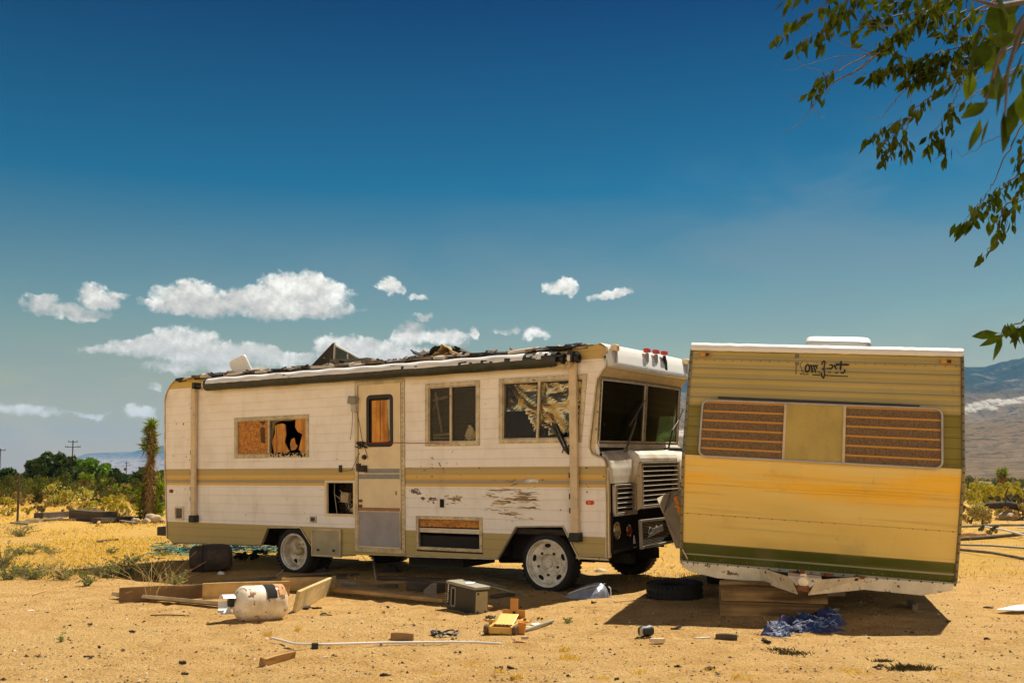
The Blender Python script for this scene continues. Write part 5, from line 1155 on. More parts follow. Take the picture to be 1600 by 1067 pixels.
stroke(mb, [(652, 330), (735, 333)], k_ * .7); stroke(mb, [(800, 338), (1050, 350)], k_ * .75); stroke(mb, [(512, 322), (532, 323)], k_ * .6); stroke(mb, [(580, 325), (604, 326)], k_ * .6); stroke(mb, [(752, 312), (756, 345)], k_)
mb.build('script_lettering', sm, tr, recalc=False)
mb = MB(); stroke(mb, [(476, 110), (476, 210)], .040); stroke(mb, [(468, 215), (464, 320)], .010); stroke(mb, [(606, 122), (520, 200), (512, 225), (540, 300), (562, 335)], .008)
mb.build('ghost_letter', gmx, tr, recalc=False)
# ---- chassis front: rusty white rail, A-frame, coupler
def TD(px, py, y): x_, z_ = TS(px, py, y); return Vector((x_, y, z_))
def slab(pix, y0, y1): return [TS(px, py, y0) for px, py in pix]
mb = MB()
L1 = slab([(1066, 877), (1188, 888), (1188, 909), (1120, 903), (1078, 892), (1066, 885)], -.03, 0); mb.plate(L1[::-1], [], -.03, .02); mb.build('chassis_rail', M_['frame'], tr, bevel=.004); mb = MB()
L2 = slab([(1350, 902), (1490, 912), (1490, 922), (1440, 930), (1350, 921)], -.03, 0); mb.plate(L2[::-1], [], -.03, .02)
mb.build('chassis_rail', M_['frame'], tr, bevel=.004)
ay = -.95
apex = TD(1253, 917, ay)
def beam(p0t, p0b, p1t, p1b, y0, y1, th):
    A = TD(*p0t, y0); B = TD(*p0b, y0); C_ = TD(*p1t, y1); D_ = TD(*p1b, y1); off = Vector((0, th, 0))
    vs = [A, B, D_, C_, A + off, B + off, D_ + off, C_ + off]
    return MB().add(vs, [(0, 1, 2, 3), (7, 6, 5, 4), (0, 4, 5, 1), (3, 2, 6, 7), (0, 3, 7, 4), (1, 5, 6, 2)])
beam((1186, 887), (1186, 908), (1236, 902), (1247, 929), -.03, ay, .06).build('tongue_beam', M_['frame'], tr, bevel=.006)
beam((1352, 901), (1352, 921), (1276, 906), (1262, 930), -.03, ay, .06).build('tongue_beam', M_['frame'], tr, bevel=.006)
mb = MB(); 
A = TD(1231, 899, ay); B = TD(1284, 904, ay); C_ = TD(1246, 916, ay - .07); D_ = TD(1266, 917, ay - .07); up_ = Vector((0, .28, .0))
mb.add([A, B, D_, C_, A + up_, B + up_, C_ + Vector((0, .2, -.03)), D_ + Vector((0, .2, -.03))], [(0, 1, 3, 2) if False else (0, 3, 2, 1), (0, 1, 5, 4), (3, 6, 7, 2), (0, 4, 6, 3), (1, 2, 7, 5)])
mb.build('coupler_plate', M_['frame'], tr)
c0 = TD(1255, 908, ay - .06); mb = MB(); mb.lathe([(.001, -.10), (.045, -.10), (.055, -.04), (.05, .03), (.04, .05), (.001, .055)], c0, (0, -1, 0), 16); mb.box(c0 + Vector((0, .04, .04)), (.05, .12, .05), (0, 0, 0)); mb.build('coupler', M_['frame'], tr, smooth=50)
mb = MB(); mb.box(c0 + Vector((0, -.03, -.055)), (.10, .10, .045)); mb.box(c0 + Vector((-.01, .03, .075)), (.035, .035, .05), (.3, 0, .4)); mb.build('coupler_jaw', M_['rust'], tr, bevel=.006)
mb = MB(); mb.tube([TD(1247, 892, -.55), TD(1250, 900, -.75)], .012, 6); mb.bar(TD(1195, 893, -.2), TD(1340, 905, -.2), .05, .02); mb.bar((.3, .3, -.05), (TW - .3, .3, -.05), .1, .08); mb.bar((.35, .0, -.06), (.35, BL_, -.06), .06, .1); mb.bar((TW - .35, .0, -.06), (TW - .35, BL_, -.06), .06, .1); mb.build('underframe', M_['under'], tr)
mb = MB()
for k in range(3): mb.bar(TD(1350 - 52 * k, 902 - 4 * k, -.1 - .2 * k), TD(1338 - 50 * k, 900 - 3 * k, -.15 - .25 * k), .02, .03)
mb.build('chain', M_['rust'], tr)
for xx in (.16, TW - .16):
    w_ = MB().lathe([(.16, -.09), (.18, -.10), (.30, -.09), (.33, -.05), (.33, .05), (.30, .09), (.18, .10), (.16, .09)], (xx, 2.4, -.12), (1, 0, 0), 32).build('wheel', M_['rubber'], tr, smooth=40)
    MB().lathe([(.165, .06), (.17, .08), (.12, .03), (.06, .05), (.001, .06)], (xx, 2.4, -.12), (1 if xx > 1 else -1, 0, 0), 32).build('rim', M_['rim'], w_, smooth=40)
# torn corner strip lower left
a = TS(1066, 858, -.08); b = TS(1074, 873, -.06); MB().bar((a[0], -.07, a[1]), (b[0], -.05, b[1]), .02, .01).build('loose_trim', M_['pole'], tr)
# ---- bent sheet between the two vehicles
def ad(px, py, D): return atd(px, py, D)
bs = thing('bent_sheet_metal', 'bent grey metal sheet wedged between the motorhome front and the trailer', 'metal sheet')
pA, pB, pC, pD, pE, pF = ad(1026, 779, 10.55), ad(1047, 768, 10.75), ad(1036, 802, 10.45), ad(1066, 766, 10.3), ad(1066, 856, 10.25), ad(1056, 856, 10.3)
ym = wear('grey sheet lit tone', (.60, .52, .36), .5, .2, .2); dmm = wear('grey sheet shaded tone', (.24, .19, .12), .55, .2, .3, 4)  # one sheet in two tones: light painted on the fold, shade on the rest
o = MB().add([pA, pB, pC], [(0, 1, 2)]).build('folded_corner', ym, bs); md = o.modifiers.new('s', 'SOLIDIFY'); md.thickness = .008
o = MB().add([pC, pB, pD, pE, pF], [(0, 1, 2, 3, 4)]).build('sheet', dmm, bs); md = o.modifiers.new('s', 'SOLIDIFY'); md.thickness = .008
mb = MB(); rng = random.Random(6)
for k in range(16): p = ad(1055 + k * .5 + rng.uniform(-2, 2), 777 + k * 1.6, 10.2); mb.box(p, (.02, .03, .025), (rng.random(), rng.random(), 0))
mb.build('corroded_edge', M_['orange'], bs)
# ================================================================== THINGS ON THE GROUND
def gp(px, py): 
    p = g(px, py); 
    for _ in range(4): p = g(px, py, gz(p.x, p.y))
    return p
def ang(p, q): return math.atan2(q.y - p.y, q.x - p.x)
def boardg(p0, p1, wd, ht, m, name, label, cat, roll=0, lift=0.0, grp=None, z0=0, z1=0):
    a = gp(*p0); b = gp(*p1); a = Vector((a.x, a.y, a.z + z0)); b = Vector((b.x, b.y, b.z + z1)); c_ = (a + b) / 2; d = b - a; L = d.length
    o = MB()
    n = 7; zs = []
    for i in range(n - 1):
        u0, u1 = i / (n - 1), (i + 1) / (n - 1)
        s0 = .006 * math.sin(u0 * 3.1 + L); s1 = .006 * math.sin(u1 * 3.1 + L)
        for_ = [(-L / 2 + L * u0, s0), (-L / 2 + L * u1, s1)]
        o.add([(x_, y_, z_ + s_) for (x_, s_) in for_ for y_ in (-wd / 2, wd / 2) for z_ in (0, ht)], [(0, 1, 5, 4), (2, 6, 7, 3), (1, 3, 7, 5), (0, 4, 6, 2)] + ([(0, 2, 3, 1)] if i == 0 else []) + ([(4, 5, 7, 6)] if i == n - 2 else []))
    ob = o.build(name, m, bevel=.004); M = Matrix((d.normalized(), Vector((0, 0, 1)).cross(d.normalized()).normalized(), Vector((0, 0, 1)))).transposed()
    M.col[2] = M.col[0].cross(M.col[1]).normalized(); ob.matrix_world = Matrix.Translation(c_ + Vector((0, 0, lift))) @ M.to_4x4() @ Matrix.Rotation(roll, 4, 'X'); return tag(ob, label, cat, grp)
# bottomless timber frame lying around the gas bottle
boardg((186, 942), (318, 934), .03, .15, M_['darkplank'] if False else wood('brown board', (.22, .13, .05), (.12, .07, .03), 0, .4, .5), 'board', 'shaded brown board standing on edge at the left end of the low timber frame', 'board')  # wood colour darkened to carry the shade on this side
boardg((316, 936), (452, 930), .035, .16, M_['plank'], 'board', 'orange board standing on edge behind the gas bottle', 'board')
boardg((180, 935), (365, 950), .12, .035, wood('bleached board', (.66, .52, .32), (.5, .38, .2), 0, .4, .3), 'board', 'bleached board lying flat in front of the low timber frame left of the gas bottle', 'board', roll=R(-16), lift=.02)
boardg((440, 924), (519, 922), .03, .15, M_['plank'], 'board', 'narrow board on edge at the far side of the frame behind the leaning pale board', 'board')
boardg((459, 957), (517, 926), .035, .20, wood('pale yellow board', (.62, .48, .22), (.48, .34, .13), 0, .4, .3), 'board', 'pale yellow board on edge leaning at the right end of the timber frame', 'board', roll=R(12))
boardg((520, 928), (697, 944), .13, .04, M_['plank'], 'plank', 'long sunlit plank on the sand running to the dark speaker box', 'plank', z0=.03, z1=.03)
boardg((556, 921), (710, 915), .06, .03, wood('shade-toned plank', (.34, .2, .08), (.2, .12, .05), 0, .4, .4), 'plank', 'thin plank in the motorhome shade behind the long sunlit plank', 'plank', z0=.05, z1=.04)  # darker copy of the plank wood, shade put into its colour
o = MB().plate([(0, 0), (.14, 0), (.14, .13), (.09, .13), (.0, .06)], [], -.02, .02).build('wood_offcut', M_['grayplank'], None, bevel=.004); p = gp(662, 930); o.location = p; o.rotation_euler = (0, 0, .3); tag(o, 'grey wedge of wood between the two thin planks', 'wood block')
boardg((345, 912), (432, 903), .04, .03, M_['grayplank'], 'stick', 'thin grey batten in the shade under the rear of the motorhome', 'batten')
boardg((752, 921), (822, 931), .03, .02, wood('pale batten', (.46, .36, .2), (.3, .22, .1), 0), 'stick', 'pale thin batten on the ground right of the speaker box', 'batten', z0=.05)
boardg((745, 914), (794, 919), .06, .03, M_['grayplank'], 'stick', 'short grey batten in the shade between the speaker box and the front wheel', 'batten', z0=.03)
boardg((745, 948), (764, 953), .09, .02, wood('orange chip', (.55, .30, .10), (.3, .15, .05), 0), 'wood_chip', 'flat orange wood chip between the speaker box and the yellow trolley jack', 'wood block', z0=.02, z1=.02)
# gas bottle
pA = gp(352, 958); tk = thing('gas_bottle', 'dented rusty white gas bottle with a cut out black patch lying on its side', 'gas bottle')
A = gp(382, 972); B = gp(446, 968); r_ = .158; axd = Vector((B.x - A.x, B.y - A.y + .05, 0)).normalized(); rt = axd.to_track_quat('X', 'Z').to_matrix().to_4x4()
cen = (A + B) / 2; L = .28
tk.matrix_world = Matrix.Translation((cen.x - .055, cen.y + .10, cen.z + r_ - .012)) @ rt @ Matrix.Rotation(R(-8), 4, 'X') @ Matrix.Rotation(R(2), 4, 'Y'); bpy.context.view_layer.update()
pr = [(.001, -L - .0)] + [(r_ * math.sin(R(a)), -L / 2 - .075 - (.10 - .10 * (1 - math.cos(R(a)))) if False else -L / 2 - .10 * math.cos(R(a)) - .02) for a in range(12, 91, 8)] + [(r_, 0.0), (r_, .02), (r_ + .004, .024), (r_ + .004, .05), (r_, .054)] + [(r_ * math.cos(R(a)), L / 2 + .09 * math.sin(R(a))) for a in range(0, 85, 8)] + [(.001, L / 2 + .09)]
pr[0] = (.001, -L / 2 - .12)
MB().lathe(pr, (0, 0, 0), (1, 0, 0), 48).build('tank', wear('rusty bottle paint', (.86, .77, .60), .5, 0, .25, 4, col2=(.60, .46, .26), spots=.16, spotcol=(.22, .09, .03), spotscale=11), tk, smooth=40)
# patch on the upper front
def cyl(a0, a1, x0, x1, rr, n=14): 
    return lambda u, v: (x0 + (x1 - x0) * u, -rr * math.cos(R(a0 + (a1 - a0) * v)), rr * math.sin(R(a0 + (a1 - a0) * v)))
MB().grid(cyl(12, 86, -.005, .085, r_ + .0065), 4, 18).build('black_patch', M_['dark'], tk, smooth=60)
MB().grid(cyl(22, 98, .090, .172, r_ + .0068), 10, 18, 0, lambda u, v: noise.noise(Vector((u * 3, v * 4, 7))) > -.32).build('peeled_rust', wear('orange peeled rust', (.66, .33, .14), .8, 0, .3, 20), tk, smooth=60)
MB().grid(lambda u, v: (-L / 2 - .12 - .11 * u, -.085 * math.cos(v * 4.6 + .6), .085 * math.sin(v * 4.6 + .6)), 4, 20, 0, lambda u, v: not (.40 < v < .46)).build('collar', M_['bwhite'], tk, smooth=60)
mb = MB(); mb.lathe([(.025, 0), (.025, .06), (.018, .07), (.001, .075)], (-L / 2 - .10, 0, 0), (-1, 0, 0), 12); mb.box((-L / 2 - .15, -.02, .03), (.05, .05, .05), (.3, .2, 0)); mb.tube([(-L / 2 - .14, -.02, .02), (-L / 2 - .15, -.06, .03)], .014, 8); mb.build('valve', M_['black'], tk, bevel=.004)
mb = MB(); mb.bar((-L / 2 - .10, -.05, -.07), (-L / 2 + .02, -.13, -.03), .02, .012); mb.build('rust_strip', M_['rust'], tk)
# speaker-like box
bx = thing('speaker_box', 'dark olive plastic speaker box with a pale ringed slot and white tag on top', 'speaker box')
p0 = gp(697, 950); p1 = gp(740, 959); a_ = ang(p0, p1); wd_ = (p1 - p0).length; hh = .25; dp = .17
bx.matrix_world = Matrix.Translation(p0 + Vector((0, 0, -.005))) @ Matrix.Rotation(a_, 4, 'Z') @ Matrix.Rotation(R(3.5), 4, 'Y'); 
MB().box((wd_ / 2, dp / 2, hh / 2), (wd_, dp, hh)).build('case', [M_['olive']], bx, bevel=.012)
mb = MB(); mb.box((wd_ / 2, dp / 2, hh + .012), (wd_ + .02, dp + .02, .03)); o = mb.build('lid', M_['olived'], bx, bevel=.010)
MB().box((.10, .15, hh + .028), (.05, .03, .004)).build('handle_slot', M_['dark'], o)
MB().add([(.19, .08, hh + .031), (.27, .03, hh + .031), (.30, .09, hh + .031), (.24, .17, hh + .033), (.20, .15, hh + .031)], [(0, 1, 2, 3, 4)]).build('white_tag', M_['bwhite'], o)
MB().plate(rrect(.075, .04, .155, hh - .02, .02), [rrect(.092, .055, .138, hh - .035, .015)], -.006, .004).build('slot_ring', wear('pale grey ring', (.27, .25, .19), .6), bx, bevel=.003)
MB().plate(rrect(.09, .055, .14, hh - .035, .015), [], -.002, .004).build('slot', M_['dark'], bx)
mb = MB(); rng = random.Random(4)
for k in range(9): z = .07 + k * .02; mb.b2(.022, .022 + rng.uniform(.010, .018), -.004, 0, z, z + .012)
mb.build('side_lettering', M_['bwhite'], bx); MB().b2(.012, .045, -.003, 0, .05, .26).build('label_strip', M_['dark'], bx)
MB().b2(wd_, wd_ + .006, .015, dp - .015, .02, hh - .02).build('side_panel', M_['khaki'], bx, bevel=.003)
mb = MB()
for (y_, z_) in ((.04, .04), (.04, hh - .04), (dp - .04, .04)): mb.lathe([(.012, 0), (.01, .008), (.001, .009)], (wd_ + .005, y_, z_), (1, 0, 0), 10)
mb.build('foot', M_['screw'], bx)
# yellow trolley jack
jk = thing('trolley_jack', 'yellow and orange trolley jack with small dark wheels on the bare sand', 'trolley jack')
p0 = gp(763, 991); p1 = gp(801, 992); a_ = ang(p0, p1); sc_ = (p1 - p0).length / .20
jk.matrix_world = Matrix.Translation(p0) @ Matrix.Rotation(a_ + .03, 4, 'Z') @ Matrix.Scale(sc_, 4); 
mb = MB(); mb.box((.012, .17, .055), (.018, .36, .05), (R(4), 0, 0)); mb.box((.185, .17, .055), (.018, .36, .05), (R(4), 0, 0)); mb.box((.10, .0, .035), (.19, .016, .05)); mb.build('frame', M_['yellow'], jk, bevel=.004)
MB().box((.10, .16, .10), (.15, .17, .008), (R(22), 0, 0)).build('cover_plate', wear('pale yellow plate', (.86, .62, .18), .4, 0, .1), jk, bevel=.003)
mb = MB(); mb.box((.10, .345, .115), (.19, .012, .075)); mb.box((.10, .355, .185), (.065, .012, .11), (R(-8), 0, 0)); o = mb.build('handle_socket', M_['orange'], jk, bevel=.003)
MB().box((.105, .334, .115), (.018, .02, .05)).build('slot', M_['dark'], o)
mb = MB(); mb.b2(.03, .17, .01, .30, .02, .06); mb.build('inner_shadow_box', M_['dark'], jk)
mb = MB(); [mb.lathe([(.014, -.015), (.016, .0), (.012, .02), (.001, .022)], (.05 + .033 * k, .03, .065), (.2, -1, .3), 10) for k in range(4)]; mb.build('linkage', M_['rust'], jk, smooth=40)
for xx in (-.018, .215):
    MB().lathe([(.001, -.016), (.034, -.016), (.040, -.010), (.040, .010), (.034, .016), (.001, .016)], (xx, .012, .038), (1, 0, 0), 20).build('wheel', wear('brown caster', (.12, .05, .02), .6), jk, smooth=40)
mb = MB(); mb.box((-.04, .17, .085), (.06, .05, .02)); mb.box((-.04, .17, .05), (.02, .03, .06)); mb.build('side_bracket', M_['yellow'], jk, bevel=.003)
mb = MB(); mb.box((.255, .12, .095), (.08, .06, .014)); mb.box((.24, .10, .05), (.06, .07, .09), (0, .15, .2)); mb.build('side_bracket', M_['orange'], jk, bevel=.004)
mb = MB(); mb.lathe([(.012, 0), (.012, .012), (.001, .015)], (-.04, .17, .095), (0, 0, 1), 8); mb.lathe([(.012, 0), (.012, .014), (.001, .016)], (.26, .12, .105), (0, 0, 1), 8); mb.build('bolt', M_['screw'], jk)
def pipe(pts, r, m, name, label, cat, lift=None, n=8, mats=None):
    P = [gp(*p[:2]) + Vector((0, 0, (p[2] if len(p) > 2 else 0) + r * .8)) for p in pts]
    Q = []
    for i in range(len(P) - 1):
        for k in range(6): Q.append(P[i].lerp(P[i + 1], k / 6))
    Q.append(P[-1]); c_ = P[0].copy(); o = MB().tube([q - c_ for q in Q], r, n).build(name, m, None, smooth=60, loc=c_); return tag(o, label, cat)
pipe([(803, 992), (864, 973, .01)], .013, M_['steelpipe'], 'steel_pipe', 'short dull grey pipe leaning away from the yellow trolley jack', 'pipe')
pipe([(425, 1004, .03), (460, 1011, .02), (500, 1012, .02), (600, 1005), (690, 1004), (735, 1004), (786, 1007)], .009, M_['pvc'], 'white_pipe', 'long thin white pipe lying across the sand in the foreground', 'pipe')
p = gp(492, 1013); o = MB().box((0, 0, .02), (.05, .04, .045), (0, 0, .2)).build('pipe_bracket', M_['black'], bpy.data.objects['white_pipe'], bevel=.006); o.parent = bpy.data.objects['white_pipe']; o.location = p - bpy.data.objects['white_pipe'].location
boardg((611, 1000), (646, 1001), .06, .06, M_['brick'], 'brick', 'brown block of wood behind the long white pipe', 'block')
boardg((409, 1041), (456, 1027), .055, .055, wood('orange brown stub', (.46, .25, .06), (.10, .05, .02), 0, .6, .6), 'wood_stub', 'orange brown stub of timber in the foreground left of centre', 'wood block', roll=R(10))
def tangle(px, py, wx, wy, n, r, m, name, label, cat, seed, h=.03):
    rng = random.Random(seed); c_ = gp(px, py); mb = MB()
    for k in range(n):
        a0 = rng.random() * 6.28; pts = []
        rx = wx * rng.uniform(.3, 1); ry = wy * rng.uniform(.3, 1); ox = rng.uniform(-.4, .4) * wx; oy = rng.uniform(-.4, .4) * wy
        for i in range(14): a = a0 + i * .45; pts.append((ox + rx * math.cos(a), oy + ry * math.sin(a) * (1 + .2 * math.sin(3 * a)), r + abs(math.sin(a * 1.7 + k)) * h))
        mb.tube(pts, r, 5)
    o = mb.build(name, m, None, smooth=60, loc=c_); return tag(o, label, cat)
tangle(694, 993, .15, .10, 4, .006, M_['black'], 'cable_tangle', 'tangled thin black cable beside the brown block', 'cable', 3)
tangle(764, 968, .05, .05, 3, .005, M_['screw'], 'wire_scrap', 'small dark wire scrap left of the trolley jack', 'wire', 5)
boardg((803, 1005), (822, 1006), .025, .012, M_['dred'], 'red_tool', 'small dark red tool on the sand below the trolley jack', 'tool')
def flat(px, py, w_, d_, m, name, label, cat, rot=0.0, th=.004, tilt=0.0, seed=1, lift=.01):
    rng = random.Random(seed); n = 7; pts = [(math.cos(6.28 * k / n) * w_ * .5 * rng.uniform(.7, 1.15), math.sin(6.28 * k / n) * d_ * .5 * rng.uniform(.7, 1.15)) for k in range(n)]
    p = gp(px, py); o = MB().plate(pts, [], 0, th, frame=lambda x, y, z: Vector((x, z, y))).build(name, m, None); o.location = p + Vector((0, 0, lift)); o.rotation_euler = (tilt, 0, rot); return tag(o, label, cat)
flat(838, 977, .13, .12, M_['pvc'], 'white_scrap', 'white scrap of board beside the grey pipe', 'scrap', .4, seed=3, tilt=.1)
flat(828, 981, .13, .08, M_['pole'], 'white_scrap', 'cream scrap lying against the left half of the grey pipe', 'scrap', .2, seed=4)
flat(820, 1000, .06, .03, M_['stone'], 'flat_stone', 'small tan flat stone below the grey pipe', 'stone', .2, th=.02, seed=5)
flat(48, 955, .07, .05, M_['bwhite'], 'paper_scrap', 'white paper scrap on the sand at the left', 'scrap', seed=6)
flat(34, 1040, .02, .02, M_['bwhite'], 'paper_scrap', 'tiny white scrap at the lower left of the sand', 'scrap', seed=7)
flat(1029, 1005, .13, .05, M_['pole'], 'pale_stone', 'flat pale stone below the trailer shadow', 'stone', seed=8, th=.03)
flat(1099, 998, .16, .035, M_['pvc'], 'pale_sliver', 'thin pale sliver left of the dark brick', 'scrap', .25, seed=9)
boardg((1118, 998), (1152, 999), .05, .04, wear('dark brown brick', (.10, .065, .035), .9), 'dark_brick', 'dark brown brick on the sand below the tyre and timbers', 'brick')
p = gp(1009, 993); cn = thing('crushed_can', 'small crushed black can on the sand below the trailer shadow', 'can', p, (0, 0, .3))
MB().lathe([(.001, -.055), (.035, -.055), (.045, -.03), (.040, .0), (.047, .03), (.04, .055), (.001, .055)], (0, 0, .04), (1, .1, .05), 12).build('can_body', M_['black'], cn, smooth=40); MB().box((-.045, -.035, .04), (.05, .01, .06), (0, 0, .4)).build('torn_label', M_['tin'], cn)
crs = [(140, 977, .05), (108, 978, .03), (157, 1013, .03), (207, 988, .04), (226, 973, .04), (280, 1037, .08), (290, 1054, .04), (138, 1028, .10), (607, 950, .05), (600, 958, .05), (478, 952, .05), (508, 961, .10), (486, 950, .16), (800, 1045, .06), (780, 1046, .05), (600, 1056, .06), (720, 1022, .03), (845, 967, .07), (1060, 1043, .04), (1110, 1046, .05), (965, 1062, .06), (1200, 1005, .14), (1255, 975, .12), (1060, 983, .12), (925, 942, .06), (1540, 1000, .05), (1376, 1042, .1)]
for k, (px, py, s) in enumerate(crs):
    rng = random.Random(k + 50); p = gp(px, py); mb = MB()
    for q in range(rng.randint(2, 4)): mb.box((rng.uniform(-.4, .4) * s, rng.uniform(-.3, .3) * s, .006 + rng.uniform(0, .012)), (s * rng.uniform(.3, .9), s * rng.uniform(.1, .3), rng.uniform(.006, .018)), (rng.uniform(-.3, .3), rng.uniform(-.3, .3), rng.uniform(0, 3)))
    tag(mb.build('dark_chip', wear('dark chip', (.05, .035, .02), .9) if k == 0 else bpy.data.materials['dark chip'], None, loc=p), where('small dark burnt chip', px, py), 'wood chip', 'dark chips scattered on the sand')
# dark dry clumps lower right
dk = foliage('dead dark weed', [(.05, .035, .015), (.12, .09, .03)], 5., .1)
for (px, py, r1, n, lb) in [(1378, 1034, .06, 130, 'left of the two dark dead weed patches at the lower right'), (1424, 1045, .15, 420, 'larger dark dead weed patch at the lower right'), (1240, 1022, .13, 200, 'thin dark weed patch left of the two darker ones'), (1218, 1016, .10, 90, 'faint dark weed patch below the blue tarp')]:
    rng = random.Random(px); p = gp(px, py); mb = MB()
    for _ in range(n): blade(mb, rng.gauss(0, .5) * r1, rng.gauss(0, .35) * r1, 0, rng.uniform(.006, .03), .005, 1.8, rng)
    tag(mb.build('dead_weed', dk, recalc=False, loc=p), lb, 'dead weed')
# crumpled silver bag, blue tarp, teal netting
def bagh():
    c_ = gp(917, 933); P = [(-.23, -.05, .02), (-.17, -.10, .01), (.0, -.13, .0), (.14, -.08, .03), (.235, -.02, .0), (.24, .05, .13), (.10, .10, .17), (-.05, .11, .16), (-.16, .06, .09)]
    def f(u, v):
        a = v * 2 * math.pi; r = u; x_ = math.cos(a) * .24 * r ** .8; y_ = math.sin(a) * .14 * r ** .8
        hh_ = (.10 + .30 * x_ + .35 * y_) * (1 - r ** 5) + .02 * noise.noise(Vector((x_ * 9, y_ * 9, 2))) * (1 - r); q = noise.noise_vector(Vector((x_ * 22, y_ * 22, 5))) * .012
        return (x_ + q.x, y_ + q.y, max(-.005, hh_ + q.z))
    o = MB().grid(f, 22, 44).build('crumpled_bag', M_['silver'], None, smooth=35, recalc=False, loc=c_); tag(o, 'crumpled silver blue bag on the ground beside the front wheel', 'bag')
    MB().tube([(.235, .02, .11), (.25, -.03, .10), (.25, -.07, .0)], .006, 5).tube([(-.20, -.05, .05), (.02, -.04, .12), (.20, .05, .14)], .004, 5).build('handle', M_['pvc'], o)
bagh()
def heap(px, py, sx, sy, sz, m, name, label, cat, seed, n=40, amp=.35, rot=0.0, mats=None):
    c_ = gp(px, py)
    def f(u, v):
        a = v * 2 * math.pi; r = math.sqrt(u); x_ = math.cos(a) * r * sx * .5; y_ = math.sin(a) * r * sy * .5
        q = Vector((x_ * 9 + seed, y_ * 9, 0)); e = 1 + .3 * noise.noise(Vector((math.cos(a) * 1.3, math.sin(a) * 1.3, seed)))
        h = sz * max(0, 1 - r ** 2.2) * (.65 + .8 * abs(noise.noise(q)) + amp * noise.noise(q * 2.3)); nn = noise.noise_vector(q * 1.7) * .03 * (sx ** .5)
        return (x_ * e + nn.x * (r > .05), y_ * e + nn.y * (r > .05), max(-.01, h + abs(nn.z) * .9 * (1 - r)))
    o = MB().grid(f, n, n * 2, 0).build(name, m, None, smooth=25, recalc=False, loc=c_); o.rotation_euler = (0, 0, rot); return tag(o, label, cat)
heap(938, 902 if False else 893, .22, .15, .06, wear('silver and tan rag', (.55, .42, .22), .6), 'rag', 'tan rag in the gap behind the front wheel', 'rag', 8, n=18)
tb, t = newmat('blue tarp'); co = t.n('ShaderNodeTexCoord').outputs['Object']; n1 = t.noise(t.v('MULTIPLY', co, (8, 30, 8)), 1., 5., .7, 1.).outputs[0]; n2 = t.noise(co, 5., 3.).outputs[0]
c = t.mix(t.sstep(n2, .4, .6), (.006, .010, .065), (.008, .030, .12)); c = t.mix(t.sstep(n1, .58, .64), c, (.20, .28, .46)); c = t.mix(t.sstep(n1, .40, .34), c, (.006, .008, .03))
finish(t, t.n('ShaderNodeBsdfPrincipled', {'Base Color': c, 'Roughness': .4, 'Normal': t.n('ShaderNodeBump', {'Height': n1, 'Strength': .8, 'Distance': .02})})); M_['bluetarp'] = tb
bt = thing('blue_tarp', 'crumpled bright blue woven tarp below the trailer coupler', 'tarp', gp(1250, 985))
for (px, py, sx, sy, sz, sd) in ((1248, 984, .74, .26, .12, 5), (1290, 975, .36, .22, .15, 14), (1212, 992, .26, .2, .11, 21)):
    o = heap(px, py, sx, sy, sz, tb, 'fold', None, None, sd, n=44); o.parent = bt; o.location = o.location - bt.location
rng = random.Random(14); mb = MB()
for k in range(90):
    px_ = rng.uniform(1200, 1308); a = gp(px_, rng.uniform(982, 999) - (px_ - 1200) * .14) - bt.location; pts = [Vector((a.x, a.y, rng.uniform(.02, .10)))]
    for i in range(4): pts.append(pts[-1] + Vector((rng.uniform(-.04, .05), rng.uniform(-.03, .02), rng.uniform(-.025, .02))))
    mb.tube([Vector((q.x, q.y, max(.005, q.z))) for q in pts], .0035, 4)
mb.build('frayed_strands', wear('pale blue strands', (.32, .40, .60), .6), bt)
tn = thing('teal_netting', 'shredded teal netting strewn on the ground behind the motorhome rear', 'netting', gp(340, 858)); rng = random.Random(15); mb = MB(); mb2 = MB()
for k in range(210):
    px = 236 + 190 * rng.random() ** .8; py = 861 - (px - 236) * .010 + rng.gauss(0, 4.2); a = gp(px, py) - tn.location; pts = [a + Vector((0, 0, .02))]
    for i in range(4): pts.append(pts[-1] + Vector((rng.uniform(-.16, .16), rng.uniform(-.16, .16), rng.uniform(-.03, .05))))
    (mb if rng.random() < .75 else mb2).tube([Vector((q.x, q.y, max(.005, q.z))) for q in pts], .007, 4)
mb.build('strands', wear('teal strands', (.09, .34, .30), .6), tn); mb2.build('dark_strands', M_['black'], tn)
# tyres
def tyre(name, label, p, r, ri, wd, rot, parts=True, m='rubber'):
    o = thing(name, label, 'tyre', p, rot)
    MB().lathe([(ri, -wd / 2 + .02), (ri + .02, -wd / 2), (r - .03, -wd / 2), (r, -wd / 2 + .03), (r, wd / 2 - .03), (r - .03, wd / 2), (ri + .02, wd / 2), (ri, wd / 2 - .02), (ri + .025, 0)], (0, 0, 0), (0, 0, 1), 44, closed=True).build('carcass', M_[m], o, smooth=40)
    mb = MB()
    for k in range(36):
        a = k * math.pi / 18
        for h in (-.04, 0, .04): mb.box(((r + .002) * math.cos(a + h), (r + .002) * math.sin(a + h), h * 1.6), (.014, .035, .025), (0, 0, a + h))
    mb.build('tread', M_[m], o); return o
p = gp(1060, 937); tyre('discarded_tyre', 'old black tyre lying flat in the shadow left of the timber blocks', Vector((p.x, p.y + .24, p.z + .075)), .29, .17, .155, (R(3), R(-2), 0))
p = gp(322, 895); dr_ = thing('fire_blackened_drum', 'dark burnt drum lying on its side under the rear of the motorhome', 'drum', Vector((p.x, p.y + .2, p.z + .18)), (R(6), R(2), R(-2)))
MB().lathe([(.001, -.27), (.13, -.27), (.17, -.24), (.185, -.15), (.19, 0), (.185, .15), (.165, .25), (.12, .275), (.001, .275)], (0, 0, 0), (1, .25, .06), 32).build('shell', wear('burnt drum', (.035, .025, .018), .9, 0, .5, 8, col2=(.08, .05, .03)), dr_, smooth=40)
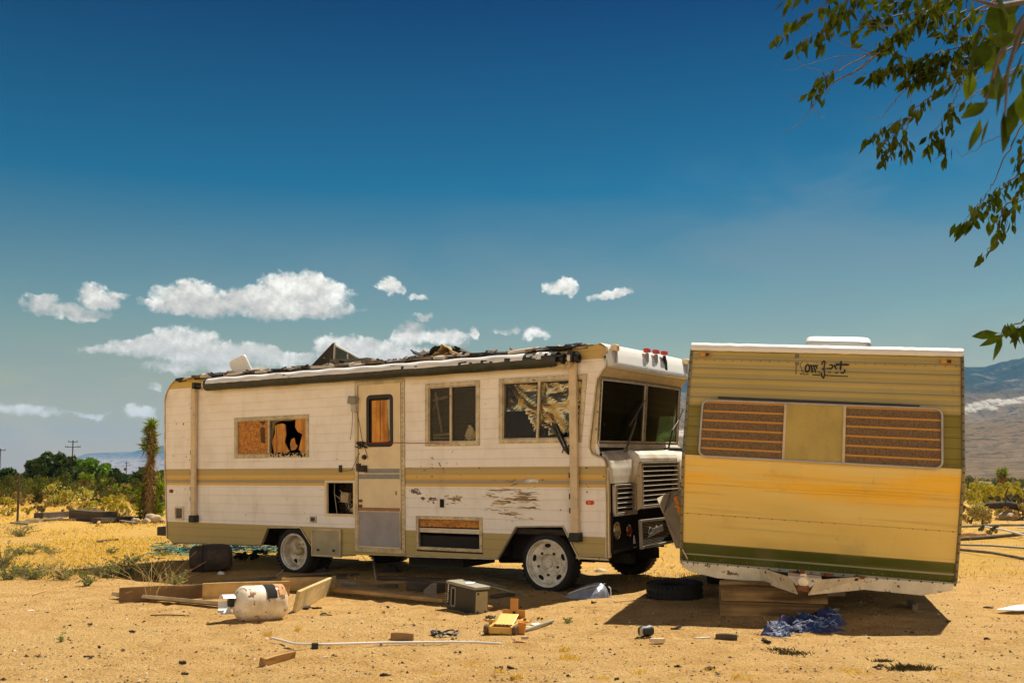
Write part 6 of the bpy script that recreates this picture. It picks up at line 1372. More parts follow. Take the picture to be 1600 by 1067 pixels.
MB().lathe([(.192, -.10), (.198, -.09), (.192, -.08)], (0, 0, 0), (1, .25, .06), 32).build('band', M_['under'], dr_)
# dark junk behind the rear wheel
for (px, py, s, lb) in ((385, 874, .22, 'bent dark metal scrap beyond the drum left of the rear wheel'), (409, 866, .16, 'dark lump of scrap nearest the rear wheel'), (370, 861, .14, 'small dark scrap on the lit sand behind the drum')):
    rng = random.Random(px); p = gp(px, py); mb = MB()
    for k in range(6): mb.box((rng.uniform(-.6, .6) * s, rng.uniform(-.4, .4) * s, rng.uniform(.02, .1) * (s * 5)), (s * rng.uniform(.5, 1.2), s * .3, rng.uniform(.01, .04)), (rng.uniform(-.8, .8), rng.uniform(-.6, .6), rng.uniform(0, 3)))
    tag(mb.build('metal_scrap', M_['under'], None, loc=p), lb, 'scrap')
flat(480, 907, .50, .22, wear('blue grey sheet', (.22, .25, .27), .5), 'flat_sheet', 'flat blue grey sheet in the shade in front of the rear wheel', 'sheet', seed=9)
flat(527, 903, .30, .20, wear('grey sheet dull', (.15, .14, .11), .7), 'flat_sheet', 'dull grey sheet right of the blue grey one in the shade', 'sheet', seed=12)
heap(345, 897, .10, .08, .05, M_['pvc'], 'paper_wad', 'small pale wad of paper in front of the drum', 'paper', 4, n=10)
o = pipe([(432, 900), (443, 893, .02), (451, 876, .15)], .005, M_['pvc'], 'thin_hose', 'thin pale hose hanging from the rear wheel to the ground', 'hose')
o = pipe([(581, 866, .36), (584, 880, .2), (583, 893, .12), (588, 911)], .006, M_['pvc'], 'hanging_cord', 'thin white cord hanging under the motorhome door', 'cord')
o = pipe([(850, 918), (890, 935)], .003, M_['pole'], 'thin_stick', 'thin pale stick in front of the front wheel', 'stick')
boardg((960, 941), (1018, 937), .02, .01, M_['plank'], 'stick', 'thin pale stick on the lit sand left of the flat tyre', 'stick')
# timber stack
for (p0, p1, z0, h, dpt, lab, rl) in [((1128, 961), (1291, 967), 0, .135, .22, 'bottom weathered beam of the stack under the trailer coupler', 0), ((1129, 961), (1296, 965), .137, .118, .22, 'middle weathered beam of the stack under the trailer coupler', 0)]:
    o = boardg(p0, p1, dpt, h, M_['beam'], 'timber_beam', lab, 'beam'); o.location += Vector((.0, dpt / 2, z0 - .01))
o = boardg((1129, 957), (1248, 961), .16, .035, M_['beam'], 'timber_board', 'top thin weathered board of the stack under the trailer coupler', 'beam'); o.location += Vector((0, .12, .246))
o = boardg((1300, 960), (1330, 958), .06, .045, M_['grayplank'], 'timber_offcut', 'short offcut poking out right of the beam stack', 'wood block'); o.location += Vector((0, .2, .14))
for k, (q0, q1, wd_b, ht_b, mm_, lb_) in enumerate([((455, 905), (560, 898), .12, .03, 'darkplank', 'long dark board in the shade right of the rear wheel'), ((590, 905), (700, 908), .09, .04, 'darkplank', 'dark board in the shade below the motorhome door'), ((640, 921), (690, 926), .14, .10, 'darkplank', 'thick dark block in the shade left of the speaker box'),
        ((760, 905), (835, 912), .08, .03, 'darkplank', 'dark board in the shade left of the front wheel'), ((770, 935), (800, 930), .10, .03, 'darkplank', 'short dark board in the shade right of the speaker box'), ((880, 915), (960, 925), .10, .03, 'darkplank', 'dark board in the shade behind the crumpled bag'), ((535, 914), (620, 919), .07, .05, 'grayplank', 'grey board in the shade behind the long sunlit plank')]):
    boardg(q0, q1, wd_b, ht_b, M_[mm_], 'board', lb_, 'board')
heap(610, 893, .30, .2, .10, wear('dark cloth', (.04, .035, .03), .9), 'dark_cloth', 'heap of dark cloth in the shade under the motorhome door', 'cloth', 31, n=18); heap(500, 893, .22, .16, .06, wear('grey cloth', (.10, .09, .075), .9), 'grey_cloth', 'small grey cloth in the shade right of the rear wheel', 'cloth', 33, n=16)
boardg((1422, 946), (1430, 953), .05, .06, M_['grayplank'], 'wood_offcut', 'small offcut deep in the trailer shadow on the right', 'wood block')
p = gp(1580, 955); o = MB().plate([(-.17, -.05), (.0, -.13), (.42, -.14), (.45, .10), (.10, .09)], [], 0, .01, frame=lambda x, y, z: Vector((x, z, y))).build('white_board', M_['bwhite'], None, loc=p + Vector((0, 0, .03))); o.rotation_euler = (R(4), R(-3), 0); tag(o, 'white panel lying on the sand at the right edge', 'panel')
boardg((1537, 949), (1552, 950), .05, .01, M_['darkplank'], 'dark_strip', 'dark strip beside the white panel at the right edge', 'scrap')
# pole pile at right
for (p0, p1, r, z0, z1, m, lab) in [((1501, 831), (1690, 826), .05, .1, .1, 'grayplank', 'farthest long pole of the pole pile right of the trailer'), ((1538, 832), (1660, 858), .035, .12, .1, 'pvc', 'pale pole crossing the pole pile diagonally'),
        ((1497, 845), (1640, 838), .06, .0, .05, 'darkplank', 'dark pole in the middle of the pole pile'), ((1497, 855), (1660, 862), .03, .03, .03, 'steelpipe', 'thin grey pipe in front of the dark pole in the pole pile'),
        ((1496, 862), (1680, 884), .04, .02, .0, 'grayplank', 'nearest long pole of the pole pile right of the trailer'), ((1590, 832), (1680, 842), .03, .1, .1, 'pvc', 'short pale pole at the far right of the pole pile'), ((1500, 838), (1540, 838), .07, 0, 0, 'plank', 'short thick post end beside the trailer in the pole pile')]:
    a = gp(*p0); b = gp(*p1); c_ = a.copy(); r *= .62; o = MB().tube([Vector((0, 0, z0 + r)), (b - c_) * .33 + Vector((0, 0, z0 + r + .01)), (b - c_) * .66 + Vector((0, 0, z1 + r - .01)), b - c_ + Vector((0, 0, z1 + r))], r, 8).build('pole', M_[m], None, smooth=60, loc=c_); tag(o, lab, 'pole')
for px, py, s in ((1545, 852, 1), (1575, 872, 1.3), (1540, 868, .7), (1600, 855, 1)):
    pass
# plank pile at left
rng = random.Random(31)
pil = [((28, 819), (95, 812), .14, .06, 'grayplank', 'pale grey plank at the left end of the plank pile'), ((40, 816), (135, 813), .12, .05, 'grayplank', 'long pale grey plank in front of the plank pile'), ((60, 811), (122, 806), .3, .16, 'darkplank', 'dark timber on the left half of the plank pile'),
       ((118, 802), (170, 808), .3, .05, 'darkplank', 'topmost dark board of the plank pile'), ((118, 812), (172, 816), .4, .28, 'darkplank', 'thickest black timber in the middle of the plank pile'), ((165, 806), (216, 811), .25, .05, 'darkplank', 'dark board at the right half of the plank pile'),
       ((150, 818), (205, 814), .3, .12, 'darkplank', 'low dark timber near the rock in the plank pile'), ((153, 822), (162, 806), .06, .05, 'plank', 'short pale stick leaning on the plank pile'), ((170, 813), (212, 820), .12, .05, 'grayplank', 'thin grey board at the right end of the plank pile'), ((18, 820), (42, 821), .1, .05, 'grayplank', 'short grey board at the far left of the plank pile')]
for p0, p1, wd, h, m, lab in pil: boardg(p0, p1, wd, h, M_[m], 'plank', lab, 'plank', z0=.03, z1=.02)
# ================================================================== VEGETATION AND BACKGROUND
def lumps(rng, rx, ry, rz, n, zc):
    L = []
    for _ in range(n):
        a = rng.random() * 6.28; q = math.sqrt(rng.random()); zz = rng.uniform(-1, 1)
        k = math.sqrt(max(0, 1 - zz * zz * .9)); L.append((Vector((math.cos(a) * q * rx * k, math.sin(a) * q * ry * k, zc + zz * rz)), rng.uniform(.22, .45) * min(rx, rz * 1.3)))
    return L
def leafcloud(mb, rng, L, n, s, mi=0, shell=.55, up=.3):
    for _ in range(n):
        c_, r = rng.choice(L); d = Vector((rng.gauss(0, 1), rng.gauss(0, 1), rng.gauss(up, 1))).normalized(); p = c_ + d * r * (shell + (1 - shell) * rng.random() ** .5) * rng.uniform(.8, 1.15)
        if p.z < .02: continue
        a = Vector((rng.gauss(0, 1), rng.gauss(0, 1), rng.gauss(0, 1))).normalized(); b = d.lerp(Vector((rng.gauss(0, 1), rng.gauss(0, 1), rng.gauss(0, 1))).normalized(), .6); b = a.cross(b)
        if b.length < .1: continue
        b.normalize(); q = s * rng.uniform(.6, 1.5)
        mb.add([p - a * q, p + b * q * .5, p + a * q, p - b * q * .5], [(0, 1, 2, 3)], mi if isinstance(mi, int) else rng.choice(mi))
def bush(name, mats, seed, rx, rz, n, s, stems=6, lump=9, wood_='bark', mi=0, lean=0, part='foliage'):
    rng = random.Random(seed); o = thing(name, None, None)
    L = lumps(rng, rx, rx, rz * .42, lump, rz * .52); mb = MB(); leafcloud(mb, rng, L, n, s, mi); mb.build(part, mats, o, recalc=False)
    mb = MB()
    for k in range(stems):
        c_, r = rng.choice(L); mb.tube([(rng.uniform(-.1, .1) * rx, rng.uniform(-.1, .1) * rx, -.05), (c_.x * .5, c_.y * .5, c_.z * .55), tuple(c_)], [rx * .035, rx * .022, rx * .008], 5)
    mb.build('stem' if stems < 4 else 'stems', M_[wood_], o); return o
dg = foliage('dark green needles', [(.018, .035, .008), (.05, .08, .015), (.085, .115, .025)], .9, .2)
bg_ = foliage('bright tree green', [(.06, .13, .012), (.14, .24, .02), (.2, .3, .04)], .8, .35)
mg = foliage('olive scrub green', [(.03, .04, .008), (.09, .10, .016), (.20, .17, .03)], 1.6, .3)
yg = foliage('yellow blossoming scrub', [(.12, .10, .012), (.40, .32, .03), (.60, .48, .06)], 2.2, .35)
tb_ = foliage('tan dry scrub', [(.16, .11, .04), (.38, .27, .09), (.50, .38, .15)], 2.5, .25)
cl = foliage('pale cholla', [(.16, .14, .02), (.46, .39, .08), (.60, .52, .15)], 3., .25)
jg = foliage('joshua green', [(.07, .11, .01), (.20, .26, .02), (.36, .42, .05)], 5., .25)
jd = foliage('joshua thatch', [(.13, .08, .03), (.36, .24, .08), (.55, .40, .16)], 6., .15)
# round dense trees
def tree(seed, w_, h, mats, n, s, lab, nm='tree', grp=None, lump=38, trunk=.12):
    rng = random.Random(seed); o = thing(nm, lab, 'tree', group=grp); L = lumps(rng, w_ * .42, w_ * .42, h * .34, lump, h * .60); L += lumps(rng, w_ * .5, w_ * .5, h * .12, 8, h * .26)
    mb = MB(); leafcloud(mb, rng, L, n, s); mb.build('crown', mats, o, recalc=False)
    mb = MB(); mb.tube([(0, 0, -.3), (.1 * w_ * .1, 0, h * .25), (0, 0, h * .5)], [trunk * 1.3, trunk, trunk * .6], 8)
    for k in range(5): c_, r = L[k]; mb.tube([(0, 0, h * .25), tuple(c_ * .6 + Vector((0, 0, h * .1))), tuple(c_)], [trunk * .6, trunk * .35, .03], 6)
    mb.build('trunk', M_['bark'], o); return o
def put(o, px, D, zoff=0):
    x_ = (px - CX) / FPX * D; o.location = (x_, D, gz(x_, D) + zoff); return o
def hgt(pyt, D, px=100): x_ = (px - CX) / FPX * D; return EYE + (746 - pyt) / FPX * D - gz(x_, D)
for (px, pyt, D, wpx, mats, n, lab) in [
    (88, 712, 95, 78, dg, 5200, 'largest dark green round tree left of the middle utility pole'), (58, 722, 100, 44, dg, 3000, 'dark tree with a ragged top at the left of the largest dark tree'),
    (142, 719, 120, 70, bg_, 6500, 'bright green round tree behind the scrub right of the middle utility pole'), (16, 735, 85, 56, dg, 3200, 'dark green tree at the left edge of the view'),
    (120, 735, 110, 40, dg, 2200, 'dark tree between the largest dark tree and the bright green tree'), (182, 734, 105, 24, dg, 1500, 'small dark pointed tree right of the bright green tree'),
    (190, 742, 130, 40, dg, 1800, 'low dark tree beside the far utility pole'), (225, 734, 90, 40, dg, 2600, 'dark green tree directly behind the tall joshua tree'), (252, 738, 95, 40, dg, 2600, 'dark green tree behind the motorhome rear corner'),
    (165, 748, 90, 44, mg, 2000, 'olive green tree below the bright green tree'), (80, 750, 75, 60, mg, 2600, 'olive green rounded tree in front of the largest dark tree')]:
    h = hgt(pyt, D, px); o = tree(int(px * 7), wpx / FPX * D, h, mats, int(n * .8), .0026 * D, lab, nm='pine_tree' if mats is dg else 'tree'); put(o, px, D)
# tall spire in ragged tree
# scrub prototypes
protos = {}
def proto(key, *a, **k): protos[key] = bush(*a, **k)
proto('yel', 'yellow_shrub', [yg], 1, .95, 1.25, 1500, .055, 8, 14)
proto('yel2', 'yellow_shrub', [yg], 2, .75, .95, 1100, .05, 7, 10)
proto('olv', 'olive_shrub', [mg], 3, 1.1, 1.4, 1700, .05, 8, 13)
proto('tan', 'dry_shrub', [tb_], 4, .9, .75, 1400, .045, 6, 10)
proto('chl', 'cholla_cactus', [cl], 5, .75, 1.35, 1000, .06, 8, 18, part='crown')
proto('gry', 'grey_shrub', [foliage('grey sage', [(.05, .045, .02), (.13, .11, .04), (.22, .18, .07)], 2.5, .2)], 6, .8, .7, 1300, .045, 6, 9)
labs = {'yel': ('yellow flowering rounded shrub in the scrub beyond the clearing', 'shrub', 'yellow shrubs in the scrub'), 'yel2': ('small yellow flowering shrub in the scrub beyond the clearing', 'shrub', 'small yellow shrubs in the scrub'),
        'olv': ('olive green leafy shrub in the scrub beyond the clearing', 'shrub', 'olive shrubs in the scrub'), 'tan': ('low tan dry shrub in the scrub beyond the clearing', 'shrub', 'dry tan shrubs in the scrub'),
        'chl': ('pale yellow cholla cactus in the scrub beyond the clearing', 'cactus', 'pale cholla in the scrub'), 'gry': ('low dark grey shrub in the scrub beyond the clearing', 'shrub', 'grey shrubs in the scrub')}
used = set()
def sow(key, px, D, sc=1.0, rot=0.0, label=None, sz=1.0):
    base = protos[key]; o = base if key not in used else copy_tree(base); used.add(key)
    put(o, px, D); o.rotation_euler = (0, 0, rot); o.scale = (sc, sc, sc * sz); l = labs[key]
    if 'group' in o: del o['group']
    if label is None and (-50 < px < 268 or 1494 < px < 1680):
        el_ = [('the left edge of the view', 0, 800), ('the dark fence post at the left', 27, 790), ('the middle utility pole', 114, 780), ('the tall joshua tree', 237, 790), ('the tallest pale cholla', 140, 785), ('the far utility pole', 198, 780), ('the motorhome rear', 262, 790), ('the trailer', 1500, 790), ('the fallen dark branch', 1575, 800), ('the right edge of the view', 1600, 790), ('the pale cholla by the trailer', 1524, 790)]
        py_ = 746 + EYE * FPX / D; rg = 'near ' if D < 38 else '' if D < 60 else 'far ' if D < 95 else 'farthest '
        wn = {'yel': 'yellow flowering shrub', 'yel2': 'little yellow shrub', 'olv': 'olive green shrub', 'tan': 'low tan dry shrub', 'chl': 'pale cholla', 'gry': 'dark grey shrub'}[key]
        label = where(rg + wn, px, py_, el_); sp_ = True
    tag(o, label or l[0], l[1], l[2]); return o
rng = random.Random(77)
for (key, px, D, s, lab) in [('yel', 15, 33, .95, 'yellow shrub nearest the left edge beside the dark fence post'), ('yel2', 46, 34, .6, None), ('chl', 135, 35, 1.25, 'tallest pale yellow cholla behind the plank pile'), ('chl', 88, 42, 1., 'pale yellow cholla left of the tallest one'),
        ('yel', 165, 34, .95, None), ('yel', 185, 36, 1., None), ('yel2', 205, 33, .9, None), ('tan', 120, 33, .9, None), ('tan', 70, 37, 1., None), ('tan', 40, 44, 1.1, None), ('tan', 155, 32, .8, None), ('tan', 190, 31, .7, None),
        ('olv', 60, 48, 1.3, None), ('olv', 100, 52, 1.5, None), ('olv', 35, 50, 1.4, None), ('olv', 170, 46, 1.2, None), ('olv', 215, 42, 1.1, None), ('olv', 10, 46, 1.3, None), ('gry', 60, 35, .8, None), ('olv', 250, 40, 1.1, None), ('yel2', 256, 34, 1., None), ('yel', 250, 45, .9, None),
        ('chl', 1524, 30, .62, 'pale cholla nearest the trailer above the pole pile'), ('yel', 1520, 47, 1.1, 'yellow green shrub beside the trailer top right of the pole pile'), ('yel2', 1545, 44, 1., None), ('yel2', 1590, 46, 1.2, None), ('yel', 1575, 52, 1.1, None), ('yel2', 1535, 56, 1.0, None), ('yel', 1560, 52, .8, None), ('olv', 1595, 60, 1.1, None),
        ('gry', 1555, 38, 1.2, None), ('gry', 1590, 34, 1.3, None), ('gry', 1570, 42, 1.2, None), ('gry', 1542, 22.5, .45, 'small dark bush on the bare ground just above the pole pile'), ('gry', 1515, 33, .8, None), ('tan', 1530, 27, .8, None), ('tan', 1510, 28, .8, None), ('tan', 1560, 32, 1., None), ('tan', 1590, 30, .9, None), ('olv', 1508, 60, 1.3, None)]:
    sow(key, px, D, s * (.50 if D < 38 and px < 300 else .7), rng.random() * 6, lab)
for k in range(120):
    D = 42 * (3.6 ** rng.random()); left = rng.random() < .55
    px = rng.uniform(-40, 268) if left else rng.uniform(1470, 1680)
    if rng.random() < .10: px = rng.uniform(280, 1450)
    key = rng.choice(['olv', 'olv', 'olv', 'olv', 'gry', 'yel2', 'tan', 'olv'] if left else ['yel2', 'tan', 'gry', 'yel2', 'gry', 'tan', 'tan', 'yel'])
    sow(key, px, D, rng.uniform(.45, .75) + (D - 42) * (.006 if left else .002), rng.random() * 6)
for k in range(110):
    D = 34 * (4.2 ** rng.random()); px = rng.uniform(-900, -60) if k % 2 else rng.uniform(1690, 2600)
    sow(rng.choice(['olv', 'tan', 'gry', 'yel2', 'olv', 'yel', 'tan']), px, D, rng.uniform(.5, .95), rng.random() * 6)
# the country far beyond reads as one mass of low scrub
mb = MB(); rng = random.Random(99)
for k in range(5200):
    D = 140 * (11 ** rng.random()); x_ = rng.uniform(-.62, .62) * D; r = rng.uniform(.8, 2.0) * (1 + D / 900); z0 = gz(x_, D)
    for q in range(5):
        a = rng.random() * 6.28; c_ = Vector((x_ + math.cos(a) * r * .5, D + math.sin(a) * r * .5, z0 + r * .25)); d = Vector((rng.gauss(0, 1), rng.gauss(0, 1), rng.gauss(.5, 1))).normalized() * r * .7; e = d.orthogonal().normalized() * r * .4
        mb.add([c_ - d, c_ + e, c_ + d, c_ - e], [(0, 1, 2, 3)], 0 if k % 3 else 1)
tag(mb.build('far_scrub', [mg, tb_], recalc=False), kind='stuff')
# joshua trees
def spikes(mb, rng, c_, r, n, L, mi, up=0.0, wd=.016):
    for _ in range(n):
        d = Vector((rng.gauss(0, 1), rng.gauss(0, 1), rng.gauss(up, .8))).normalized(); p = c_ + d * r * .3; e = d.orthogonal().normalized(); e.rotate(Matrix.Rotation(rng.random() * 6.28, 3, d)); q = p + d * L * rng.uniform(.6, 1.15)
        mb.add([p - e * wd, p + e * wd, q], [(0, 1, 2)], mi)
def joshua(name, lab, seed, pts, r, heads, thatch, Lg=.30, sc=1.0, wdk=1.0, grp=None):
    rng = random.Random(seed); o = thing(name, lab, 'joshua tree', group=grp); tr_ = MB(); cr = MB(); th_ = MB()
    for line in pts: tr_.tube(line, [r * (1.2 - .5 * i / (len(line) - 1)) for i in range(len(line))], 9)
    for line in pts:
        for i in range(len(line) - 1):
            a, b = Vector(line[i]), Vector(line[i + 1])
            for k in range(int(thatch * (b - a).length)):
                p = a.lerp(b, rng.random()); an = rng.random() * 6.28; d = Vector((math.cos(an), math.sin(an), rng.uniform(-1.3, .35))).normalized(); e = Vector((-math.sin(an), math.cos(an), 0)) * .022 * wdk; q = p + Vector((math.cos(an), math.sin(an), 0)) * r * .8
                th_.add([q - e, q + e, q + d * rng.uniform(.09, .32) * sc], [(0, 1, 2)])
    for (c_, hr, n) in heads:
        for s_ in range(4): spikes(cr, rng, Vector(c_) + Vector((rng.uniform(-.3, .3) * hr, rng.uniform(-.3, .3) * hr, (s_ - 1.5) * hr * .6)), hr, n // 9, Lg * sc * rng.uniform(.8, 1.15), 0, .5 if s_ > 1 else .1, .026 * wdk)
    tr_.build('trunk', wear('joshua bark', (.24, .16, .08), .9, 0, .4, 9), o); th_.build('dead_leaves', jd, o, recalc=False); cr.build('crown', jg, o, recalc=False); return o
Dj = 29.; hh = hgt(652, Dj, 238)
o = joshua('joshua_tree', 'tall shaggy joshua tree with a green tufted top beside the motorhome rear', 5,
    [[(.0, 0, -.1), (-.03, 0, .5), (.0, 0, 1.1), (-.02, 0, 1.7), (.02, 0, 2.3), (-.05, 0, hh - .25)], [(-.08, .1, 0), (-.12, .1, .7), (-.04, .05, 1.5)]], .105,
    [((-.04, 0, hh - .32), .13, 520), ((-.04, 0, hh - .62), .11, 300), ((-.18, 0, hh - .88), .08, 120), ((.10, 0, hh - 1.0), .09, 120), ((-.22, .1, .35), .22, 420), ((-.30, .05, .75), .16, 260), ((.20, .1, .35), .16, 260), ((.24, .1, .9), .12, 180)], 420, .27)
put(o, 237, Dj)
for k, (px, pyb, pyt, D, lab) in enumerate([(64, 788, 757, 48, 'small joshua tree with a pale green tuft left of the largest dark tree'), (133, 790, 742, 55, 'dark forked joshua tree below the bright green tree'), (165, 790, 752, 50, 'dark leaning joshua tree right of the bright green tree'), (183, 780, 758, 60, 'short stubby joshua tree under the low dark tree'), (209, 785, 762, 52, 'small joshua tree with a pale top just left of the tall one'), (252, 800, 745, 40, 'thin dark joshua tree between the tall one and the motorhome'), (1560, 790, 733, 62, 'small dark joshua tree on the right above the yellow shrubs')]):
    h = hgt(pyt, D, px); rng = random.Random(k)
    o = joshua('joshua_tree', lab, 40 + k, [[(0, 0, -.1), (.05, 0, h * .5), (rng.uniform(-.2, .2), 0, h - .25)]] + ([[(.03, 0, h * .5), (.35, 0, h * .8)]] if k in (1, 6) else []), .10, [((0, 0, h - .25), .18, 240)] + ([((.35, 0, h * .85), .16, 160)] if k in (1, 6) else []), 260, .26, 1.2, 1.6); put(o, px, D)
# utility poles
def upole(px, pyt, D, lab, two=True):
    h = hgt(pyt, D, px); k = D / 230; o = thing('utility_pole', lab, 'utility pole'); put(o, px, D); h += 0
    MB().tube([(0, 0, -.3), (0, 0, h)], [.17 * k ** .5, .12 * k ** .5], 10).build('pole', M_['polewood'], o, smooth=60)
    MB().box((0, 0, h - .35), (2.0, .12, .14)).build('crossarm', M_['polewood'], o)
    if two: MB().box((0, 0, h - 1.5), (3.4, .12, .14)).build('crossarm', M_['polewood'], o)
    mb = MB()
    for x_, z_ in [(-.95, h - .28), (.95, h - .28)] + ([(-1.6, h - 1.43), (-1.1, h - 1.43), (1.1, h - 1.43), (1.6, h - 1.43)] if two else []): mb.lathe([(.05, 0), (.08, .1), (.05, .25), (.001, .27)], (x_, 0, z_), (0, 0, 1), 8)
    mb.build('insulator', M_['polewood'], o); return o
upole(1, 701, 200, 'utility pole at the left edge with one crossarm', False); upole(114, 688, 220, 'middle utility pole with two crossarms in front of the hills'); o = upole(198.5, 722, 420, 'farthest utility pole seen small against the hills')
MB().box((-.4, -.3, 6.), (.7, .6, 1.2)).build('transformer', M_['polewood'], o)
# fence posts
for px, pyb, pyt, lab in ((27, 817, 741, 'dark thin fence post at the left in front of the scrub'), (251, 813, 742, 'dark thin fence post between the joshua tree and the motorhome')):
    p = gp(px, pyb); h = hgt(pyt, p.y, px); o = thing('fence_post', lab, 'fence post', p)
    MB().tube([(0, 0, -.1), (.01, 0, h * .5), (0, 0, h)], .03, 7).build('post', M_['polewood'], o)
    MB().tube([(-.02, -.02, h * .8), (.2, .1, h * .55), (.25, .3, h * .3)], .004, 4).build('wire', M_['screw'], o)
for k, (px, py, n, r, h) in enumerate([(418, 993, 60, .03, .07), (465, 985, 60, .03, .07), (527, 1017, 45, .03, .05), (882, 1017, 90, .06, .06), (890, 1030, 160, .10, .06), (780, 1050, 70, .05, .05), (808, 1058, 70, .05, .05),
        (1160, 1058, 120, .1, .05), (1110, 1045, 60, .06, .04), (1330, 1050, 120, .12, .05), (680, 1056, 40, .04, .04), (940, 1062, 80, .06, .04), (735, 1040, 80, .09, .04), (1480, 1055, 90, .12, .04), (360, 1060, 50, .06, .04), (1000, 1050, 60, .07, .04)]):
    p = g(px, py); tuft(p.x, p.y, int(n * .6), r * .8, h * .6, where('small golden grass tuft', px, py), grp='golden grass tufts in the foreground')

# rocks
def rock(px, py, s, seed, lab, m='stone', fl=.7):
    rng = random.Random(seed); bm = bmesh.new(); bmesh.ops.create_icosphere(bm, subdivisions=3, radius=1)
    for v in bm.verts:
        n = noise.noise(v.co * 1.1 + Vector((seed, 0, 0))) * .45 + noise.noise(v.co * 3 + Vector((seed, 3, 0))) * .12; v.co *= (1 + n); v.co.z *= fl
    me = bpy.data.meshes.new('rock'); bm.to_mesh(me); bm.free(); me.materials.append(M_[m]); me.polygons.foreach_set('use_smooth', [True] * len(me.polygons)); me.set_sharp_from_angle(angle=R(35))
    o = bpy.data.objects.new('rock', me); scene.collection.objects.link(o); p = gp(px, py); o.location = p + Vector((0, 0, s * .3)); o.scale = (s, s * .8, s); o.rotation_euler = (0, 0, seed); return tag(o, lab, 'rock')
rock(238, 817, .26, 3, 'pale tan boulder at the foot of the tall joshua tree'); rock(229, 818, .14, 5, 'small rock left of the pale boulder under the joshua tree', 'stone'); rock(253, 817, .08, 9, 'smallest dark stone right of the pale boulder', 'bark')
rock(211, 818, .16, 12, 'tan block at the right end of the plank pile'); rock(1578, 812, .38, 14, 'pale boulder behind the pole pile on the right', fl=.45); rock(1560, 812, .10, 15, 'small stone left of the pale boulder on the right')
# dark fallen branch over the right boulder
p = gp(1570, 812); o = MB().tube([(-1.0, .2, .28), (-.5, .1, .42), (.1, 0, .46), (.7, .1, .34), (1.5, 0, .12)], [.03, .10, .12, .10, .04], 9).tube([(-.9, .2, .3), (-1.3, .1, .45)], [.04, .015], 6).tube([(.3, 0, .42), (.1, .1, .75), (.2, .1, 1.0)], [.05, .03, .01], 6).build('fallen_branch', wear('charred branch', (.05, .035, .02), .9), None, smooth=60, loc=p); tag(o, 'dark fallen branch arching over the pale boulder on the right', 'branch')
# weeds on the clearing, left
wg = foliage('dusty weed green', [(.13, .14, .04), (.24, .25, .08), (.40, .36, .14)], 9., .4)
def weed(px, py, r, h, n, seed, lab, stalk=.3, nm='weed', grp=None, lm_=None, leaf=.026):
    rng = random.Random(seed); o = thing(nm, lab, 'weed', gp(px, py), group=grp); st = MB(); lf = MB()
    for k in range(n):
        a = rng.random() * 6.28; l = rng.uniform(.3, 1); p0 = Vector((rng.uniform(-.2, .2) * r, rng.uniform(-.2, .2) * r, 0)); p2 = Vector((math.cos(a) * r * l * 1.3, math.sin(a) * r * l * 1.3, h * rng.uniform(.15, 1.0))); p1 = p0.lerp(p2, .5) + Vector((rng.uniform(-.1, .1) * r, rng.uniform(-.1, .1) * r, h * .15)); st.tube([p0, p1, p2], [.0025, .002, .001], 4, cap=False)
        for q in range(rng.randint(6, 13)):
            t_ = rng.random(); c_ = (p0.lerp(p1, t_ * 2) if t_ < .5 else p1.lerp(p2, t_ * 2 - 1)); d = Vector((rng.gauss(0, 1), rng.gauss(0, 1), rng.gauss(.3, .7))).normalized(); e = d.orthogonal().normalized() * leaf * .35; d *= leaf * rng.uniform(.7, 1.6)
            lf.add([c_, c_ + d * .5 + e, c_ + d, c_ + d * .5 - e], [(0, 1, 2, 3)])
    st.build('stems', M_['dry'] if stalk > .5 else M_['twig'], o, recalc=False)
    if leaf: lf.build('leaves', lm_ or wg, o, recalc=False)
    return o
wl = [(4, 888, .30, .40, 60, 'tallest dusty green weed at the left edge of the clearing'), (14, 905, .22, .20, 40, 'weed in front of the tallest one at the left edge'), (52, 905, .30, .22, 60, 'widest grey green weed left of the dry twigs'), (32, 900, .16, .20, 30, 'grey green weed between the left edge and the widest weed'), (80, 866, .18, .14, 36, 'small weed on the yellow grass near the left'), (28, 868, .20, .16, 36, 'weed on the yellow grass above the widest weed'),
      (48, 868, .12, .12, 20, 'tiny weed beside the one on the yellow grass'), (98, 905, .24, .22, 44, 'weed tangled with the pale dry twigs'), (137, 915, .12, .20, 24, 'thin dark weed right of the dry twigs'), (165, 902, .34, .22, 60, 'leafy weed at the left tip of the motorhome shadow'), (195, 900, .30, .24, 50, 'leafy weed in the left end of the motorhome shadow'), (242, 905, .26, .30, 50, 'leafy weed behind the left end of the timber frame'), (275, 915, .14, .18, 24, 'small weed behind the timber frame'), (176, 866, .12, .12, 20, 'lone weed on the yellow grass behind the dry twigs'),
      (30, 838, .4, .3, 60, 'weed in the straw far left near the plank pile'), (205, 880, .2, .16, 28, 'small weed just above the shadow tip'), (60, 858, .2, .14, 24, 'low weed left of the small weed on the yellow grass'), (255, 868, .2, .12, 20, 'low weed near the teal netting'), (888, 972, .04, .04, 6, 'tiny green sprout at the left corner of the trailer shadow'), (97, 1002, .03, .08, 3, 'tiny dry sprig on the sand at the left')]
for k, (px, py, r, h, n, lab) in enumerate(wl): weed(px, py, r, h, n, 200 + k, lab)
weed(108, 905, .50, .55, 26, 301, 'tall pale dry twiggy plant between the green weeds', 1, 'dry_plant', leaf=0); weed(232, 938, .42, .52, 22, 302, 'pale dry twiggy plant growing out of the timber frame', 1, 'dry_plant', leaf=0); weed(262, 935, .3, .40, 16, 303, 'smaller pale dry twiggy plant right of the one in the timber frame', 1, 'dry_plant', leaf=0)
boardg((52, 930), (86, 919), .015, .012, M_['plank'], 'dry_stalk', 'long pale dry stalk lying on the sand in front of the weeds', 'stick')
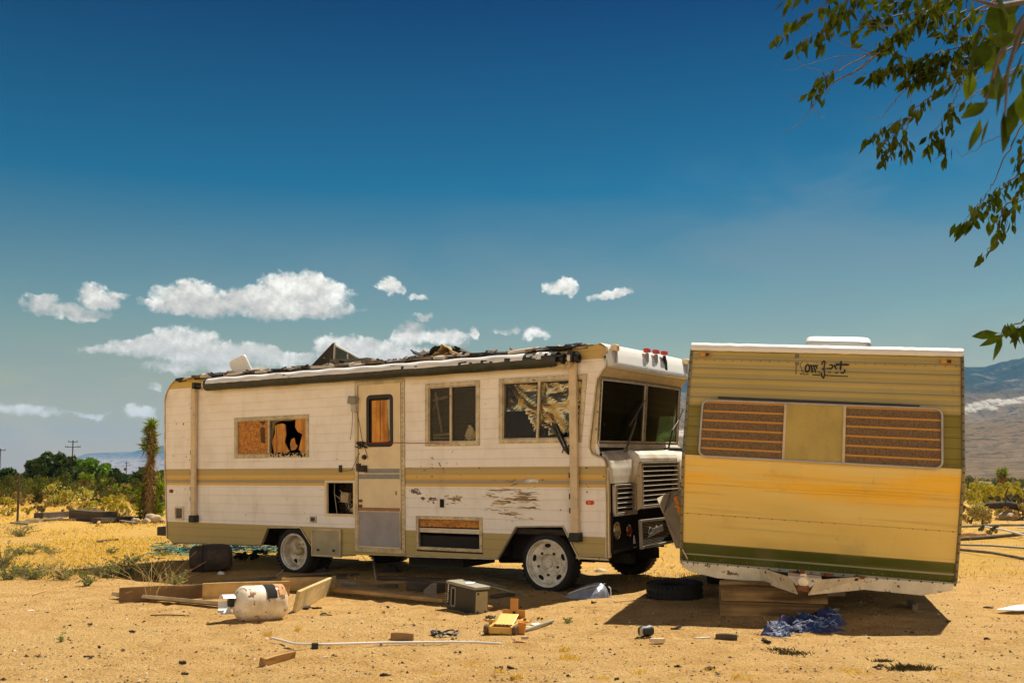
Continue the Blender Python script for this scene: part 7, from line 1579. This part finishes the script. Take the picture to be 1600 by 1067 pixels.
boardg((152, 848), (184, 844), .04, .04, M_['darkplank'], 'stick', 'dark stick lying on the yellow grass', 'stick')
boardg((235, 962), (296, 962), .012, .01, M_['darkplank'], 'stick', 'thin dark stick on the sand in front of the timber frame', 'stick')

# ================================================================== OVERHANGING TREE (right, trunk just outside the frame)
leafm = foliage('broad leaf green', [(.018, .032, .004), (.055, .078, .009), (.15, .175, .025)], 7., .26, .7, .02)
ft = thing('broadleaf_tree', 'leafy green branches of a broadleaf tree hanging into the upper right corner', 'tree', (4.3, 4.2, gz(4.3, 4.2)))
FT = ft.location.copy(); rng = random.Random(17); tw = MB(); lf = MB(); lim = MB()
def FL(v): return Vector(v) - FT
def leaf(mb, p, d, L, wd, rng, curl=.25):
    d = d.normalized(); s = d.cross(Vector((rng.gauss(0, .6), rng.gauss(0, 1), rng.gauss(0, .3)))).normalized(); nrm = s.cross(d)
    P = []; 
    for t_, w_ in ((0, .0), (.12, .30), (.38, .95), (.62, .85), (.85, .38), (1, 0)):
        c_ = p + d * (L * t_) + nrm * (curl * L * (t_ ** 2) * .5)
        P.append((c_, w_ * wd))
    vs = []; fs = []
    for c_, w_ in P: vs += [c_ - s * w_ + nrm * w_ * .35, c_, c_ + s * w_ + nrm * w_ * .35]
    for i in range(5):
        a = i * 3; fs += [(a, a + 1, a + 4, a + 3), (a + 1, a + 2, a + 5, a + 4)]
    mb.add(vs, fs)
def twig(pts, D0, D1, r, n, L=.075, lo=0.0, hi=1.0, bare=False):
    P = []; m_ = len(pts)
    for i, (px, py) in enumerate(pts): P.append(atd(px, py, D0 + (D1 - D0) * i / (m_ - 1)))
    Q = []
    for i in range(m_ - 1):
        for k in range(5):
            t_ = k / 5; Q.append(P[i].lerp(P[i + 1], t_) + Vector((rng.gauss(0, .004), rng.gauss(0, .004), rng.gauss(0, .004))))
    Q.append(P[-1]); rr = [r * (1 - .75 * i / (len(Q) - 1)) for i in range(len(Q))]
    tw.tube([FL(q) for q in Q], rr, 5, cap=False)
    n = int(n * .88)
    for k in range(n):
        t_ = lo + (hi - lo) * (k + rng.random()) / max(n, 1); f = t_ * (len(Q) - 1); i = min(int(f), len(Q) - 2); p = Q[i].lerp(Q[i + 1], f - i); ax = (Q[i + 1] - Q[i]).normalized()
        d = Vector((rng.gauss(0, .45), rng.gauss(0, .45), -1.0)) + ax * rng.uniform(.0, .9)
        q = p + Vector((rng.gauss(0, .012), rng.gauss(0, .03), rng.gauss(0, .008))); leaf(lf, FL(q), d, L * rng.uniform(.55, 1.3), L * rng.uniform(.13, .21), rng, rng.uniform(-.3, .5))
    if n: leaf(lf, FL(Q[-1]), (Q[-1] - Q[-2]) + Vector((0, 0, -.005)), L, L * .2, rng)
A = 5.2; L_ = .082
# upper left cluster
twig([(1345, -25), (1300, 0), (1262, 22), (1236, 38), (1212, 62)], A, A, .006, 34, L_); twig([(1330, -10), (1305, 30), (1285, 50), (1255, 62), (1240, 78)], A, A, .005, 36, L_); twig([(1300, 20), (1290, 45), (1280, 72)], A, A, .003, 12, L_)
twig([(1360, -20), (1335, 5), (1318, 25), (1308, 30)], A, A, .004, 22, L_); twig([(1290, -30), (1262, -8), (1238, 0), (1226, 2)], A, A, .004, 16, L_); twig([(1340, -30), (1322, -5), (1312, 8)], A, A, .004, 10, L_)
# central mass
twig([(1560, -60), (1510, -10), (1465, 12), (1410, 22), (1370, 30), (1350, 22)], 5.6, 5.2, .010, 70, L_, .25); twig([(1500, -20), (1460, 10), (1430, 35), (1400, 60), (1372, 76), (1330, 100), (1300, 118)], 5.4, 5.2, .010, 52, L_, .0, .62); twig([(1480, 0), (1445, 40), (1412, 45), (1388, 62)], 5.4, 5.2, .006, 40, L_)
twig([(1400, 40), (1375, 42), (1345, 42), (1330, 48)], A, A, .004, 12, L_ * .9, .3); twig([(1470, -20), (1440, 0), (1400, 5), (1372, 2)], A, A, .006, 40, L_); twig([(1530, -30), (1500, -5), (1470, 0), (1450, 20)], A, A, .006, 30, L_); twig([(1440, 20), (1420, 45), (1408, 55)], A, A, .005, 26, L_)
twig([(1600, -20), (1540, 15), (1490, 22), (1440, 22)], 5.6, 5.3, .008, 20, L_, .3); twig([(1560, 0), (1520, 18), (1496, 40), (1470, 52)], 5.4, 5.2, .006, 24, L_, .4)
# long bare twigs and the little tip cluster
twig([(1420, 45), (1380, 80), (1345, 108), (1312, 122), (1297, 135), (1290, 152)], A, A, .005, 0); twig([(1300, 112), (1288, 122), (1272, 134), (1262, 146)], A, A, .003, 20, L_ * .8, .1); twig([(1296, 118), (1284, 134), (1276, 150)], A, A, .003, 14, L_ * .8)
twig([(1395, 70), (1365, 88), (1330, 118), (1300, 128), (1278, 155), (1250, 192), (1222, 212)], A, A, .004, 0); twig([(1370, 84), (1310, 88), (1270, 100), (1225, 110)], A, A, .0025, 0); twig([(1292, 114), (1262, 105), (1240, 90)], A, A, .002, 0); twig([(1262, 148), (1240, 153), (1226, 144)], A, A, .002, 0); twig([(1272, 158), (1270, 170), (1278, 182), (1290, 184)], A, A, .003, 0)
twig([(1300, 116), (1312, 95), (1322, 93), (1332, 98)], A, A, .003, 0); twig([(1355, 112), (1340, 118), (1322, 130)], A, A, .002, 0); twig([(1360, 84), (1330, 75), (1290, 50)], A, A, .003, 0); twig([(1420, 50), (1380, 38), (1300, 20)], A, A, .003, 6, L_)
twig([(1420, 135), (1400, 155), (1385, 175), (1378, 184), (1352, 186)], A, A, .003, 0); twig([(1415, 50), (1395, 58), (1380, 72), (1350, 70)], A, A, .004, 22, L_ * .9, .2, .8)
# middle horizontal sprays
twig([(1640, 60), (1580, 75), (1540, 92), (1490, 92), (1450, 100), (1420, 92), (1392, 84)], 5.4, 5.1, .008, 60, L_, .3); twig([(1560, 88), (1500, 92), (1450, 100), (1410, 102), (1380, 108), (1354, 120)], 5.3, 5.1, .007, 78, L_, .2); twig([(1540, 40), (1505, 70), (1480, 80), (1450, 85)], 5.3, 5.1, .006, 46, L_)
twig([(1600, 50), (1560, 56), (1510, 60), (1470, 45)], 5.3, 5.1, .006, 30, L_, .3); twig([(1520, 100), (1490, 112), (1450, 118), (1425, 126)], A, A, .005, 40, L_); twig([(1470, 100), (1440, 112), (1415, 128)], A, A, .004, 26, L_); twig([(1560, 70), (1540, 85), (1525, 100)], A, A, .005, 22, L_)
# hanging sprays
twig([(1540, 95), (1490, 128), (1455, 150), (1430, 170), (1424, 186), (1400, 200)], A, 5.0, .005, 34, L_ * .85, .15, .75); twig([(1424, 184), (1402, 192), (1376, 204), (1350, 228)], 5., 5., .003, 30, L_ * .8, .2); twig([(1416, 192), (1400, 212), (1390, 235), (1382, 250)], 5., 5., .003, 22, L_ * .8, .2); twig([(1422, 186), (1412, 214), (1412, 240)], 5., 5., .003, 20, L_ * .85, .3); twig([(1400, 206), (1386, 218), (1372, 228)], 5., 5., .003, 14, L_ * .8); twig([(1418, 140), (1424, 160), (1425, 172)], 5., 5., .002, 0)
twig([(1530, 120), (1500, 135), (1490, 160), (1484, 180), (1478, 210), (1476, 245)], 5., 5., .004, 30, L_ * .9, .4); twig([(1486, 176), (1465, 200), (1452, 215), (1450, 228)], 5., 5., .003, 12, L_ * .9, .4); twig([(1600, 100), (1540, 135), (1500, 165), (1485, 172)], 5., 5., .004, 6, L_)
twig([(1570, 208), (1530, 232), (1505, 243), (1490, 232)], 4.6, 4.6, .002, 0); twig([(1600, 190), (1570, 245), (1552, 285), (1540, 305)], 4.4, 4.4, .004, 0)
# right edge sprays
L2 = .062
twig([(1625, 200), (1598, 240), (1590, 275), (1560, 300), (1535, 320), (1508, 350)], 4.2, 4.2, .005, 34, L2, .4); twig([(1620, 250), (1598, 290), (1575, 318), (1560, 345), (1558, 370), (1536, 402)], 4.2, 4.2, .005, 34, L2, .2); twig([(1542, 305), (1530, 320), (1515, 335), (1508, 345)], 4.2, 4.2, .003, 16, L2); twig([(1630, 270), (1600, 305), (1580, 330), (1570, 360)], 4.2, 4.2, .004, 22, L2); twig([(1615, 180), (1600, 215), (1590, 250), (1592, 290)], 4.2, 4.2, .004, 22, L2, .2); twig([(1556, 296), (1548, 320), (1545, 345)], 4.2, 4.2, .003, 10, L2)
# lower right leaves
twig([(1640, 470), (1610, 492), (1590, 506), (1572, 512), (1560, 520)], 3.0, 3.0, .004, 14, .075, .35)
# near, out of focus leaves
for (x0_, y0_, x1_, y1_) in [(1518, 0, 1512, 50), (1534, 30, 1514, 148), (1500, 118, 1488, 152), (1520, 112, 1505, 160), (1548, 60, 1526, 100), (1545, 160, 1500, 188), (1532, 185, 1508, 234), (1545, 185, 1540, 230), (1568, 175, 1568, 240), (1592, 150, 1585, 210), (1560, 100, 1545, 165), (1575, 110, 1556, 185), (1600, 80, 1580, 150), (1560, 20, 1545, 95), (1585, 10, 1560, 90), (1600, 30, 1575, 110), (1560, -20, 1575, 40), (1605, 130, 1600, 200), (1545, 10, 1572, 60), (1590, 55, 1535, 78), (1612, 100, 1560, 128), (1600, 0, 1548, 20), (1570, 60, 1540, 120), (1598, 110, 1590, 160), (1540, 50, 1532, 70), (1580, 130, 1540, 150), (1555, 130, 1530, 150)]:
    D_ = rng.uniform(1.5, 1.85); a = atd(x0_, y0_, D_); b = atd(x1_, y1_, D_ + rng.uniform(-.05, .05)); d = b - a; leaf(lf, FL(a), d, d.length, min(.017, d.length * .24) * rng.uniform(.8, 1.1), rng, rng.uniform(-.3, .4))
tw.tube([FL(q) for q in (Vector((2.3, 2.6, 2.5)), atd(1680, -60, 1.8), atd(1600, 30, 1.7), atd(1560, 90, 1.65), atd(1540, 160, 1.65))], [.016, .010, .006, .004, .002], 7, cap=False); tw.tube([FL(q) for q in (atd(1600, 30, 1.7), atd(1575, 110, 1.65), atd(1570, 180, 1.65))], [.005, .003, .0015], 6, cap=False); tw.tube([FL(q) for q in (atd(1620, 0, 1.75), atd(1560, 10, 1.65), atd(1520, 0, 1.65))], [.006, .004, .002], 6, cap=False)
# limbs from the trunk to the sprays, and the rest of the crown out of frame
B0 = Vector((4.3, 4.2, 0)); lim.tube([FL(q) for q in (Vector((4.3, 4.2, -.2)), Vector((4.28, 4.22, 1.2)), Vector((4.2, 4.2, 2.3)), Vector((4.1, 4.3, 3.4)), Vector((4.15, 4.4, 5.0)))], [.20, .15, .13, .10, .04], 12)
for pts, rr in [((Vector((4.2, 4.2, 2.3)), Vector((3.3, 4.6, 3.5)), atd(1640, -60, 5.4), atd(1560, -60, 5.6)), (.09, .05, .025, .010)), ((Vector((4.1, 4.3, 3.2)), Vector((3.2, 4.9, 4.0)), atd(1500, -80, 5.3), atd(1345, -25, 5.2)), (.07, .04, .02, .006)), ((Vector((4.25, 4.2, 1.9)), Vector((3.2, 3.3, 2.5)), Vector((2.3, 2.6, 2.5))), (.07, .04, .016)),
                ((Vector((3.3, 4.6, 3.5)), atd(1680, 40, 5.2), atd(1640, 60, 5.4)), (.04, .015, .008)), ((Vector((3.2, 3.3, 2.5)), atd(1700, 150, 4.2), atd(1625, 200, 4.2)), (.035, .012, .006)), ((Vector((3.2, 3.3, 2.5)), atd(1720, 400, 3.0), atd(1640, 470, 3.0)), (.03, .010, .005)), ((atd(1700, 150, 4.2), atd(1660, 220, 4.2), atd(1620, 250, 4.2)), (.01, .008, .005)), ((atd(1640, -60, 5.4), atd(1600, -20, 5.5)), (.012, .008))]:
    lim.tube([FL(q) for q in pts], list(rr), 8)
for k in range(2600):
    c_ = rng.choice([Vector((4.2, 4.4, 4.6)), Vector((3.6, 4.9, 4.5)), Vector((5.1, 4.3, 4.0)), Vector((4.6, 5.2, 4.2)), Vector((4.9, 3.4, 3.6)), Vector((4.0, 3.5, 4.6))]); d = Vector((rng.gauss(0, 1), rng.gauss(0, 1), rng.gauss(0, 1))).normalized(); p = c_ + d * .75 * rng.random() ** .4
    v = p - Vector((0, 0, EYE)); dd = v.y * math.cos(PITCH) + v.z * math.sin(PITCH); sx = CX + FPX * v.x / dd
    if sx < 1660: continue
    leaf(lf, FL(p), Vector((rng.gauss(0, .5), rng.gauss(0, .5), -1)), .09, .02, rng)
lim.build('trunk', M_['bark'], ft, smooth=60); tw.build('twigs', M_['twig'], ft, smooth=60, recalc=False); lf.build('crown', leafm, ft, smooth=60, recalc=False)
for k in protos:
    if k not in used: copy = protos[k]; [bpy.data.objects.remove(c) for c in list(copy.children)]; bpy.data.objects.remove(copy)
# final touch: nothing left unlabelled at top level
bpy.context.view_layer.update()
